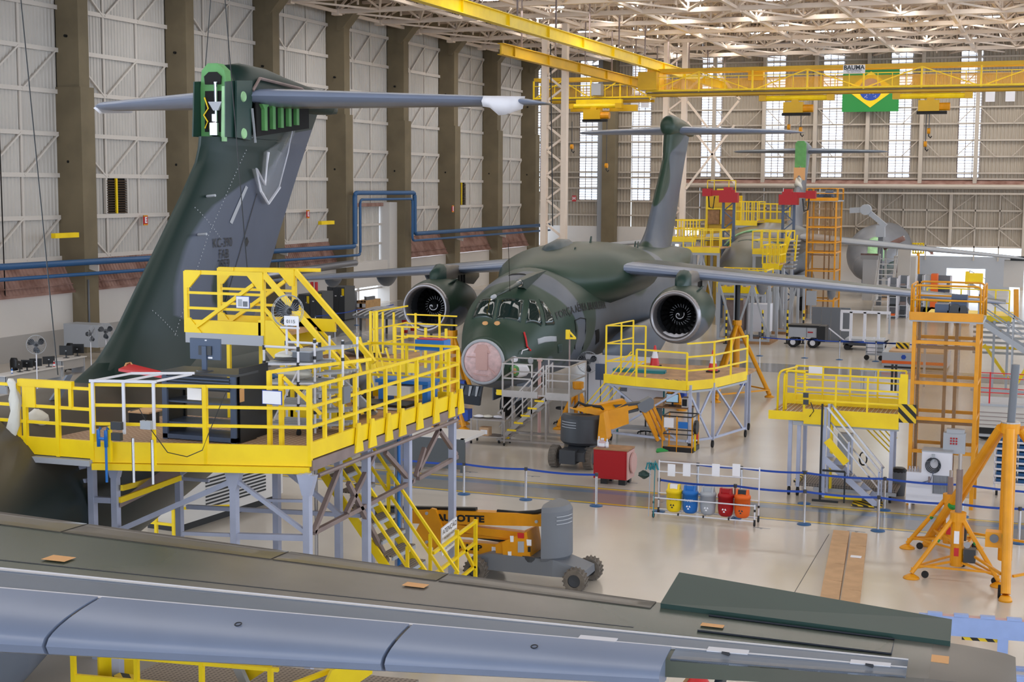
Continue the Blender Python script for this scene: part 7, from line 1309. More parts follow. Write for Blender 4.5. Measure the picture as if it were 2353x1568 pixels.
jb.tube('cylinder', (jx, jy, 0.5), (jx, jy, tz), 0.15, 'amber', 16); jb.tube('collar', (jx, jy, tz - 0.1), (jx, jy, tz + 0.12), 0.2, 'amber', 16); zr_ = FY(2331, 838, jy).z; jb.tube('ram', (jx, jy, tz), (jx + 0.05, jy, zr_), 0.085, 'midgrey', 14); jb.part('ram_clamp', MB().lathe([(0.09, 0), (0.2, 0), (0.2, 0.03), (0.09, 0.03)], (jx, jy, tz + 0.12), (0, 0, 1), 18), 'alu')
for k, (fp, nx) in enumerate(((f1, f2), (f2, f3), (f3, f1))): jb.bar('tie_bar', fp.lerp(nx, 0.06) + Z * 0.5, nx.lerp(fp, 0.06) + Z * 0.5, 0.05, 'amber')
jb.part('wheel', MB().tube((f1.x - 0.1, f1.y + 0.2, 0.14), (f1.x - 0.16, f1.y + 0.2, 0.14), 0.14, 16), 'rubber'); pp = FY(2285, 1235, 31.6); jb.box('pump_box', pp.x - 0.18, pp.x + 0.18, 31.5, 31.8, pp.z - 0.2, pp.z + 0.12, 'amber'); jb.part('gauge', MB().tube((pp.x, 31.45, pp.z), (pp.x, 31.5, pp.z), 0.09, 16), 'midgrey')
# ---- lift tower (right)
def tower(x0, y0, wd, dp, hz, ztop, label, bars, floor_z, mesh='orangemesh', col='amber'):
    t = T('lift_tower', label, 'lift', (x0, y0, 0)); x1, y1 = x0 + wd, y0 + dp
    for x in (x0, x1):
        for y in (y0, y1): t.bar('corner_post', (x, y, 0), (x, y, hz), 0.1, col)
    for z in bars:
        for a, b in (((x0, y0), (x1, y0)), ((x1, y0), (x1, y1)), ((x0, y1), (x1, y1)), ((x0, y0), (x0, y1))): t.bar('ring_beam', (a[0], a[1], z), (b[0], b[1], z), 0.07, col, 0.09)
    for k, (za, zb) in enumerate(zip([0.3] + list(bars), list(bars) + [hz])):
        if zb - za < 0.3: continue
        t.part('mesh_panel', MB().box(x0 + 0.03, x1 - 0.03, y0 + 0.02, y0 + 0.028, za, zb), mesh); t.part('mesh_panel', MB().box(x1 - 0.028, x1 - 0.02, y0 + 0.03, y1 - 0.03, za, zb), mesh)
    for x in (x0 + wd * 0.45, x0 + wd * 0.62): t.bar('guide_mast', (x, y1 - 0.2, 0), (x, y1 - 0.2, hz), 0.09, 'steelbrown')
    for z in bars[1::2]: t.bar('car_beam', (x0, y0 + dp * 0.5, z - 0.2), (x1, y0 + dp * 0.5, z - 0.2), 0.09, 'steelbrown')
    t.bar('toothed_rail', (x0 + 0.12, y0 + 0.12, 0), (x0 + 0.12, y0 + 0.12, hz), 0.07, 'midgrey')
    t.box('top_deck', x0 - 0.12, x1 + 0.12, y0 - 0.12, y1 + 0.12, hz, hz + 0.08, 'lightgrey'); t.box('top_kick', x0 - 0.12, x1 + 0.12, y0 - 0.14, y0 - 0.1, hz + 0.04, hz + 0.26, col); t.box('top_kick', x0 - 0.14, x0 - 0.1, y0 - 0.1, y1 + 0.12, hz + 0.04, hz + 0.26, col)
    ps = [(x0 - 0.1, y0 - 0.1), (x1 + 0.1, y0 - 0.1), (x1 + 0.1, y1 + 0.1), (x0 - 0.1, y1 + 0.1)]
    for i in range(4):
        a, b = ps[i], ps[(i + 1) % 4]; rr = 0.12; A, B = V((a[0], a[1], ztop)), V((b[0], b[1], ztop)); d = (B - A).normalized() * rr
        t.part('guard_rail', MB().path(rnd([(a[0] + d.x * 0.5, a[1] + d.y * 0.5, hz + 0.1), A + d * 0.5, B - d * 0.5, (b[0] - d.x * 0.5, b[1] - d.y * 0.5, hz + 0.1)], 0.12), 0.028, 8), col, True); t.tube('guard_rail', (a[0], a[1], (hz + ztop) / 2 + 0.1), (b[0], b[1], (hz + ztop) / 2 + 0.1), 0.025, col)
    m_ = t.part('winch_drum', MB().tube((x0 + wd * 0.55, y0 + dp * 0.35, hz + 0.42), (x0 + wd * 0.8, y0 + dp * 0.35, hz + 0.42), 0.3, 18), 'bluegrey'); t.box('winch_base', x0 + wd * 0.5, x0 + wd * 0.8, y0 + 0.2, y0 + dp * 0.7, hz + 0.08, hz + 0.3, 'bluegrey'); t.box('winch_motor', x0 + wd * 0.3, x0 + wd * 0.52, y0 + 0.2, y0 + dp * 0.55, hz + 0.08, hz + 0.46, 'bluegrey'); t.part('pulley', MB().tube((x0 + wd * 0.62, y0 + 0.12, hz + 0.35), (x0 + wd * 0.62, y0 + 0.2, hz + 0.35), 0.14, 14), 'darkgrey'); t.part('pulley', MB().tube((x0 + wd * 0.75, y0 + 0.12, hz + 0.33), (x0 + wd * 0.75, y0 + 0.2, hz + 0.33), 0.12, 14), 'darkgrey')
    return t
tx, ty = FZ(2086, 1162).x, 39.6; hz = FY(2095, 738, ty).z; zt2 = FY(2100, 655, ty).z
tw = tower(tx, ty, 1.62, 1.5, hz, zt2, 'tall amber mesh lift tower with blue winch on top, at the right', [FY(2090, py, ty).z for py in (1035, 960, 878, 785)], 0)
cbp = FY(2193, 1020, ty - 0.15); eb = T('control_cabinet', 'grey electrical cabinet with red buttons on the right lift tower', 'control box', (cbp.x, ty - 0.1, cbp.z - 0.5)); eb.box('case', cbp.x - 0.28, cbp.x + 0.28, ty - 0.28, ty - 0.06, cbp.z - 0.25, cbp.z + 0.3, 'lightgrey'); eb.box('hood', cbp.x - 0.2, cbp.x + 0.25, ty - 0.3, ty - 0.06, cbp.z + 0.3, cbp.z + 0.4, 'lightgrey')
for i in range(3):
    for j in range(3): eb.part('button', MB().tube((cbp.x - 0.08 + 0.07 * i, ty - 0.3, cbp.z + 0.02 + 0.07 * j), (cbp.x - 0.08 + 0.07 * i, ty - 0.28, cbp.z + 0.02 + 0.07 * j), 0.025, 8), 'red')
# ---- white machine with coiled hose
mx0, mx1 = FZ(2086, 1160).x, FZ(2183, 1175).x; my = 38.95
wm = T('white_machine', 'white wheeled machine with coiled black hose before the lift tower', 'machine', ((mx0 + mx1) / 2, my, 0)); zl = FY(2090, 1085, my).z; zh = FY(2150, 1040, my).z; xm = FY(2118, 1060, my).x
wm.box('low_body', mx0, xm, my, my + 0.55, 0.18, zl, 'white'); wm.box('tall_body', xm, mx1, my, my + 0.55, 0.18, zh, 'white'); wm.box('top_plate', xm - 0.01, mx1 + 0.02, my - 0.01, my + 0.6, zh, zh + 0.03, 'lightgrey'); wm.box('grille', FY(2143, 1120, my).x, mx1 - 0.04, my - 0.02, my, FY(2143, 1134, my).z, FY(2143, 1092, my).z, 'midgrey')
for k in range(9): x = FY(2143, 1120, my).x + 0.04 + k * 0.035; wm.box('grille_bar', x, x + 0.012, my - 0.03, my - 0.02, FY(2143, 1134, my).z, FY(2143, 1092, my).z, 'lightgrey')
for x in (mx0 + 0.1, mx1 - 0.1): wm.part('wheel', MB().tube((x - 0.02, my + 0.05, 0.1), (x + 0.03, my + 0.05, 0.1), 0.1, 14), 'white')
hc = FY(2144, 1070, my - 0.04)
for k in range(4): wm.part('hose_coil', MB().path([hc + V(((0.19 - 0.025 * k) * math.cos(q * PI / 10) + 0.01 * k, -0.02 * k, (0.2 - 0.02 * k) * math.sin(q * PI / 10) + 0.02 * k)) for q in range(21)], 0.014, 6), 'navy', True)
wm.box('hose_hook', hc.x - 0.04, hc.x + 0.04, my - 0.08, my, hc.z + 0.1, hc.z + 0.3, 'lightgrey'); wm.part('hose_tail', MB().path([hc + V((0.02, -0.02, -0.18)), hc + V((-0.05, -0.03, -0.4)), hc + V((-0.35, -0.05, -0.5)), hc + V((-0.5, -0.05, -0.47))], 0.014, 6), 'bluegrey'); wm.tube('hose_nozzle', hc + V((-0.08, -0.04, -0.5)), hc + V((-0.08, -0.04, -0.3)), 0.03, 'steelbrown')
for k in range(4): wm.tube('valve', (mx0 + 0.06 + 0.07 * k, my + 0.15, zl), (mx0 + 0.06 + 0.07 * k, my + 0.15, zl + 0.14), 0.025, 'chrome')
# waste drum left of the machine
p = FZ(2064, 1138); dr = T('waste_drum', 'grey plastic drum with black bag left of the white machine', 'bin', p); dr.part('drum', MB().lathe([(0, 0), (0.17, 0), (0.2, 0.35), (0.2, 0.7)], p, (0, 0, 1), 18), 'midgrey', True); dr.part('bag_rim', MB().lathe([(0.2, 0.66), (0.22, 0.72), (0.15, 0.78), (0.0, 0.74)], p, (0, 0, 1), 12), 'black', True)
# ---- right yellow stand with white stair
rs = T('tall_work_stand', 'yellow work stand with white stairs between the lane and the lift tower', 'platform', (-6, 41, 0)); ZR_ = 2.35
q1_, q2_ = FZ(1775, 945, ZR_), FZ(2062, 958, ZR_); YR = q2_.y - 0.3; xL, xM, xR = FY(1775, 945, YR).x, FY(1848, 940, YR).x, FY(2066, 950, YR).x; YR2 = YR + 1.6
rs.box('deck', xL, xR, YR, YR2, ZR_ - 0.06, ZR_, 'wood')
for k in range(26): x = xL + 0.1 + (xR - xL - 0.2) * k / 26; rs.box('deck_slat', x, x + 0.03, YR + 0.05, YR2 - 0.05, ZR_, ZR_ + 0.012, 'alu')
rs.box('fascia', xL - 0.1, xR, YR - 0.05, YR, ZR_ - 0.22, ZR_ + 0.02, 'yellow'); rs.box('fascia', xM, xR, YR - 0.06, YR - 0.01, ZR_ - 0.3, ZR_ + 0.12, 'yellow'); rs.box('toe_board', xL, xR, YR2, YR2 + 0.04, ZR_, ZR_ + 0.3, 'yellow')
def rrail(a, b, hh, fr_, n):
    for q in fr_: rs.bar('rail', V(a) + Z * hh * q, V(b) + Z * hh * q, 0.045, 'yellow')
    for k in range(n + 1): c = lerp(a, b, k / n); rs.bar('post', c, c + Z * hh, 0.05, 'yellow')
rrail((xM, YR, ZR_), (xR, YR, ZR_), 1.08, (1.0, 0.66, 0.33), 3); rrail((xL + 0.35, YR2, ZR_), (xR, YR2 + 0.01, ZR_), 1.1, (1.0, 0.66, 0.33), 4); rrail((xM - 0.02, YR + 0.05, ZR_), (xL + 0.3, YR + 0.4, ZR_), 1.1, (1.0, 0.6), 1)
rs.part('curved_guard', MB().path(rnd([(xL + 0.12, YR + 0.1, ZR_), (xL + 0.12, YR + 0.1, ZR_ + 1.1), (xL + 0.5, YR + 0.9, ZR_ + 1.15)], 0.25), 0.03, 8), 'yellow', True); rs.part('curved_guard', MB().path(rnd([(xL + 0.3, YR + 0.05, ZR_), (xL + 0.3, YR + 0.05, ZR_ + 1.15), (xM, YR + 0.02, ZR_ + 1.12)], 0.2), 0.03, 8), 'yellow', True)
for k in range(6): rs.bar('ladder_rung', (xL + 0.45, YR + 0.9, ZR_ + 0.2 + 0.17 * k), (xL + 0.8, YR + 0.95, ZR_ + 0.2 + 0.17 * k), 0.03, 'yellow')
xh = FY(1905, 930, YR).x; rs.box('hazard_plate', xR - 0.02, xR + 0.45, YR - 0.05, YR - 0.02, ZR_ - 0.1, ZR_ + 0.4, 'hazard'); rs.box('gate_panel', xR, xR + 0.2, YR - 0.02, YR + 0.1, ZR_ + 0.4, ZR_ + 1.2, 'yellow')
for px in (1816, 1836, 1890, 2050):
    x = FY(px, 1000, YR + 0.1).x; rs.bar('leg', (x, YR + 0.1, 0.25), (x, YR + 0.1, ZR_ - 0.2), 0.1, 'steel'); rs.part('castor', MB().tube((x - 0.03, YR + 0.1, 0.12), (x + 0.03, YR + 0.1, 0.12), 0.12, 12), 'rubber')
for px in (1850, 2056): x = FY(px, 1000, YR2).x; rs.bar('leg', (x, YR2, 0.05), (x, YR2, ZR_ - 0.1), 0.1, 'steel')
rs.bar('top_beam', (xM - 0.3, YR + 0.05, ZR_ - 0.3), (xR, YR + 0.05, ZR_ - 0.3), 0.09, 'lightgrey', 0.12); rs.box('lower_deck', FY(1826, 1080, YR).x, xR, YR + 0.1, YR2, 0.28, 0.36, 'grate'); rs.box('hazard_edge', FY(1826, 1080, YR).x - 0.04, FY(1826, 1080, YR).x + 0.1, YR + 0.1, YR2, 0.36, 0.42, 'hazard'); rs.bar('base_beam', (FY(1870, 1100, YR).x, YR, 0.25), (xR, YR, 0.25), 0.09, 'lightgrey'); rs.bar('base_beam', (xh, YR - 0.35, 0.15), (FY(1985, 1115, YR).x, YR - 0.35, 0.15), 0.1, 'yellow')
sx0, sz0, sx1 = FY(1893, 945, YR - 0.4).x, ZR_ - 0.2, FY(2022, 1130, YR - 0.4).x
for y in (YR - 0.75, YR - 0.1):
    rs.bar('stair_stringer', (sx0 + 0.1, y, 1.25), (sx1, y, 0.05), 0.05, 'steel', 0.16); rs.bar('stair_handrail', (sx0 + 0.15, y, ZR_ + 0.3), (sx1 + 0.05, y, 0.98), 0.05, 'chrome'); rs.bar('stair_handrail', (sx0 + 0.15, y, ZR_ - 0.2), (sx1, y, 0.55), 0.04, 'chrome'); rs.bar('stair_post', (sx1, y, 0.05), (sx1, y, 1.0), 0.05, 'steel'); rs.bar('stair_post', (sx0 + 0.1, y, 0.2), (sx0 + 0.1, y, ZR_ + 0.3), 0.07, 'steel'); rs.bar('stair_post', (FY(1960, 1000, YR).x, y, 0.8), (FY(1960, 1000, YR).x, y, 1.75), 0.05, 'steel')
for k in range(6): f_ = (k + 0.5) / 6; rs.box('stair_tread', sx0 + 0.1 + (sx1 - sx0 - 0.1) * f_ - 0.13, sx0 + 0.1 + (sx1 - sx0 - 0.1) * f_ + 0.13, YR - 0.75, YR - 0.1, 1.3 - 1.25 * f_ - 0.03, 1.3 - 1.25 * f_, 'alu')
rs.box('stair_foot', sx1 - 0.7, sx1 + 0.1, YR - 0.8, YR - 0.1, 0.03, 0.06, 'hazard'); rs.box('tread_plate', sx0 + 0.15, sx0 + 0.2, YR - 0.1, YR + 0.1, 0.3, ZR_ + 0.2, 'yellow'); pbar(rs, 'stair_side', (1900, 1012), (1945, 1065), YR - 0.78, 0.06, 'yellow', 0.2)
xg = FY(1890, 930, YR - 0.85).x; rs.bar('black_pole', (xg, YR - 0.85, 0.1), (xg, YR - 0.85, ZR_ + 0.4), 0.05, 'black'); rs.bar('black_foot', (xg - 0.2, YR - 0.9, 0.12), (xg + 0.5, YR - 0.9, 0.12), 0.06, 'black'); rs.bar('black_bar', (xg + 0.05, YR - 0.87, 0.95), (xg + 0.65, YR - 0.87, 0.95), 0.05, 'black'); rs.bar('black_bar', (xg + 0.65, YR - 0.87, 0.1), (xg + 0.65, YR - 0.87, 0.95), 0.04, 'black')
for py in (908, 924): p = FY(1852, py, YR - 0.1); rs.box('pedal_box', p.x - 0.07, p.x + 0.07, YR - 0.15, YR - 0.07, p.z - 0.07, p.z + 0.06, 'darkgrey')
rs.part('pedal_cable', MB().path([FY(1863, 925, YR - 0.1), FY(1870, 945, YR - 0.1), FY(1860, 958, YR - 0.1)], 0.015, 6), 'black')
for k in range(5): pbar(rs, 'rear_stair_bar', (1975 + 14 * k, 970), (2045 + 4 * k, 1040 - 8 * k), YR2 + 0.5, 0.035, 'yellow')
paper(1874, 853, 0.42, 0.28, YR2 - 0.02, 'large white sheet hung on the back rail of the right work stand', False)
rs.box('cabinet_box', FY(1925, 1000, YR + 0.5).x, FY(1958, 1000, YR + 0.5).x, YR + 0.5, YR + 0.8, 0.9, 1.75, 'lightgrey'); p = FY(1983, 1055, YR + 0.4); rs.part('cable_coil', MB().path([p + V((0.1 * math.cos(q * 0.5), 0.02 * q / 10, 0.18 * math.sin(q * 0.5))) for q in range(40)], 0.02, 5), 'black')
# ---- blue bin rack
bk = T('bin_shelf', 'white rack full of blue plastic bins behind the large orange jack', 'rack', (-1.2, 42, 0)); yk = 41.8; k0, k1 = FY(2284, 1100, yk).x, FY(2284, 1100, yk).x + 1.5; zk = FY(2300, 1005, yk).z
for x in (k0, k1):
    for y in (yk, yk + 0.6): bk.bar('upright', (x, y, 0.1), (x, y, zk + 0.1), 0.04, 'white')
nsh = 7
for k in range(nsh):
    z = 0.35 + (zk - 0.3) * k / nsh; bk.bar('shelf', (k0, yk + 0.25, z), (k1, yk + 0.25, z), 0.6, 'lightgrey', 0.03); bk.bar('shelf_lip', (k0, yk - 0.04, z + 0.02), (k1, yk - 0.04, z + 0.02), 0.03, 'white', 0.05)
    for q in range(5): x = k0 + 0.05 + q * 0.29; bk.part('blue_bin', MB().hexa([(x, yk, z + 0.02), (x + 0.25, yk, z + 0.02), (x + 0.25, yk + 0.4, z + 0.02), (x, yk + 0.4, z + 0.02), (x, yk - 0.03, z + 0.13), (x + 0.25, yk - 0.03, z + 0.13), (x + 0.25, yk + 0.42, z + 0.18), (x, yk + 0.42, z + 0.18)]), 'bluepipe')
for x in (k0 + 0.05, k1 - 0.1): bk.box('castor', x, x + 0.06, yk, yk + 0.1, 0, 0.12, 'rubber')
# ---- cream trailer with red rails
trl = T('equipment_trailer', 'cream wheeled trailer with red railing beyond the lift tower', 'trailer', (-1, 51, 0)); yt = 51.0; t0 = FY(2243, 960, yt).x; t1 = t0 + 4.5; zb_, zt3 = FY(2300, 985, yt).z, FY(2300, 935, yt).z
trl.box('body', t0, t1, yt, yt + 1.8, zb_, zt3, 'panel'); trl.box('top_edge', t0 - 0.02, t1, yt - 0.03, yt + 1.8, zt3, zt3 + 0.08, 'lightgrey')
for k in range(4): trl.box('body_rib', t0, t1, yt - 0.02, yt, zb_ + 0.1 + 0.14 * k, zb_ + 0.12 + 0.14 * k, 'steelbrown')
trl.box('lamp', t0 + 1.0, t0 + 1.35, yt - 0.03, yt, zb_ - 0.1, zb_ + 0.1, 'redbright'); trl.box('running_board', t0, t1, yt - 0.1, yt + 0.3, zb_ - 0.3, zb_ - 0.22, 'lightgrey')
for x in (t0 + 0.3, t0 + 3.6): trl.part('wheel', MB().lathe([(0.15, -0.12), (0.33, -0.12), (0.36, 0), (0.33, 0.12), (0.15, 0.12)], (x, yt + 0.15, 0.36), (0, 1, 0), 20, True), 'rubber')
for z in (0.45, 0.6, 0.95, 1.12): trl.bar('railing_bar', (t0 + 0.05, yt + 0.1, zt3 + z), (t1, yt + 0.1, zt3 + z), 0.03, 'redbright')
for x in (t0 + 0.4, t0 + 1.15, t0 + 2.0): trl.bar('railing_post', (x, yt + 0.1, zt3), (x, yt + 0.1, zt3 + 1.15), 0.05, 'redbright')
# ---- lavender jig at the lower right
jg = T('panel_jig', 'pale blue welded panel jig with notched top lying at the lower right', 'jig', FZ(2112, 1415)); 
A, B = FZ(2112, 1410, 0.9), FZ(2400, 1432, 0.9); u_ = (B - A).normalized()
def jp(s, z): return A + u_ * s + Z * (z - 0.9)
for s0, s1, z0, z1 in ((0, 3.2, 0.55, 0.9), (0, 0.75, 0.0, 0.56), (0, 3.2, -0.0, 0.06)): 
    p, q = jp(s0, (z0 + z1) / 2), jp(s1, (z0 + z1) / 2); jg.bar('beam', p, q, 0.12, 'paleblue', z1 - z0) if s1 > 2 else None
for s in (0.06, 1.45, 2.9): jg.bar('post', jp(s, 0.0), jp(s, 0.6), 0.18, 'paleblue', 0.12)
for k in range(7): jg.bar('notch_tab', jp(0.15 + 0.45 * k, 0.92), jp(0.4 + 0.45 * k, 0.92), 0.12, 'paleblue', 0.05); jg.bar('copper_strip', jp(0.4 + 0.45 * k, 0.905), jp(0.6 + 0.45 * k, 0.905), 0.1, 'salmon', 0.02)
jg.bar('warning_strip', jp(0.75, 0.52), jp(1.45, 0.52), 0.04, 'hazard', 0.08); jg.bar('ground_rail', jp(0, 0.05) + V((0, -0.6, 0)), jp(3.2, 0.05) + V((0, -0.6, 0)), 0.1, 'paleblue', 0.1)
p = FZ(1605, 1560, 0.9); t = T('red_pump', 'red round pump housing peeking out under the slat gap', 'pump', (p.x, p.y, 0)); t.part('housing', MB().lathe([(0, 0.95), (0.12, 0.93), (0.2, 0.8), (0.22, 0.3), (0.2, 0.0), (0, 0)], (p.x, p.y, 0), (0, 0, 1), 20), 'redbright', True); t.bar('strap', (p.x - 0.35, p.y, 0.6), (p.x, p.y, 1.1), 0.08, 'wood')
p = FZ(1815, 1562, 0.9); t = T('blue_jack', 'blue trolley jack frame under the near wing tip', 'jack', (p.x, p.y, 0)); t.box('frame', p.x - 0.3, p.x + 0.3, p.y, p.y + 0.3, 0.7, 0.9, 'blue'); t.bar('post', (p.x, p.y + 0.15, 0), (p.x, p.y + 0.15, 1.05), 0.1, 'blue'); t.box('base', p.x - 0.4, p.x + 0.4, p.y - 0.2, p.y + 0.5, 0, 0.08, 'blue')
# ================================================================ far right, floor clutter
# wing jack
def trijack(cx, cy, h, feet, label, pole=None, m='amber'):
    t = T('wing_jack', label, 'jack', (cx, cy, 0))
    for fx, fy_ in feet: t.tube('leg', (cx, cy, h), (fx, fy_, 0.1), 0.09, m, 12); t.part('foot_pad', MB().lathe([(0, 0.1), (0.08, 0.1), (0.2, 0.03), (0.2, 0), (0, 0)], (fx, fy_, 0), (0, 0, 1), 16), m, True)
    for (a, b), (c, d) in zip(feet, feet[1:] + feet[:1]): t.bar('tie_bar', (a, b, 0.3), (c, d, 0.3), 0.06, m)
    t.tube('cylinder', (cx, cy, 0.3), (cx, cy, h), 0.14, m, 14); t.tube('collar', (cx, cy, h - 0.1), (cx, cy, h + 0.12), 0.2, m, 14)
    if pole: t.tube('ram', (cx, cy, h), (cx, cy, pole), 0.11, 'black', 12)
    t.box('pump_unit', cx + 0.2, cx + 0.6, cy - 0.2, cy + 0.2, 0.3, 0.7, 'beltblue'); return t
c = FZ(1690, 900); hp_ = FY(1686, 742, c.y).z; trijack(c.x, c.y, hp_, [tuple(FZ(1768, 913)[:2]), tuple(FZ(1645, 925)[:2]), (c.x - 1.2, c.y + 1.4)], 'orange wing jack with black pole right of the right engine', FY(1686, 655, c.y).z)
c = FZ(1531, 960); trijack(c.x - 0.5, c.y + 2.5, 1.5, [(c.x - 1.0, c.y + 2.0), (c.x + 0.1, c.y + 1.9), (c.x - 0.4, c.y + 3.3)], 'small orange jack under the bench end behind the upper boom lift')
p = FZ(1315, 990); trijack(p.x, p.y + 0.6, FY(1314, 885, p.y + 0.6).z, [(p.x - 0.55, p.y + 0.1), (p.x + 0.6, p.y + 0.1), (p.x, p.y + 1.4)], 'orange nose jack behind the right post of the aluminium stairs')
p = FZ(1062, 985); trijack(p.x - 0.3, p.y, 1.55, [(p.x + 0.15, p.y - 0.2), (p.x - 0.9, p.y - 0.2), (p.x - 0.3, p.y + 0.9)], 'orange jack with red cap at the right end of the near dock')
p = FZ(1040, 800, 2.0); trijack(p.x, p.y, 2.6, [(p.x - 1.0, p.y), (p.x + 0.9, p.y), (p.x, p.y + 1.5)], 'orange jack under the left engine of the middle jet', 3.2)
# dark plinth table behind near dock right
pt = T('dark_table', 'long dark grey inspection table behind the right legs of the near dock', 'table', FZ(1000, 1075)); a = FZ(850, 1060); b = FZ(1068, 1088); zt4 = FY(1068, 1010, b.y).z
pt.box('top', a.x, b.x, b.y, b.y + 1.6, zt4 - 0.1, zt4, 'basewhite'); pt.box('front', a.x, b.x, b.y - 0.02, b.y, 0.1, zt4 - 0.02, 'cabinet')
for x in (a.x + 0.1, b.x - 0.15): pt.box('leg', x, x + 0.12, b.y, b.y + 0.12, 0, zt4, 'cabinet')
# generator cart
gc = T('generator_cart', 'silver ground power cart with black cover on four wheels', 'cart', FZ(1848, 800)); g = FZ(1825, 798); gw = 2.0; yg = g.y; x0 = FY(1812, 770, yg).x; zg0, zg1 = 0.55, FY(1830, 752, yg).z
gc.box('body', x0, x0 + 1.5, yg, yg + 1.0, zg0, zg1, 'lightgrey'); gc.box('cover', x0 - 0.03, x0 + 1.6, yg - 0.03, yg + 1.05, zg1, zg1 + 0.12, 'black'); gc.box('cover_drape', x0 + 1.5, x0 + 1.95, yg - 0.05, yg + 1.05, 0.35, zg1 + 0.1, 'black'); gc.box('panel_seam', x0 + 0.95, x0 + 0.97, yg - 0.01, yg, zg0, zg1, 'darkgrey'); gc.box('maker_plate', x0 + 1.02, x0 + 1.3, yg - 0.015, yg, zg0 + 0.25, zg0 + 0.32, 'red')
for x in (x0 + 0.25, x0 + 1.3):
    for y in (yg, yg + 0.9): wheel(gc, x, y, 0.27, 0.16, (0, 1, 0), 'rubber', 'white')
gc.bar('tow_bar', (x0 - 0.0, yg + 0.5, 0.3), (x0 - 0.15, yg + 0.5, 1.2), 0.05, 'yellow')
# grey screen wall
s0, s1 = FZ(1860, 786), FZ(1952, 788); sw_ = T('grey_partition', 'plain grey partition wall behind the generator cart', 'partition', s0); zsw = FY(1900, 708, s0.y).z
for k in range(4): x = s0.x + (s1.x - s0.x) * k / 4; sw_.box('partition_panel', x + 0.01, s0.x + (s1.x - s0.x) * (k + 1) / 4 - 0.01, s0.y + 0.5, s0.y + 0.6, 0, zsw, 'midgrey')
# white frame trolley
fw = T('frame_trolley', 'white loading trolley with tall frame beside the grey partition', 'trolley', FZ(1980, 805)); fyv = FZ(1960, 805).y; fx0, fx1 = FY(1942, 780, fyv).x, FY(2028, 780, fyv).x
fw.box('bed', fx0, fx1, fyv, fyv + 1.4, 0.45, 0.6, 'lightgrey'); fw.box('chassis', fx0 - 0.1, fx1 + 0.1, fyv - 0.05, fyv + 1.45, 0.25, 0.42, 'darkgrey')
ztp = FY(1980, 718, fyv).z
for x in (fx0 + 0.25, (fx0 + fx1) / 2, fx1 - 0.25): fw.bar('mast', (x, fyv + 0.2, 0.6), (x, fyv + 0.2, ztp), 0.14, 'white')
fw.bar('top_beam', (fx0 - 0.3, fyv + 0.2, ztp), (fx1 + 0.35, fyv + 0.2, ztp), 0.14, 'white'); fw.bar('hanging_post', (fx0 - 0.25, fyv + 0.2, ztp), (fx0 - 0.25, fyv + 0.2, ztp - 1.0), 0.12, 'white'); fw.bar('hanging_post', (fx1 + 0.3, fyv + 0.2, ztp), (fx1 + 0.3, fyv + 0.2, ztp - 1.1), 0.1, 'lightgrey'); fw.bar('hanging_arm', (fx0 - 0.25, fyv + 0.2, ztp - 1.0), (fx0 + 0.2, fyv + 0.2, ztp - 1.0), 0.1, 'white')
for x in (fx0 + 0.1, fx1 - 0.1):
    for y in (fyv, fyv + 1.3): fw.part('wheel', MB().tube((x, y - 0.05, 0.16), (x, y + 0.05, 0.16), 0.16, 14), 'rubber')
for x in (fx0 + 0.2, fx0 + 0.9, fx1 - 0.5): fw.box('side_post', x, x + 0.12, fyv - 0.02, fyv, 0.45, 0.75, 'white')
fw.bar('tow_bar', (fx0, fyv + 0.3, 0.4), (fx0 - 0.9, fyv + 0.2, 1.1), 0.06, 'white')
# small white cart
sc2 = T('small_cart', 'small white equipment cart with black wheels before the frame trolley', 'cart', FZ(2008, 828)); c = FZ(1998, 828); x0 = c.x - 0.2
sc2.box('body', x0, x0 + 0.85, c.y, c.y + 0.6, 0.25, 1.0, 'lightgrey'); sc2.box('panel', x0 + 0.08, x0 + 0.55, c.y - 0.02, c.y, 0.35, 0.9, 'white')
for k in range(3): sc2.box('door_seam', x0 + 0.02, x0 + 0.83, c.y - 0.025, c.y, 0.42 + 0.2 * k, 0.44 + 0.2 * k, 'navy')
for x in (x0 + 0.05, x0 + 0.75): sc2.part('wheel', MB().tube((x, c.y - 0.03, 0.13), (x, c.y + 0.05, 0.13), 0.13, 12), 'rubber')
sc2.part('handle', MB().path([(x0 + 0.85, c.y, 0.9), (x0 + 1.05, c.y, 1.0), (x0 + 1.05, c.y + 0.5, 1.0), (x0 + 0.85, c.y + 0.5, 0.9)], 0.03, 6), 'black')
# flat dolly
fd = T('flat_dolly', 'low flat dolly with orange stripe left of the lift tower', 'dolly', FZ(2060, 840)); c = FZ(2026, 845); x0 = c.x
fd.box('body', x0, x0 + 3.0, c.y, c.y + 2.2, 0.1, 0.75, 'lightgrey'); fd.box('stripe', x0 - 0.01, x0 + 3.0, c.y - 0.015, c.y, 0.22, 0.36, 'orange'); fd.box('top_plate', x0 + 0.3, x0 + 2.9, c.y + 0.1, c.y + 1.9, 0.75, 0.82, 'card'); fd.part('badge', MB().tube((x0 + 1.0, c.y - 0.02, 0.55), (x0 + 1.0, c.y, 0.55), 0.12, 6), 'beltblue'); fd.box('hazard_block', x0 + 0.5, x0 + 1.1, c.y + 1.2, c.y + 1.7, 0.82, 1.1, 'hazard'); fd.box('skirt', x0 + 0.1, x0 + 2.9, c.y + 0.05, c.y + 2.1, 0.0, 0.1, 'black')
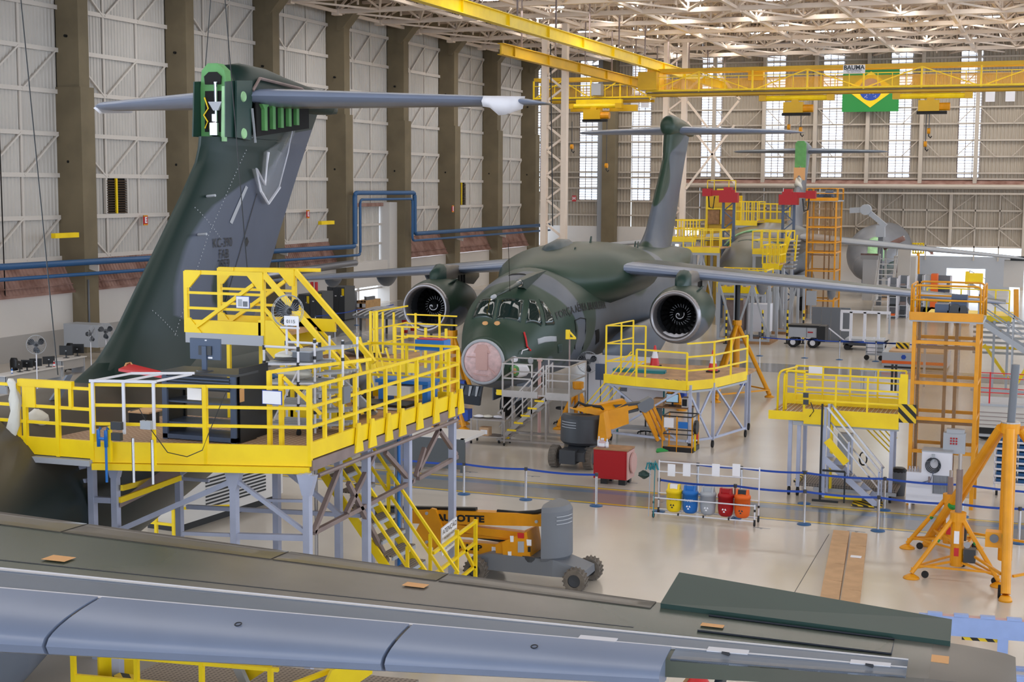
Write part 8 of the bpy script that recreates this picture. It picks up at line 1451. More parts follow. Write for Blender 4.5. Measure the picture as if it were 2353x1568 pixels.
# barrier row in the far lane
for px, l in ((1862, 'far barrier post behind the generator cart'), (1945, 'far barrier post left of the frame trolley'), (2030, 'far barrier post right of the frame trolley'), (1752, 'far barrier post at the yellow and black poles')):
    p = FZ(px, 815); stanchion(p.x, 72.5, l, (p.x + 2.9, 72.5), 1.0)
for k, px in enumerate((1668, 1751, 1808, 1845)):
    p = FZ(px, 790); t = T('hazard_pole', ('first', 'second', 'third', 'fourth')[k] + ' yellow and black striped pole from the left, behind the right engine', 'pole', (p.x, p.y, 0)); 
    for q in range(10): t.tube('band', (p.x, p.y, 0.05 + 0.18 * q), (p.x, p.y, 0.23 + 0.18 * q), 0.05, 'yellow' if q % 2 else 'black', 10)
    t.part('foot', MB().lathe([(0, 0.05), (0.15, 0.04), (0.17, 0), (0, 0)], (p.x, p.y, 0), (0, 0, 1), 14), 'rubber')
# ---- yellow stand right, with white stair going down right
ry_ = T('far_right_stand', 'yellow stand with long white stair at the right edge beyond the tower', 'platform', FZ(2280, 850)); yq = 64.0; xq0, xq1 = FY(2250, 770, yq).x, FY(2345, 770, yq).x; zq = FY(2250, 725, yq).z
ry_.box('deck', xq0 - 2.2, xq1 - 0.4, yq, yq + 2.5, zq - 0.25, zq, 'yellow')
for x in (xq0 - 2.2, xq0 - 0.8, xq0 + 0.6, xq1 - 0.5): ry_.bar('post', (x, yq, zq), (x, yq, zq + 1.1), 0.06, 'yellow'); ry_.bar('leg', (x, yq, 0), (x, yq, zq - 0.2), 0.1, 'lightgrey')
for z in (0.55, 1.1): ry_.bar('rail', (xq0 - 2.2, yq, zq + z), (xq1 - 0.5, yq, zq + z), 0.05, 'yellow')
for y in (yq - 1.2, yq - 0.1):
    ry_.bar('stringer', (xq0, y, zq - 0.1), (xq0 + 4.6, y, 0.1), 0.07, 'lightgrey', 0.22); ry_.bar('handrail', (xq0, y, zq + 0.95), (xq0 + 4.6, y, 1.1), 0.06, 'lightgrey'); ry_.bar('handrail', (xq0, y, zq + 0.45), (xq0 + 4.6, y, 0.6), 0.05, 'lightgrey')
    for f_ in (0.0, 0.3, 0.6): ry_.bar('baluster', (xq0 + 4.6 * f_, y, 0.1), (xq0 + 4.6 * f_, y, zq * (1 - f_) + 1.0), 0.06, 'lightgrey')
for k in range(9): f_ = (k + 0.5) / 9; ry_.box('tread', xq0 + 4.6 * f_ - 0.14, xq0 + 4.6 * f_ + 0.14, yq - 1.2, yq - 0.1, (zq - 0.1) * (1 - f_), (zq - 0.1) * (1 - f_) + 0.04, 'alu')
ry_.bar('base_beam', (xq0 - 0.2, yq - 1.2, 0.15), (xq0 + 3.4, yq - 1.2, 0.15), 0.1, 'lightgrey'); ry_.bar('yellow_strut', (xq0 + 1.6, yq - 0.4, 0.4), (xq0 + 2.4, yq - 0.4, 1.9), 0.14, 'yellow'); ry_.bar('yellow_strut', (xq0 + 0.2, yq + 0.4, 1.9), (xq0 + 1.2, yq + 0.4, 0.5), 0.12, 'yellow'); ry_.bar('yellow_beam', (xq0 - 0.2, yq + 0.4, 1.8), (xq0 + 2.6, yq + 0.4, 1.8), 0.1, 'yellow')
for k in range(7): ry_.bar('stored_tube', (xq0 - 0.3, yq + 1.0, 1.5 + 0.22 * k), (xq0 + 3.4, yq + 1.0, 1.5 + 0.22 * k), 0.1, 'lightgrey')
ry_.bar('tall_marker', FY(2335, 735, yq + 0.3), FY(2335, 665, yq + 0.3), 0.2, 'amber')
# ---- distant machine row along the far wall
def crate_like(px0, px1, py0, py1, Y, m, name, label, cat, dp=1.5):
    a, b = FY(px0, py1, Y), FY(px1, py0, Y); t = T(name, label, cat, ((a.x + b.x) / 2, Y, 0)); zlo = max(0, a.z) if a.z > 0.35 else 0
    t.box('body', a.x, b.x, Y, Y + dp, zlo, b.z, m); return t, a, b
t, a, b = crate_like(1980, 2015, 597, 690, 103, 'basewhite', 'white_housing', 'tall white machine housing beside the far wing', 'machine'); t.box('cap', a.x - 0.15, b.x + 0.1, 102.9, 104.5, b.z, b.z + 0.35, 'panel'); t.box('red_edge', a.x - 0.15, b.x + 0.1, 102.85, 102.9, b.z + 0.3, b.z + 0.42, 'rust')
t, a, b = crate_like(2052, 2105, 590, 660, 108, 'panel', 'white_housing', 'wide cream machine housing behind the far white stair', 'machine'); t.box('dark_slot', a.x + 0.2, a.x + 0.9, 107.97, 108, b.z - 1.2, b.z - 0.4, 'steelbrown'); t.box('column', a.x + 0.3, a.x + 1.2, 107.6, 108, 0, b.z + 0.6, 'panel')
t, a, b = crate_like(2305, 2353, 600, 660, 105, 'panel', 'white_housing', 'pale machine housing at the right edge under the far window strip', 'machine'); t.box('black_top', a.x + 0.4, b.x + 1, 104.9, 105.6, b.z, b.z + 0.3, 'black')
# white stair far
fs = T('far_stair', 'steep white stair before the far white machine housing', 'stairs', FZ(2020, 690)); Yf = 100.0; a, b = FY(2006, 690, Yf), FY(2045, 592, Yf)
zt5 = b.z; xa5, xb5 = FY(2004, 680, Yf).x, FY(2044, 680, Yf).x
for x in (xa5, xb5): fs.bar('stringer', (x, Yf, 0.0), (x + 0.25, Yf + 1.8, zt5), 0.08, 'panel', 0.14); fs.bar('handrail', (x, Yf, 0.9), (x + 0.25, Yf + 1.8, zt5 + 0.9), 0.05, 'panel')
for k in range(11): f_ = (k + 0.5) / 11; fs.bar('tread', (xa5 + 0.25 * f_, Yf + 1.8 * f_, zt5 * f_), (xb5 + 0.25 * f_, Yf + 1.8 * f_, zt5 * f_), 0.25, 'basewhite', 0.05)
bo = T('tilted_conveyor', 'long orange-brown conveyor arm tilted up above the far machines', 'conveyor', FY(2040, 600, 104)); bo.bar('arm', FY(2030, 570, 104), FY(2078, 547, 104), 0.5, 'rust', 0.35); bo.bar('arm_top', FY(2030, 566, 104), FY(2078, 543, 104), 0.4, 'panel', 0.08); bo.bar('support', FY(2035, 570, 104), FY(2035, 640, 104), 0.15, 'panel')
# grey overhead arm
ga = T('overhead_arm', 'large pale grey bent extraction arm in front of the far door', 'arm', FY(2023, 560, 108)); pa = [FY(1953, 484, 108), FY(1990, 482, 108), FY(2000, 492, 108), FY(2035, 520, 108), FY(2023, 518, 108)]
ga.bar('boom', pa[0], pa[1], 0.35, 'lightgrey', 0.4); ga.part('elbow', MB().tube(pa[1] + V((0, -0.3, 0)), pa[1] + V((0, 0.3, 0)), 0.4, 14), 'lightgrey'); ga.bar('boom', pa[1], pa[3], 0.35, 'lightgrey', 0.35); ga.bar('mast', FY(2024, 518, 108), FY(2024, 545, 108), 0.6, 'lightgrey', 0.6); ga.bar('post', FY(2024, 545, 108), V((FY(2024, 545, 108).x, 108, 0)), 0.35, 'midgrey')
# yellow rig far
yr = T('yellow_rig', 'small yellow lattice rig in front of the far window strip', 'rig', FY(2110, 620, 112)); 
for k in range(5):
    pbar(yr, 'rig_bar', (2098 + 6 * k, 560), (2098 + 6 * k, 582), 112, 0.1, 'yellow')
for py in (560, 567, 575, 582): pbar(yr, 'rig_bar', (2096, py), (2124, py), 112, 0.1, 'yellow')
pbar(yr, 'rig_leg', (2110, 582), (2110, 640), 112, 0.2, 'amber'); pbar(yr, 'rig_leg', (2141, 570), (2141, 585), 112, 0.2, 'rust'); pbar(yr, 'rig_arm', (2124, 572), (2145, 585), 112, 0.08, 'alu')
def rackset(px0, px1, py0, py1, Y, label, m, seed):
    rr = random.Random(seed); a, b = FY(px0, py1, Y), FY(px1, py0, Y); t = T('stores_rack', label, 'rack', ((a.x + b.x) / 2, Y, 0)); w_ = b.x - a.x; n = 4; t.box('back_panel', a.x, b.x, Y + 0.8, Y + 0.85, 0, b.z, 'midgrey')
    for x in (a.x, b.x):
        for y in (Y, Y + 0.8): t.bar('upright', (x, y, 0), (x, y, b.z), 0.07, 'white')
    for k in range(n):
        z = 0.15 + (b.z - 0.2) * k / n; t.box('shelf', a.x, b.x, Y, Y + 0.8, z, z + 0.05, 'lightgrey'); x = a.x + 0.1
        while x < b.x - 0.3: q = rr.uniform(0.25, 0.6); h = rr.uniform(0.15, 0.45) * min(1.4, b.z / n); t.box('stored_item', x, min(b.x - 0.05, x + q), Y + 0.1, Y + 0.6, z + 0.05, z + 0.05 + h, rr.choice(m)); x += q + 0.06
rackset(2064, 2086, 635, 682, 98, 'narrow rack of tools right of the far white stair', ['darkgrey', 'steelbrown', 'white'], 1); rackset(2104, 2125, 632, 672, 100, 'tall white shelf rack left of the orange machine', ['black', 'lightgrey', 'midgrey'], 2); rackset(2150, 2185, 635, 668, 101, 'wide white shelf rack right of the orange machine', ['white', 'lightgrey', 'panel', 'bluegrey'], 3); rackset(2040, 2062, 640, 690, 97, 'dark cluttered rack beside the far white stair', ['black', 'darkgrey', 'midgrey', 'orange'], 4)
om = T('orange_machine', 'small machine with orange end panel and dark wheels at the far right', 'machine', FY(2135, 660, 100)); a, b = FY(2118, 660, 100), FY(2152, 634, 100); om.box('body', a.x, b.x, 100, 101, 0.5, b.z, 'lightgrey'); om.box('end_panel', b.x - 0.35, b.x + 0.05, 99.9, 101.05, 0.4, b.z + 0.1, 'orange')
for k in range(4): om.part('wheel', MB().tube((a.x + 0.15 + 0.28 * k, 99.9, 0.35), (a.x + 0.15 + 0.28 * k, 100.1, 0.35), 0.3, 12), 'black')
wt = T('white_workbench', 'white topped low bench near the top of the lift tower', 'bench', FZ(2085, 688)); c = FZ(2060, 688); wt.box('top', c.x, c.x + 2.0, c.y, c.y + 1.0, 0.85, 0.95, 'white'); wt.box('body', c.x + 0.1, c.x + 1.9, c.y + 0.05, c.y + 0.95, 0.1, 0.85, 'lightgrey')
for x in (c.x + 0.1, c.x + 1.8): wt.box('foot', x, x + 0.1, c.y + 0.1, c.y + 0.9, 0, 0.1, 'black')
yp = T('yellow_pump_unit', 'yellow pump unit on a light stand right of the far racks', 'machine', FY(2235, 640, 95)); a = FY(2222, 632, 95); yp.box('pump', a.x, a.x + 0.95, 95, 95.6, a.z - 0.5, a.z + 0.1, 'yellow'); yp.box('flange', a.x - 0.1, a.x + 0.1, 94.95, 95.65, a.z - 0.6, a.z + 0.2, 'yellow')
for x in (a.x + 0.1, a.x + 0.8): yp.bar('leg', (x, 95.3, 0), (x, 95.3, a.z - 0.5), 0.12, 'white')
cbn = T('brown_sack', 'brown cardboard drum left of the yellow pump unit', 'box', FZ(2210, 672)); c = FY(2213, 660, 94); cbn.part('drum', MB().lathe([(0, 0), (0.45, 0), (0.55, 0.6), (0.4, 1.1), (0, 1.15)], (c.x, 94, 0.0), (0, 0, 1), 8), 'card')
fsr = T('white_stair', 'white stair with diagonal rails right of the yellow pump unit', 'stairs', FY(2265, 650, 97)); 
for y in (97, 98): fsr.bar('handrail', FY(2228, 622, y), FY(2300, 660, y), 0.05, 'lightgrey'); fsr.bar('stringer', FY(2225, 650, y), FY(2290, 690, y), 0.08, 'lightgrey', 0.2); fsr.bar('post', FY(2228, 622, y), FY(2228, 680, y), 0.06, 'lightgrey')
fsr.box('landing', FY(2228, 650, 97).x - 0.1, FY(2228, 650, 97).x + 0.4, 97, 98, FY(2228, 650, 97).z - 0.05, FY(2228, 650, 97).z, 'lightgrey')
pd = T('orange_pallet_truck', 'low orange pallet under the middle jet\'s right wing', 'pallet', FZ(2010, 680)); c = FZ(1985, 682); pd.box('deck', c.x, c.x + 2.2, c.y, c.y + 1.2, 0.08, 0.25, 'amber'); pd.box('tongue', c.x + 0.9, c.x + 1.5, c.y - 0.1, c.y + 0.2, 0.25, 0.5, 'amber'); pd.box('skid', c.x + 0.1, c.x + 2.1, c.y + 0.1, c.y + 1.1, 0, 0.08, 'black')
# silver table beyond near rail of right stand
stb = T('tube_table', 'light tube-framed table with black posts behind the right yellow stand', 'table', FZ(1990, 905)); c = FZ(1975, 905); zz = FY(1990, 878, c.y).z
zz = 1.0
stb.box('top', c.x, c.x + 1.6, c.y, c.y + 0.9, zz - 0.04, zz, 'lightgrey')
for x in (c.x + 0.05, c.x + 1.55):
    for y in (c.y + 0.05, c.y + 0.85): stb.bar('leg', (x, y, 0), (x, y, zz), 0.05, 'lightgrey')
for dx in (1.3, 1.45): stb.bar('black_post', (c.x + dx, c.y - 0.02, 0.2), (c.x + dx, c.y - 0.02, 1.3), 0.09, 'black')
# ================================================================ stands round the far aircraft
def ystand(px0, px1, pyd, Y, dep, label, hrail=1.1, legs=True, deckz=None, bars=(0.5, 1.0), n=4, legm='lightgrey', fas=0.3):
    a, b = FY(px0, pyd, Y), FY(px1, pyd, Y); z = a.z; t = T('tail_work_stand', label, 'platform', ((a.x + b.x) / 2, Y, 0)); x0, x1 = a.x, b.x
    t.box('deck', x0, x1, Y, Y + dep, z - 0.06, z, 'ply'); t.box('fascia', x0, x1, Y - 0.04, Y, z - fas, z + 0.05, 'yellow'); t.box('under_beam', x0, x1, Y - 0.02, Y + 0.1, z - fas - 0.15, z - fas, 'lightgrey')
    for y in (Y, Y + dep):
        for k in range(n + 1): x = x0 + (x1 - x0) * k / n; t.bar('post', (x, y, z), (x, y, z + hrail), 0.07, 'yellow')
        for q in bars: t.bar('rail', (x0, y, z + hrail * q), (x1, y, z + hrail * q), 0.06, 'yellow')
    for x in (x0, x1):
        for q in bars: t.bar('rail', (x, Y, z + hrail * q), (x, Y + dep, z + hrail * q), 0.07, 'yellow')
    if legs:
        for x in (x0 + 0.1, (x0 + x1) / 2, x1 - 0.1):
            for y in (Y + 0.1, Y + dep - 0.1): t.bar('leg', (x, y, 0), (x, y, z - fas), 0.16, legm)
        t.bar('brace', (x0 + 0.1, Y + 0.1, 0.3), ((x0 + x1) / 2, Y + 0.1, z - fas), 0.1, legm); t.bar('brace', ((x0 + x1) / 2, Y + 0.1, z - fas), (x1 - 0.1, Y + 0.1, 0.3), 0.1, legm)
    return t, x0, x1, z
ystand(1570, 1654, 569, 88.0, 3.0, 'yellow stand left of the far green-topped fuselage'); t, x0, x1, z = ystand(1729, 1805, 573, 88.0, 3.0, 'yellow stand right of the far green-topped fuselage')
# stair of that stand
for y in (86.6, 87.4):
    t.bar('stair_stringer', FY(1790, 620, y), FY(1812, 545, y), 0.1, 'yellow', 0.3); t.bar('stair_handrail', FY(1795, 590, y), FY(1818, 530, y), 0.09, 'yellow'); t.bar('stair_handrail', FY(1826, 600, y), FY(1832, 540, y), 0.09, 'yellow')
for k in range(8): p = FY(1798 + 1.5 * k, 618 - 9 * k, 87); t.box('stair_tread', p.x, p.x + 0.75, 86.6, 87.5, p.z, p.z + 0.06, 'alu')
ystand(1543, 1600, 545, 92.0, 2.5, 'yellow stand at the far left beside the middle fin'); ystand(1690, 1740, 508, 97.0, 2.5, 'upper yellow stand with gusseted rails behind the red hoists', 1.3)
t, x0, x1, z = ystand(1740, 1800, 505, 101.0, 2.5, 'high yellow stand with orange beam below it'); t.box('orange_beam', x0, x1 + 0.3, 100.6, 100.9, z - 0.9, z - 0.4, 'rust'); t.bar('orange_post', (x1 + 0.2, 100.7, 0), (x1 + 0.2, 100.7, z - 0.3), 0.3, 'rust'); t.bar('orange_post', (x0, 100.7, 0), (x0, 100.7, z - 0.3), 0.3, 'rust')
t, x0, x1, z = ystand(1648, 1760, 660, 80.0, 2.0, 'long low yellow stand in front of the far aircraft nose', 1.0, bars=(0.5, 1.0), n=6)
p = FY(1775, 610, 83.0); t, x0, x1, z = ystand(1752, 1790, 607, 84.0, 2.0, 'small yellow stand at the foot of the far stair', 1.1)
def lifthouse(px0, px1, py0, py1, Y, label):
    a, b = FY(px0, py1, Y), FY(px1, py0, Y); t = T('hoist_house', label, 'machine', ((a.x + b.x) / 2, Y, 0)); zm = (a.z + b.z) / 2
    t.box('upper_panel', a.x, b.x, Y, Y + 2, zm + 0.2, b.z, 'cranegold'); 
    for f_ in (0.0, 0.52): t.box('door_panel', a.x + (b.x - a.x) * f_ + 0.05, a.x + (b.x - a.x) * (f_ + 0.45), Y - 0.05, Y, a.z, zm, 'wood'); t.bar('door_frame', (a.x + (b.x - a.x) * f_, Y - 0.06, a.z), (a.x + (b.x - a.x) * f_, Y - 0.06, zm + 0.1), 0.12, 'yellow')
    t.bar('door_frame', (a.x, Y - 0.06, zm + 0.1), (b.x, Y - 0.06, zm + 0.1), 0.14, 'yellow')
    for x in (a.x, b.x):
        for y in (Y, Y + 2): t.bar('leg', (x, y, 0), (x, y, b.z), 0.16, 'yellow')
    for x in (a.x, a.x + 0.5, b.x - 0.5, b.x): t.bar('guard_post', (x, Y, b.z), (x, Y, b.z + 1.1), 0.06, 'yellow')
    t.bar('guard_rail', (a.x, Y, b.z + 1.1), (b.x, Y, b.z + 1.1), 0.07, 'yellow'); t.box('drum', a.x + 0.7, a.x + 1.6, Y, Y + 0.6, b.z, b.z + 0.5, 'yellow'); t.box('body', a.x + 0.05, b.x - 0.05, Y + 0.1, Y + 1.9, 0, zm + 0.2, 'cranegold')
lifthouse(1624, 1690, 450, 515, 104, 'amber hoist house with two brown doors behind the yellow stands')
def redhoist(px, pyt, pyb, Y, s, label):
    a, b = FY(px, pyb, Y), FY(px, pyt, Y); t = T('jib_hoist', label, 'hoist', (a.x, Y, 0)); x = a.x
    for dx in (-0.35, 0.35): t.bar('mast_leg', (x + dx, Y, 0), (x + dx, Y, b.z), 0.16, 'bluegrey')
    z = 0.4; k = 0
    while z < b.z - 0.6: t.bar('mast_lacing', (x - 0.35 if k % 2 else x + 0.35, Y, z), (x + 0.35 if k % 2 else x - 0.35, Y, z + 0.6), 0.07, 'bluegrey'); z += 0.6; k += 1
    t.box('head', x - 0.6, x + 0.6, Y - 0.3, Y + 0.3, b.z - 0.3, b.z + 0.35, 'red'); t.bar('jib_arm', (x + s * -0.4, Y - 0.1, b.z + 0.35), (x + s * 1.6, Y - 0.1, b.z + 0.3), 0.35, 'red', 0.35); t.box('jib_motor', x + s * 1.4 - 0.3, x + s * 1.4 + 0.3, Y - 0.35, Y + 0.15, b.z + 0.1, b.z + 0.6, 'red'); t.box('counter_block', x - 0.3, x + 0.2, Y - 0.3, Y + 0.3, b.z + 0.35, b.z + 0.7, 'red')
    t.part('loop_cable', MB().path([(x + s * 1.3, Y - 0.2, b.z + 0.1), (x + s * 1.25, Y - 0.2, b.z - 0.6), (x + s * 1.0, Y - 0.2, b.z - 0.7), (x + s * 0.9, Y - 0.2, b.z + 0.1)], 0.05, 5), 'black')
redhoist(1671, 455, 640, 93, -1, 'red jib hoist on a grey lattice mast, left one of the pair'); redhoist(1808, 460, 640, 92, 1, 'red jib hoist on a grey lattice mast, right one of the pair')
# far lift tower
c = FZ(1853, 716); Yt = 95.0; a, b = FY(1850, 700, Yt), FY(1915, 700, Yt)
tower(a.x, Yt, b.x - a.x, 2.4, FY(1850, 463, Yt).z, FY(1850, 433, Yt).z, 'tall yellow-orange mesh lift tower behind the middle jet\'s right wing', [FY(1850, py, Yt).z for py in (690, 650, 622, 580, 557, 522, 500)], 0)
p = FY(1862, 685, Yt - 0.5); solo('switch_box', MB().box(p.x - 0.3, p.x + 0.35, Yt - 0.35, Yt - 0.1, p.z - 0.5, p.z + 0.45).bar((p.x, Yt - 0.2, p.z - 0.5), (p.x, Yt - 0.2, 0), 0.1), 'lightgrey', 'grey switch box at the foot of the far lift tower', 'control box')
# steel frames under the far wing
def frame(px0, px1, pyt, pyb, Y, dep, label, n=3):
    a, b = FY(px0, pyb, Y), FY(px1, pyt, Y); t = T('steel_frame', label, 'frame', ((a.x + b.x) / 2, Y, 0)); zt_ = b.z
    for k in range(n + 1):
        x = a.x + (b.x - a.x) * k / n
        for y in (Y, Y + dep): t.bar('post', (x, y, 0.15), (x, y, zt_), 0.14, 'lightgrey')
        if k < n: x2 = a.x + (b.x - a.x) * (k + 1) / n; t.bar('brace', (x, Y, 0.3 if k % 2 else zt_), (x2, Y, zt_ if k % 2 else 0.3), 0.1, 'lightgrey')
    for z in (0.2, zt_): t.bar('beam', (a.x, Y, z), (b.x, Y, z), 0.15, 'lightgrey'); t.bar('beam', (a.x, Y + dep, z), (b.x, Y + dep, z), 0.15, 'lightgrey')
    t.box('base_skid', a.x - 0.1, b.x + 0.1, Y - 0.1, Y + dep, 0.0, 0.15, 'wood')
frame(1650, 1768, 655, 770, 78.0, 2.4, 'light grey steel frame under the right wing beside the jack', 3); frame(1778, 1835, 640, 745, 84.0, 2.0, 'light grey steel frame left of the far lift tower', 2)
# purple-white cabinets inside the frame
t, a, b = crate_like(1718, 1768, 700, 762, 79, 'white', 'draped_box', 'white draped box on a pallet inside the grey steel frame', 'box', 1.0); t.box('pallet', a.x - 0.1, b.x + 0.1, 78.9, 80.1, 0.0, 0.18, 'wood')
t, a, b = crate_like(1668, 1708, 688, 760, 78.6, 'steelbrown', 'stack_trolley', 'brown stacked trolley left inside the steel frame', 'trolley', 1.0); t.bar('rail', (a.x, 78.5, b.z), (b.x, 78.5, b.z), 0.08, 'yellow')
# ================================================================ left wall side
def desk(px0, px1, py, Xf, label, dz=0.75):
    a, b = FX(px0, py, Xf), FX(px1, py, Xf); t = T('office_desk', label, 'desk', (Xf, (a.y + b.y) / 2, 0)); y0, y1 = a.y, b.y
    t.box('top', Xf - 0.8, Xf, y0, y1, dz - 0.04, dz, 'basewhite'); t.box('modesty_panel', Xf - 0.1, Xf - 0.07, y0 + 0.1, y1 - 0.1, 0.3, dz - 0.04, 'basegrey')
    for y in (y0 + 0.1, y1 - 0.15): t.box('leg', Xf - 0.75, Xf - 0.05, y, y + 0.06, 0, dz - 0.04, 'lightgrey')
    return y0, y1
def floor_on(px, py, z): return FZ(px, py, z)
q = FZ(85, 852, 0.75); XD = q.x; y0, y1 = desk(12, 147, 845, XD, 'long white office desk with black monitors at the far left')
def pcmon(X, y, z, rz, label, w=0.5, h=0.32):
    t = T('office_monitor', label, 'monitor', (X, y, z), rz); L = dict(local=True)
    t.box('stand_base', -0.12, 0.12, -0.1, 0.1, 0, 0.015, 'black', **L); t.bar('stand_column', (0, 0, 0), (0, 0, 0.25), 0.05, 'darkgrey', **L); t.box('case', -w / 2, w / 2, -0.025, 0.025, 0.13, 0.13 + h, 'black', **L); t.box('badge', -0.03, 0.03, -0.03, -0.025, 0.3, 0.34, 'lightgrey', **L)
names = ['leftmost', 'second', 'third', 'fourth']
for k, px in enumerate((45, 62, 82, 112)): p = FX(px, 835, XD - 0.35); pcmon(XD - 0.35, p.y, 0.75, (-0.5, 0.3, 0.6, 0.9)[k], names[k] + ' black monitor from the left on the long white desk')
p = FX(20, 850, XD - 1.3); stool(XD - 1.2, p.y, 0.5, 'black office chair behind the left end of the long desk', True)
q2 = FZ(180, 822, 0.75); XD2 = q2.x; desk(142, 200, 822, XD2, 'white office desk against the first pillar')
for k, px in enumerate((152, 178)): p = FX(px, 815, XD2 - 0.4); pcmon(XD2 - 0.4, p.y, 0.75, 0.3, ('left' if k == 0 else 'right') + ' black monitor on the desk at the first pillar', 0.6, 0.42)
p = FX(150, 820, XD2 - 1.2); stool(XD2 - 1.1, p.y, 0.55, 'black office chair behind the desk at the first pillar', True)
p = FX(124, 832, XD - 0.2); bottle(XD - 0.2, p.y, 0.75, 0.25, 0.05, 'redbright', 'red bottle on the right end of the long white desk'); p = FX(27, 835, XD - 0.3); bottle(XD - 0.3, p.y, 0.75, 0.24, 0.04, 'blue', 'blue bottle on the left end of the long white desk')
for px, py, X, r_, l in ((83, 792, -36.5, 0.36, 'grey pedestal fan behind the long white desk'), (208, 768, -40.0, 0.36, 'pedestal fan seen edge-on before the first pillar'), (243, 762, -41.0, 0.38, 'pedestal fan left of the near fin\'s front edge')):
    p = FX(px, py, X); fan_thing('pedestal_fan', l, (X, p.y, 0), (0.7, 1.9, 0.5)[0 if px < 100 else (1 if px < 220 else 2)], p.z, r_)
p = FX(225, 790, -43.5); solo('wall_panel_box', MB().box(-45.5, -43.5, p.y, p.y + 1.0, 0.6, p.z + 0.9), 'lightgrey', 'grey electrical box with dials beside the second fan', 'control box')
# grey lockers
for k, (px0, px1, pyt, pyb) in enumerate(((662, 682, 683, 740), (686, 712, 677, 748), (714, 740, 672, 752), (752, 792, 660, 737))):
    a = FZ(px0, pyb); Yk = a.y + 0.2; A, B = FY(px0, pyb, Yk), FY(px1, pyt, Yk); l = ('leftmost, low grey locker beside the yellow stair', 'second grey locker beside the yellow stair', 'third grey locker with red bottles on it', 'tall wide grey locker against the pillar')[k]
    t = T('metal_locker', l, 'locker', (A.x, Yk, 0)); t.box('body', A.x, B.x, Yk, Yk + 1.4, 0.08, B.z, 'cabinet'); t.box('plinth', A.x + 0.03, B.x - 0.03, Yk + 0.03, Yk + 1.3, 0, 0.08, 'black'); n = 2 if px1 - px0 < 35 else 3; w_ = (B.x - A.x) / n
    for q in range(n): t.box('door', A.x + w_ * q + 0.02, A.x + w_ * (q + 1) - 0.02, Yk - 0.03, Yk, 0.12, B.z - 0.04, 'darkgrey'); t.box('door_tag', A.x + w_ * (q + 0.35), A.x + w_ * (q + 0.65), Yk - 0.04, Yk - 0.03, B.z * 0.72, B.z * 0.72 + 0.06, 'paper')
    t.box('yellow_tag', B.x - 0.2, B.x - 0.03, Yk - 0.04, Yk - 0.03, B.z - 0.55, B.z - 0.1, 'yellow')
a = FZ(714, 752); Yk = a.y + 0.5; zk = FY(720, 672, a.y + 0.2).z
for k, px in enumerate((717, 727)): p = FY(px, 672, Yk); solo('red_tube', MB().tube((p.x, Yk, zk), (p.x, Yk, zk + 0.6), 0.1, 8), 'redbright', ('left' if k == 0 else 'right') + ' of two red tubes on the third grey locker', 'tube')
# crate
a = FZ(820, 722); cr = T('wooden_crate', 'large wooden crate with white labels beside the wall door', 'crate', a); b = FZ(885, 715); zc = FY(850, 692, a.y).z
cr.box('body', a.x, b.x, a.y, a.y + 2.2, 0.12, zc, 'crate'); cr.box('skid', a.x, b.x, a.y + 0.05, a.y + 2.1, 0, 0.12, 'wood')
for x in (a.x, (a.x + b.x) / 2, b.x - 0.1): cr.box('batten', x, x + 0.1, a.y - 0.04, a.y, 0.12, zc, 'wood')
cr.box('batten', a.x, b.x, a.y - 0.04, a.y, zc - 0.1, zc, 'wood'); cr.box('batten', a.x, b.x, a.y - 0.04, a.y, 0.12, 0.22, 'wood')
for f_ in (0.25, 0.62): x = a.x + (b.x - a.x) * f_; cr.box('shipping_label', x - 0.2, x + 0.25, a.y - 0.05, a.y - 0.04, zc * 0.5, zc * 0.78, 'paper')
t = T('crate_frame', 'grey metal tray frame on top of the wooden crate', 'tray', (a.x + 1, a.y + 0.5, zc)); t.box('tray', a.x + 0.4, b.x - 0.1, a.y + 0.3, a.y + 1.6, zc, zc + 0.22, 'midgrey'); t.bar('rim', (a.x + 0.4, a.y + 0.28, zc + 0.24), (b.x - 0.1, a.y + 0.28, zc + 0.24), 0.06, 'lightgrey')
p = FZ(806, 722); dr = T('grey_drum', 'grey cylindrical waste bin left of the wooden crate', 'bin', p); dr.part('drum', MB().lathe([(0, 0), (0.42, 0), (0.42, 1.45), (0.38, 1.5), (0, 1.5)], p, (0, 0, 1), 20), 'midgrey', True)
# barrier row along left lane
for k, (px, py) in enumerate(((725, 765), (770, 758), (820, 748))): p = FZ(px, py); n_ = FZ(*((770, 758), (820, 748), (905, 735))[k]); stanchion(p.x, p.y, ('left', 'middle', 'right')[k] + ' barrier post of the far row near the lockers', (n_.x, n_.y), 1.0)
# curved skin panels on trestle (grey ribbed)
cp = T('skin_panel_rack', 'grey curved skin panel with raised ribs lying on a trestle', 'panel', FZ(900, 770)); c = FZ(812, 780); 
for k in range(14):
    x = c.x + 0.35 * k; cp.part('rib', MB().path([(x, c.y, 1.35), (x + 0.05, c.y + 1.2, 1.55), (x + 0.15, c.y + 2.6, 1.6), (x + 0.3, c.y + 4, 1.5)], 0.06, 5), 'lightgrey')
cp.part('skin', MB().loft([[(c.x + dx, c.y + yy, zz), (c.x + dx, c.y + yy, zz - 0.05)] for dx, yy, zz in ((0, 0, 1.3),)] + [[(c.x, c.y + 4, 1.45), (c.x, c.y + 4, 1.4)]], False, False) if False else MB().hexa([(c.x, c.y, 1.2), (c.x + 5, c.y, 1.2), (c.x + 5, c.y + 4, 1.4), (c.x, c.y + 4, 1.4), (c.x, c.y, 1.28), (c.x + 5, c.y, 1.28), (c.x + 5, c.y + 4, 1.48), (c.x, c.y + 4, 1.48)]), 'midgrey')
for x in (c.x + 0.3, c.x + 4.6):
    for y in (c.y + 0.3, c.y + 3.6): cp.bar('trestle_leg', (x, y, 0), (x, y, 1.25), 0.1, 'darkgrey')
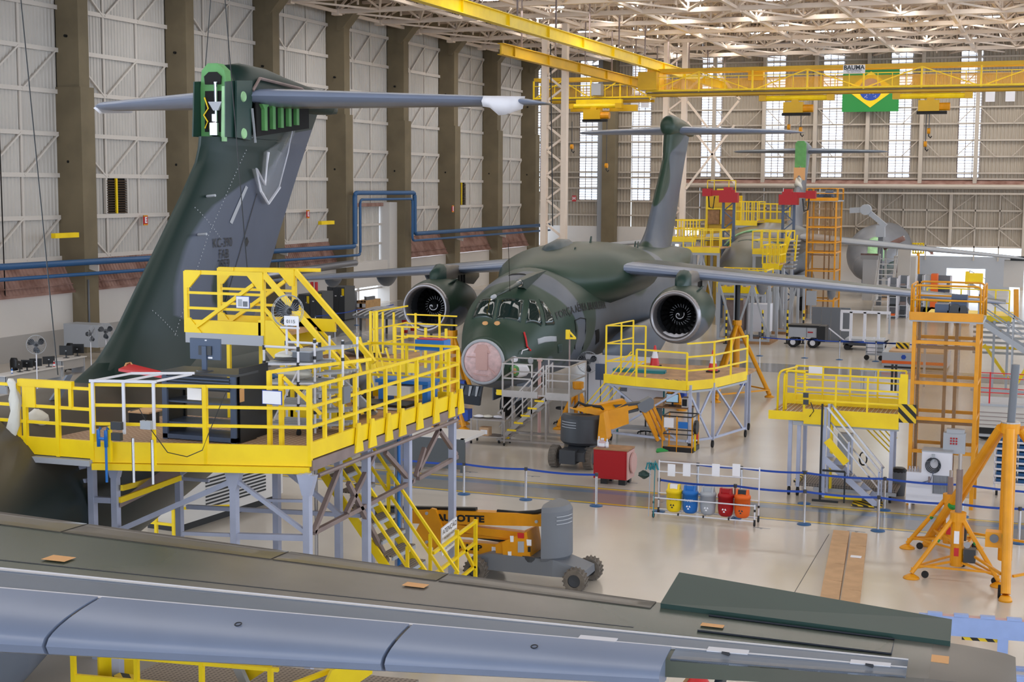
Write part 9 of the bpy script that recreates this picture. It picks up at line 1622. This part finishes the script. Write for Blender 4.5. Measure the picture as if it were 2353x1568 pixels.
# film-wrapped part
c = FZ(800, 838); wp = blob('wrapped_part', (c.x, c.y + 1.0, 0.35), 1.7, 1.2, 1.15, 'plastic', 'large part wrapped in clear plastic film behind the dock rails', 'part', 44, 14)
blob('grey_panel_part', (c.x + 0.3, c.y + 1.1, 0.36), 1.2, 0.9, 0.75, 'midgrey', 'grey part under the clear film behind the dock rails', 'part', 45, 12); pal = T('transport_pallet', 'black transport pallet carrying the film-wrapped part', 'pallet', (c.x, c.y + 1, 0)); pal.box('deck', c.x - 1.5, c.x + 1.6, c.y + 0.1, c.y + 2.0, 0.2, 0.34, 'wood')
for x in (c.x - 1.3, c.x + 1.2):
    for y in (c.y + 0.2, c.y + 1.7): pal.box('block', x, x + 0.25, y, y + 0.2, 0, 0.2, 'black')
# yellow stand left of the nose
ls = T('nose_side_stand', 'yellow railed stand with plywood deck left of the pink nose', 'platform', FZ(930, 900)); Yl = 40.5; zl_ = FY(920, 835, Yl).z; xa, xb = FY(842, 835, Yl).x, FY(1050, 835, Yl + 3).x
ls.box('deck', xa, xb, Yl, Yl + 3.0, zl_ - 0.08, zl_, 'ply'); ls.box('fascia', xa, xb, Yl - 0.05, Yl, zl_ - 0.28, zl_ + 0.02, 'yellow'); zr2 = FY(920, 720, Yl).z - zl_
for px in (852, 866, 908, 925, 978, 1025): x = FY(px, 800, Yl).x; ls.bar('post', (x, Yl, zl_ - 0.1), (x, Yl, zl_ + (1.6 if px < 900 else 1.15)), 0.07, 'yellow')
for px in (860, 880, 905, 955, 1010): x = FY(px, 800, Yl + 3).x; ls.bar('post', (x, Yl + 3, zl_ - 0.1), (x, Yl + 3, zl_ + 1.3), 0.06, 'yellow')
for z in (0.45, 0.85, 1.15): ls.bar('rail', (FY(905, 800, Yl).x, Yl, zl_ + z), (xb, Yl, zl_ + z), 0.045, 'yellow'); ls.bar('rail', (xa, Yl + 3, zl_ + z + 0.1), (xb, Yl + 3, zl_ + z + 0.1), 0.045, 'yellow')
for z in (0.5, 1.0, 1.55): ls.bar('rail', (FY(850, 800, Yl).x, Yl, zl_ + z), (FY(850, 800, Yl).x, Yl + 2.8, zl_ + z), 0.045, 'yellow')
for x in (xa + 0.2, (xa + xb) / 2, xb - 0.2):
    for y in (Yl + 0.1, Yl + 2.8): ls.bar('leg', (x, y, 0), (x, y, zl_ - 0.1), 0.09, 'lightgrey')
for k in range(5): ls.bar('stair_bar', (xb - 2.2 + 0.3 * k, Yl - 0.3, zl_ + 0.9 - 0.1 * k), (xb - 1.0 + 0.3 * k, Yl - 0.5, 0.2), 0.05, 'yellow')
ls.bar('brace', (xa + 0.3, Yl, 0.2), ((xa + xb) / 2, Yl, zl_ - 0.2), 0.07, 'steelbrown'); ls.bar('brace', ((xa + xb) / 2, Yl, zl_ - 0.2), (xb - 0.3, Yl, 0.2), 0.07, 'steelbrown')
# clutter beyond the left engine
for k, (px, py, w_, h_, m, l) in enumerate(((1000, 640, 2.2, 1.4, 'white', 'white shelf unit far behind the left engine'), (1050, 655, 1.6, 1.0, 'steelbrown', 'brown bench far behind the left engine'), (1075, 662, 1.4, 1.3, 'bluegrey', 'blue-grey trolley between left engine and the middle fuselage'))):
    c = FY(px, py + 20, 84); t = T('stores_bench', l, 'bench', (c.x, 84, 0)); t.box('top', c.x - w_ / 2, c.x + w_ / 2, 84, 85, h_ - 0.06, h_, m)
    for x in (c.x - w_ / 2, c.x + w_ / 2 - 0.1): t.box('leg', x, x + 0.1, 84.05, 84.95, 0, h_ - 0.06, 'lightgrey')
    for q in range(4): t.box('stored_item', c.x - w_ / 2 + 0.1 + q * w_ / 4, c.x - w_ / 2 + 0.1 + q * w_ / 4 + w_ / 6, 84.2, 84.7, h_, h_ + 0.2 + 0.1 * (q % 2), ('paper', 'crate', 'bluepipe', 'lightgrey')[q])
for k, (px, py) in enumerate(((930, 765), (950, 760))): c = FZ(px, py); bottle(c.x, c.y, 0, 1.2, 0.18, 'redbright', ('left' if k == 0 else 'right') + ' red gas cylinder under the left engine')
# loose overhead cables
def cable(label, a, b, r_=0.012, sag=0.0):
    a, b = V(a), V(b); solo('hanging_cable', MB().path([a.lerp(b, k / 8) - Z * sag * 4 * (k / 8) * (1 - k / 8) for k in range(9)], r_, 4), 'black', label, 'cable', base=tuple(a))
cable('thin overhead cable at the left edge running down to the near dock', FX(48, 0, -16.5), FX(133, 862, -16.2)); cable('left of the two thin cables crossing the near fin', FY(484, 0, 30), FY(470, 180, 30)); cable('right of the two thin cables crossing the near fin', FY(517, 0, 27), FY(570, 640, 27))
cable('thin cable hanging down to the middle jet\'s probe', FY(1168, 560, 46), FY(1172, 670, 47), 0.01); cable('long thin cable hanging before the lattice column', FY(1265, 100, 95), FY(1270, 520, 95), 0.04); cable('thin cable hanging before the first far window', FY(1303, 215, 112), FY(1300, 430, 112), 0.03)
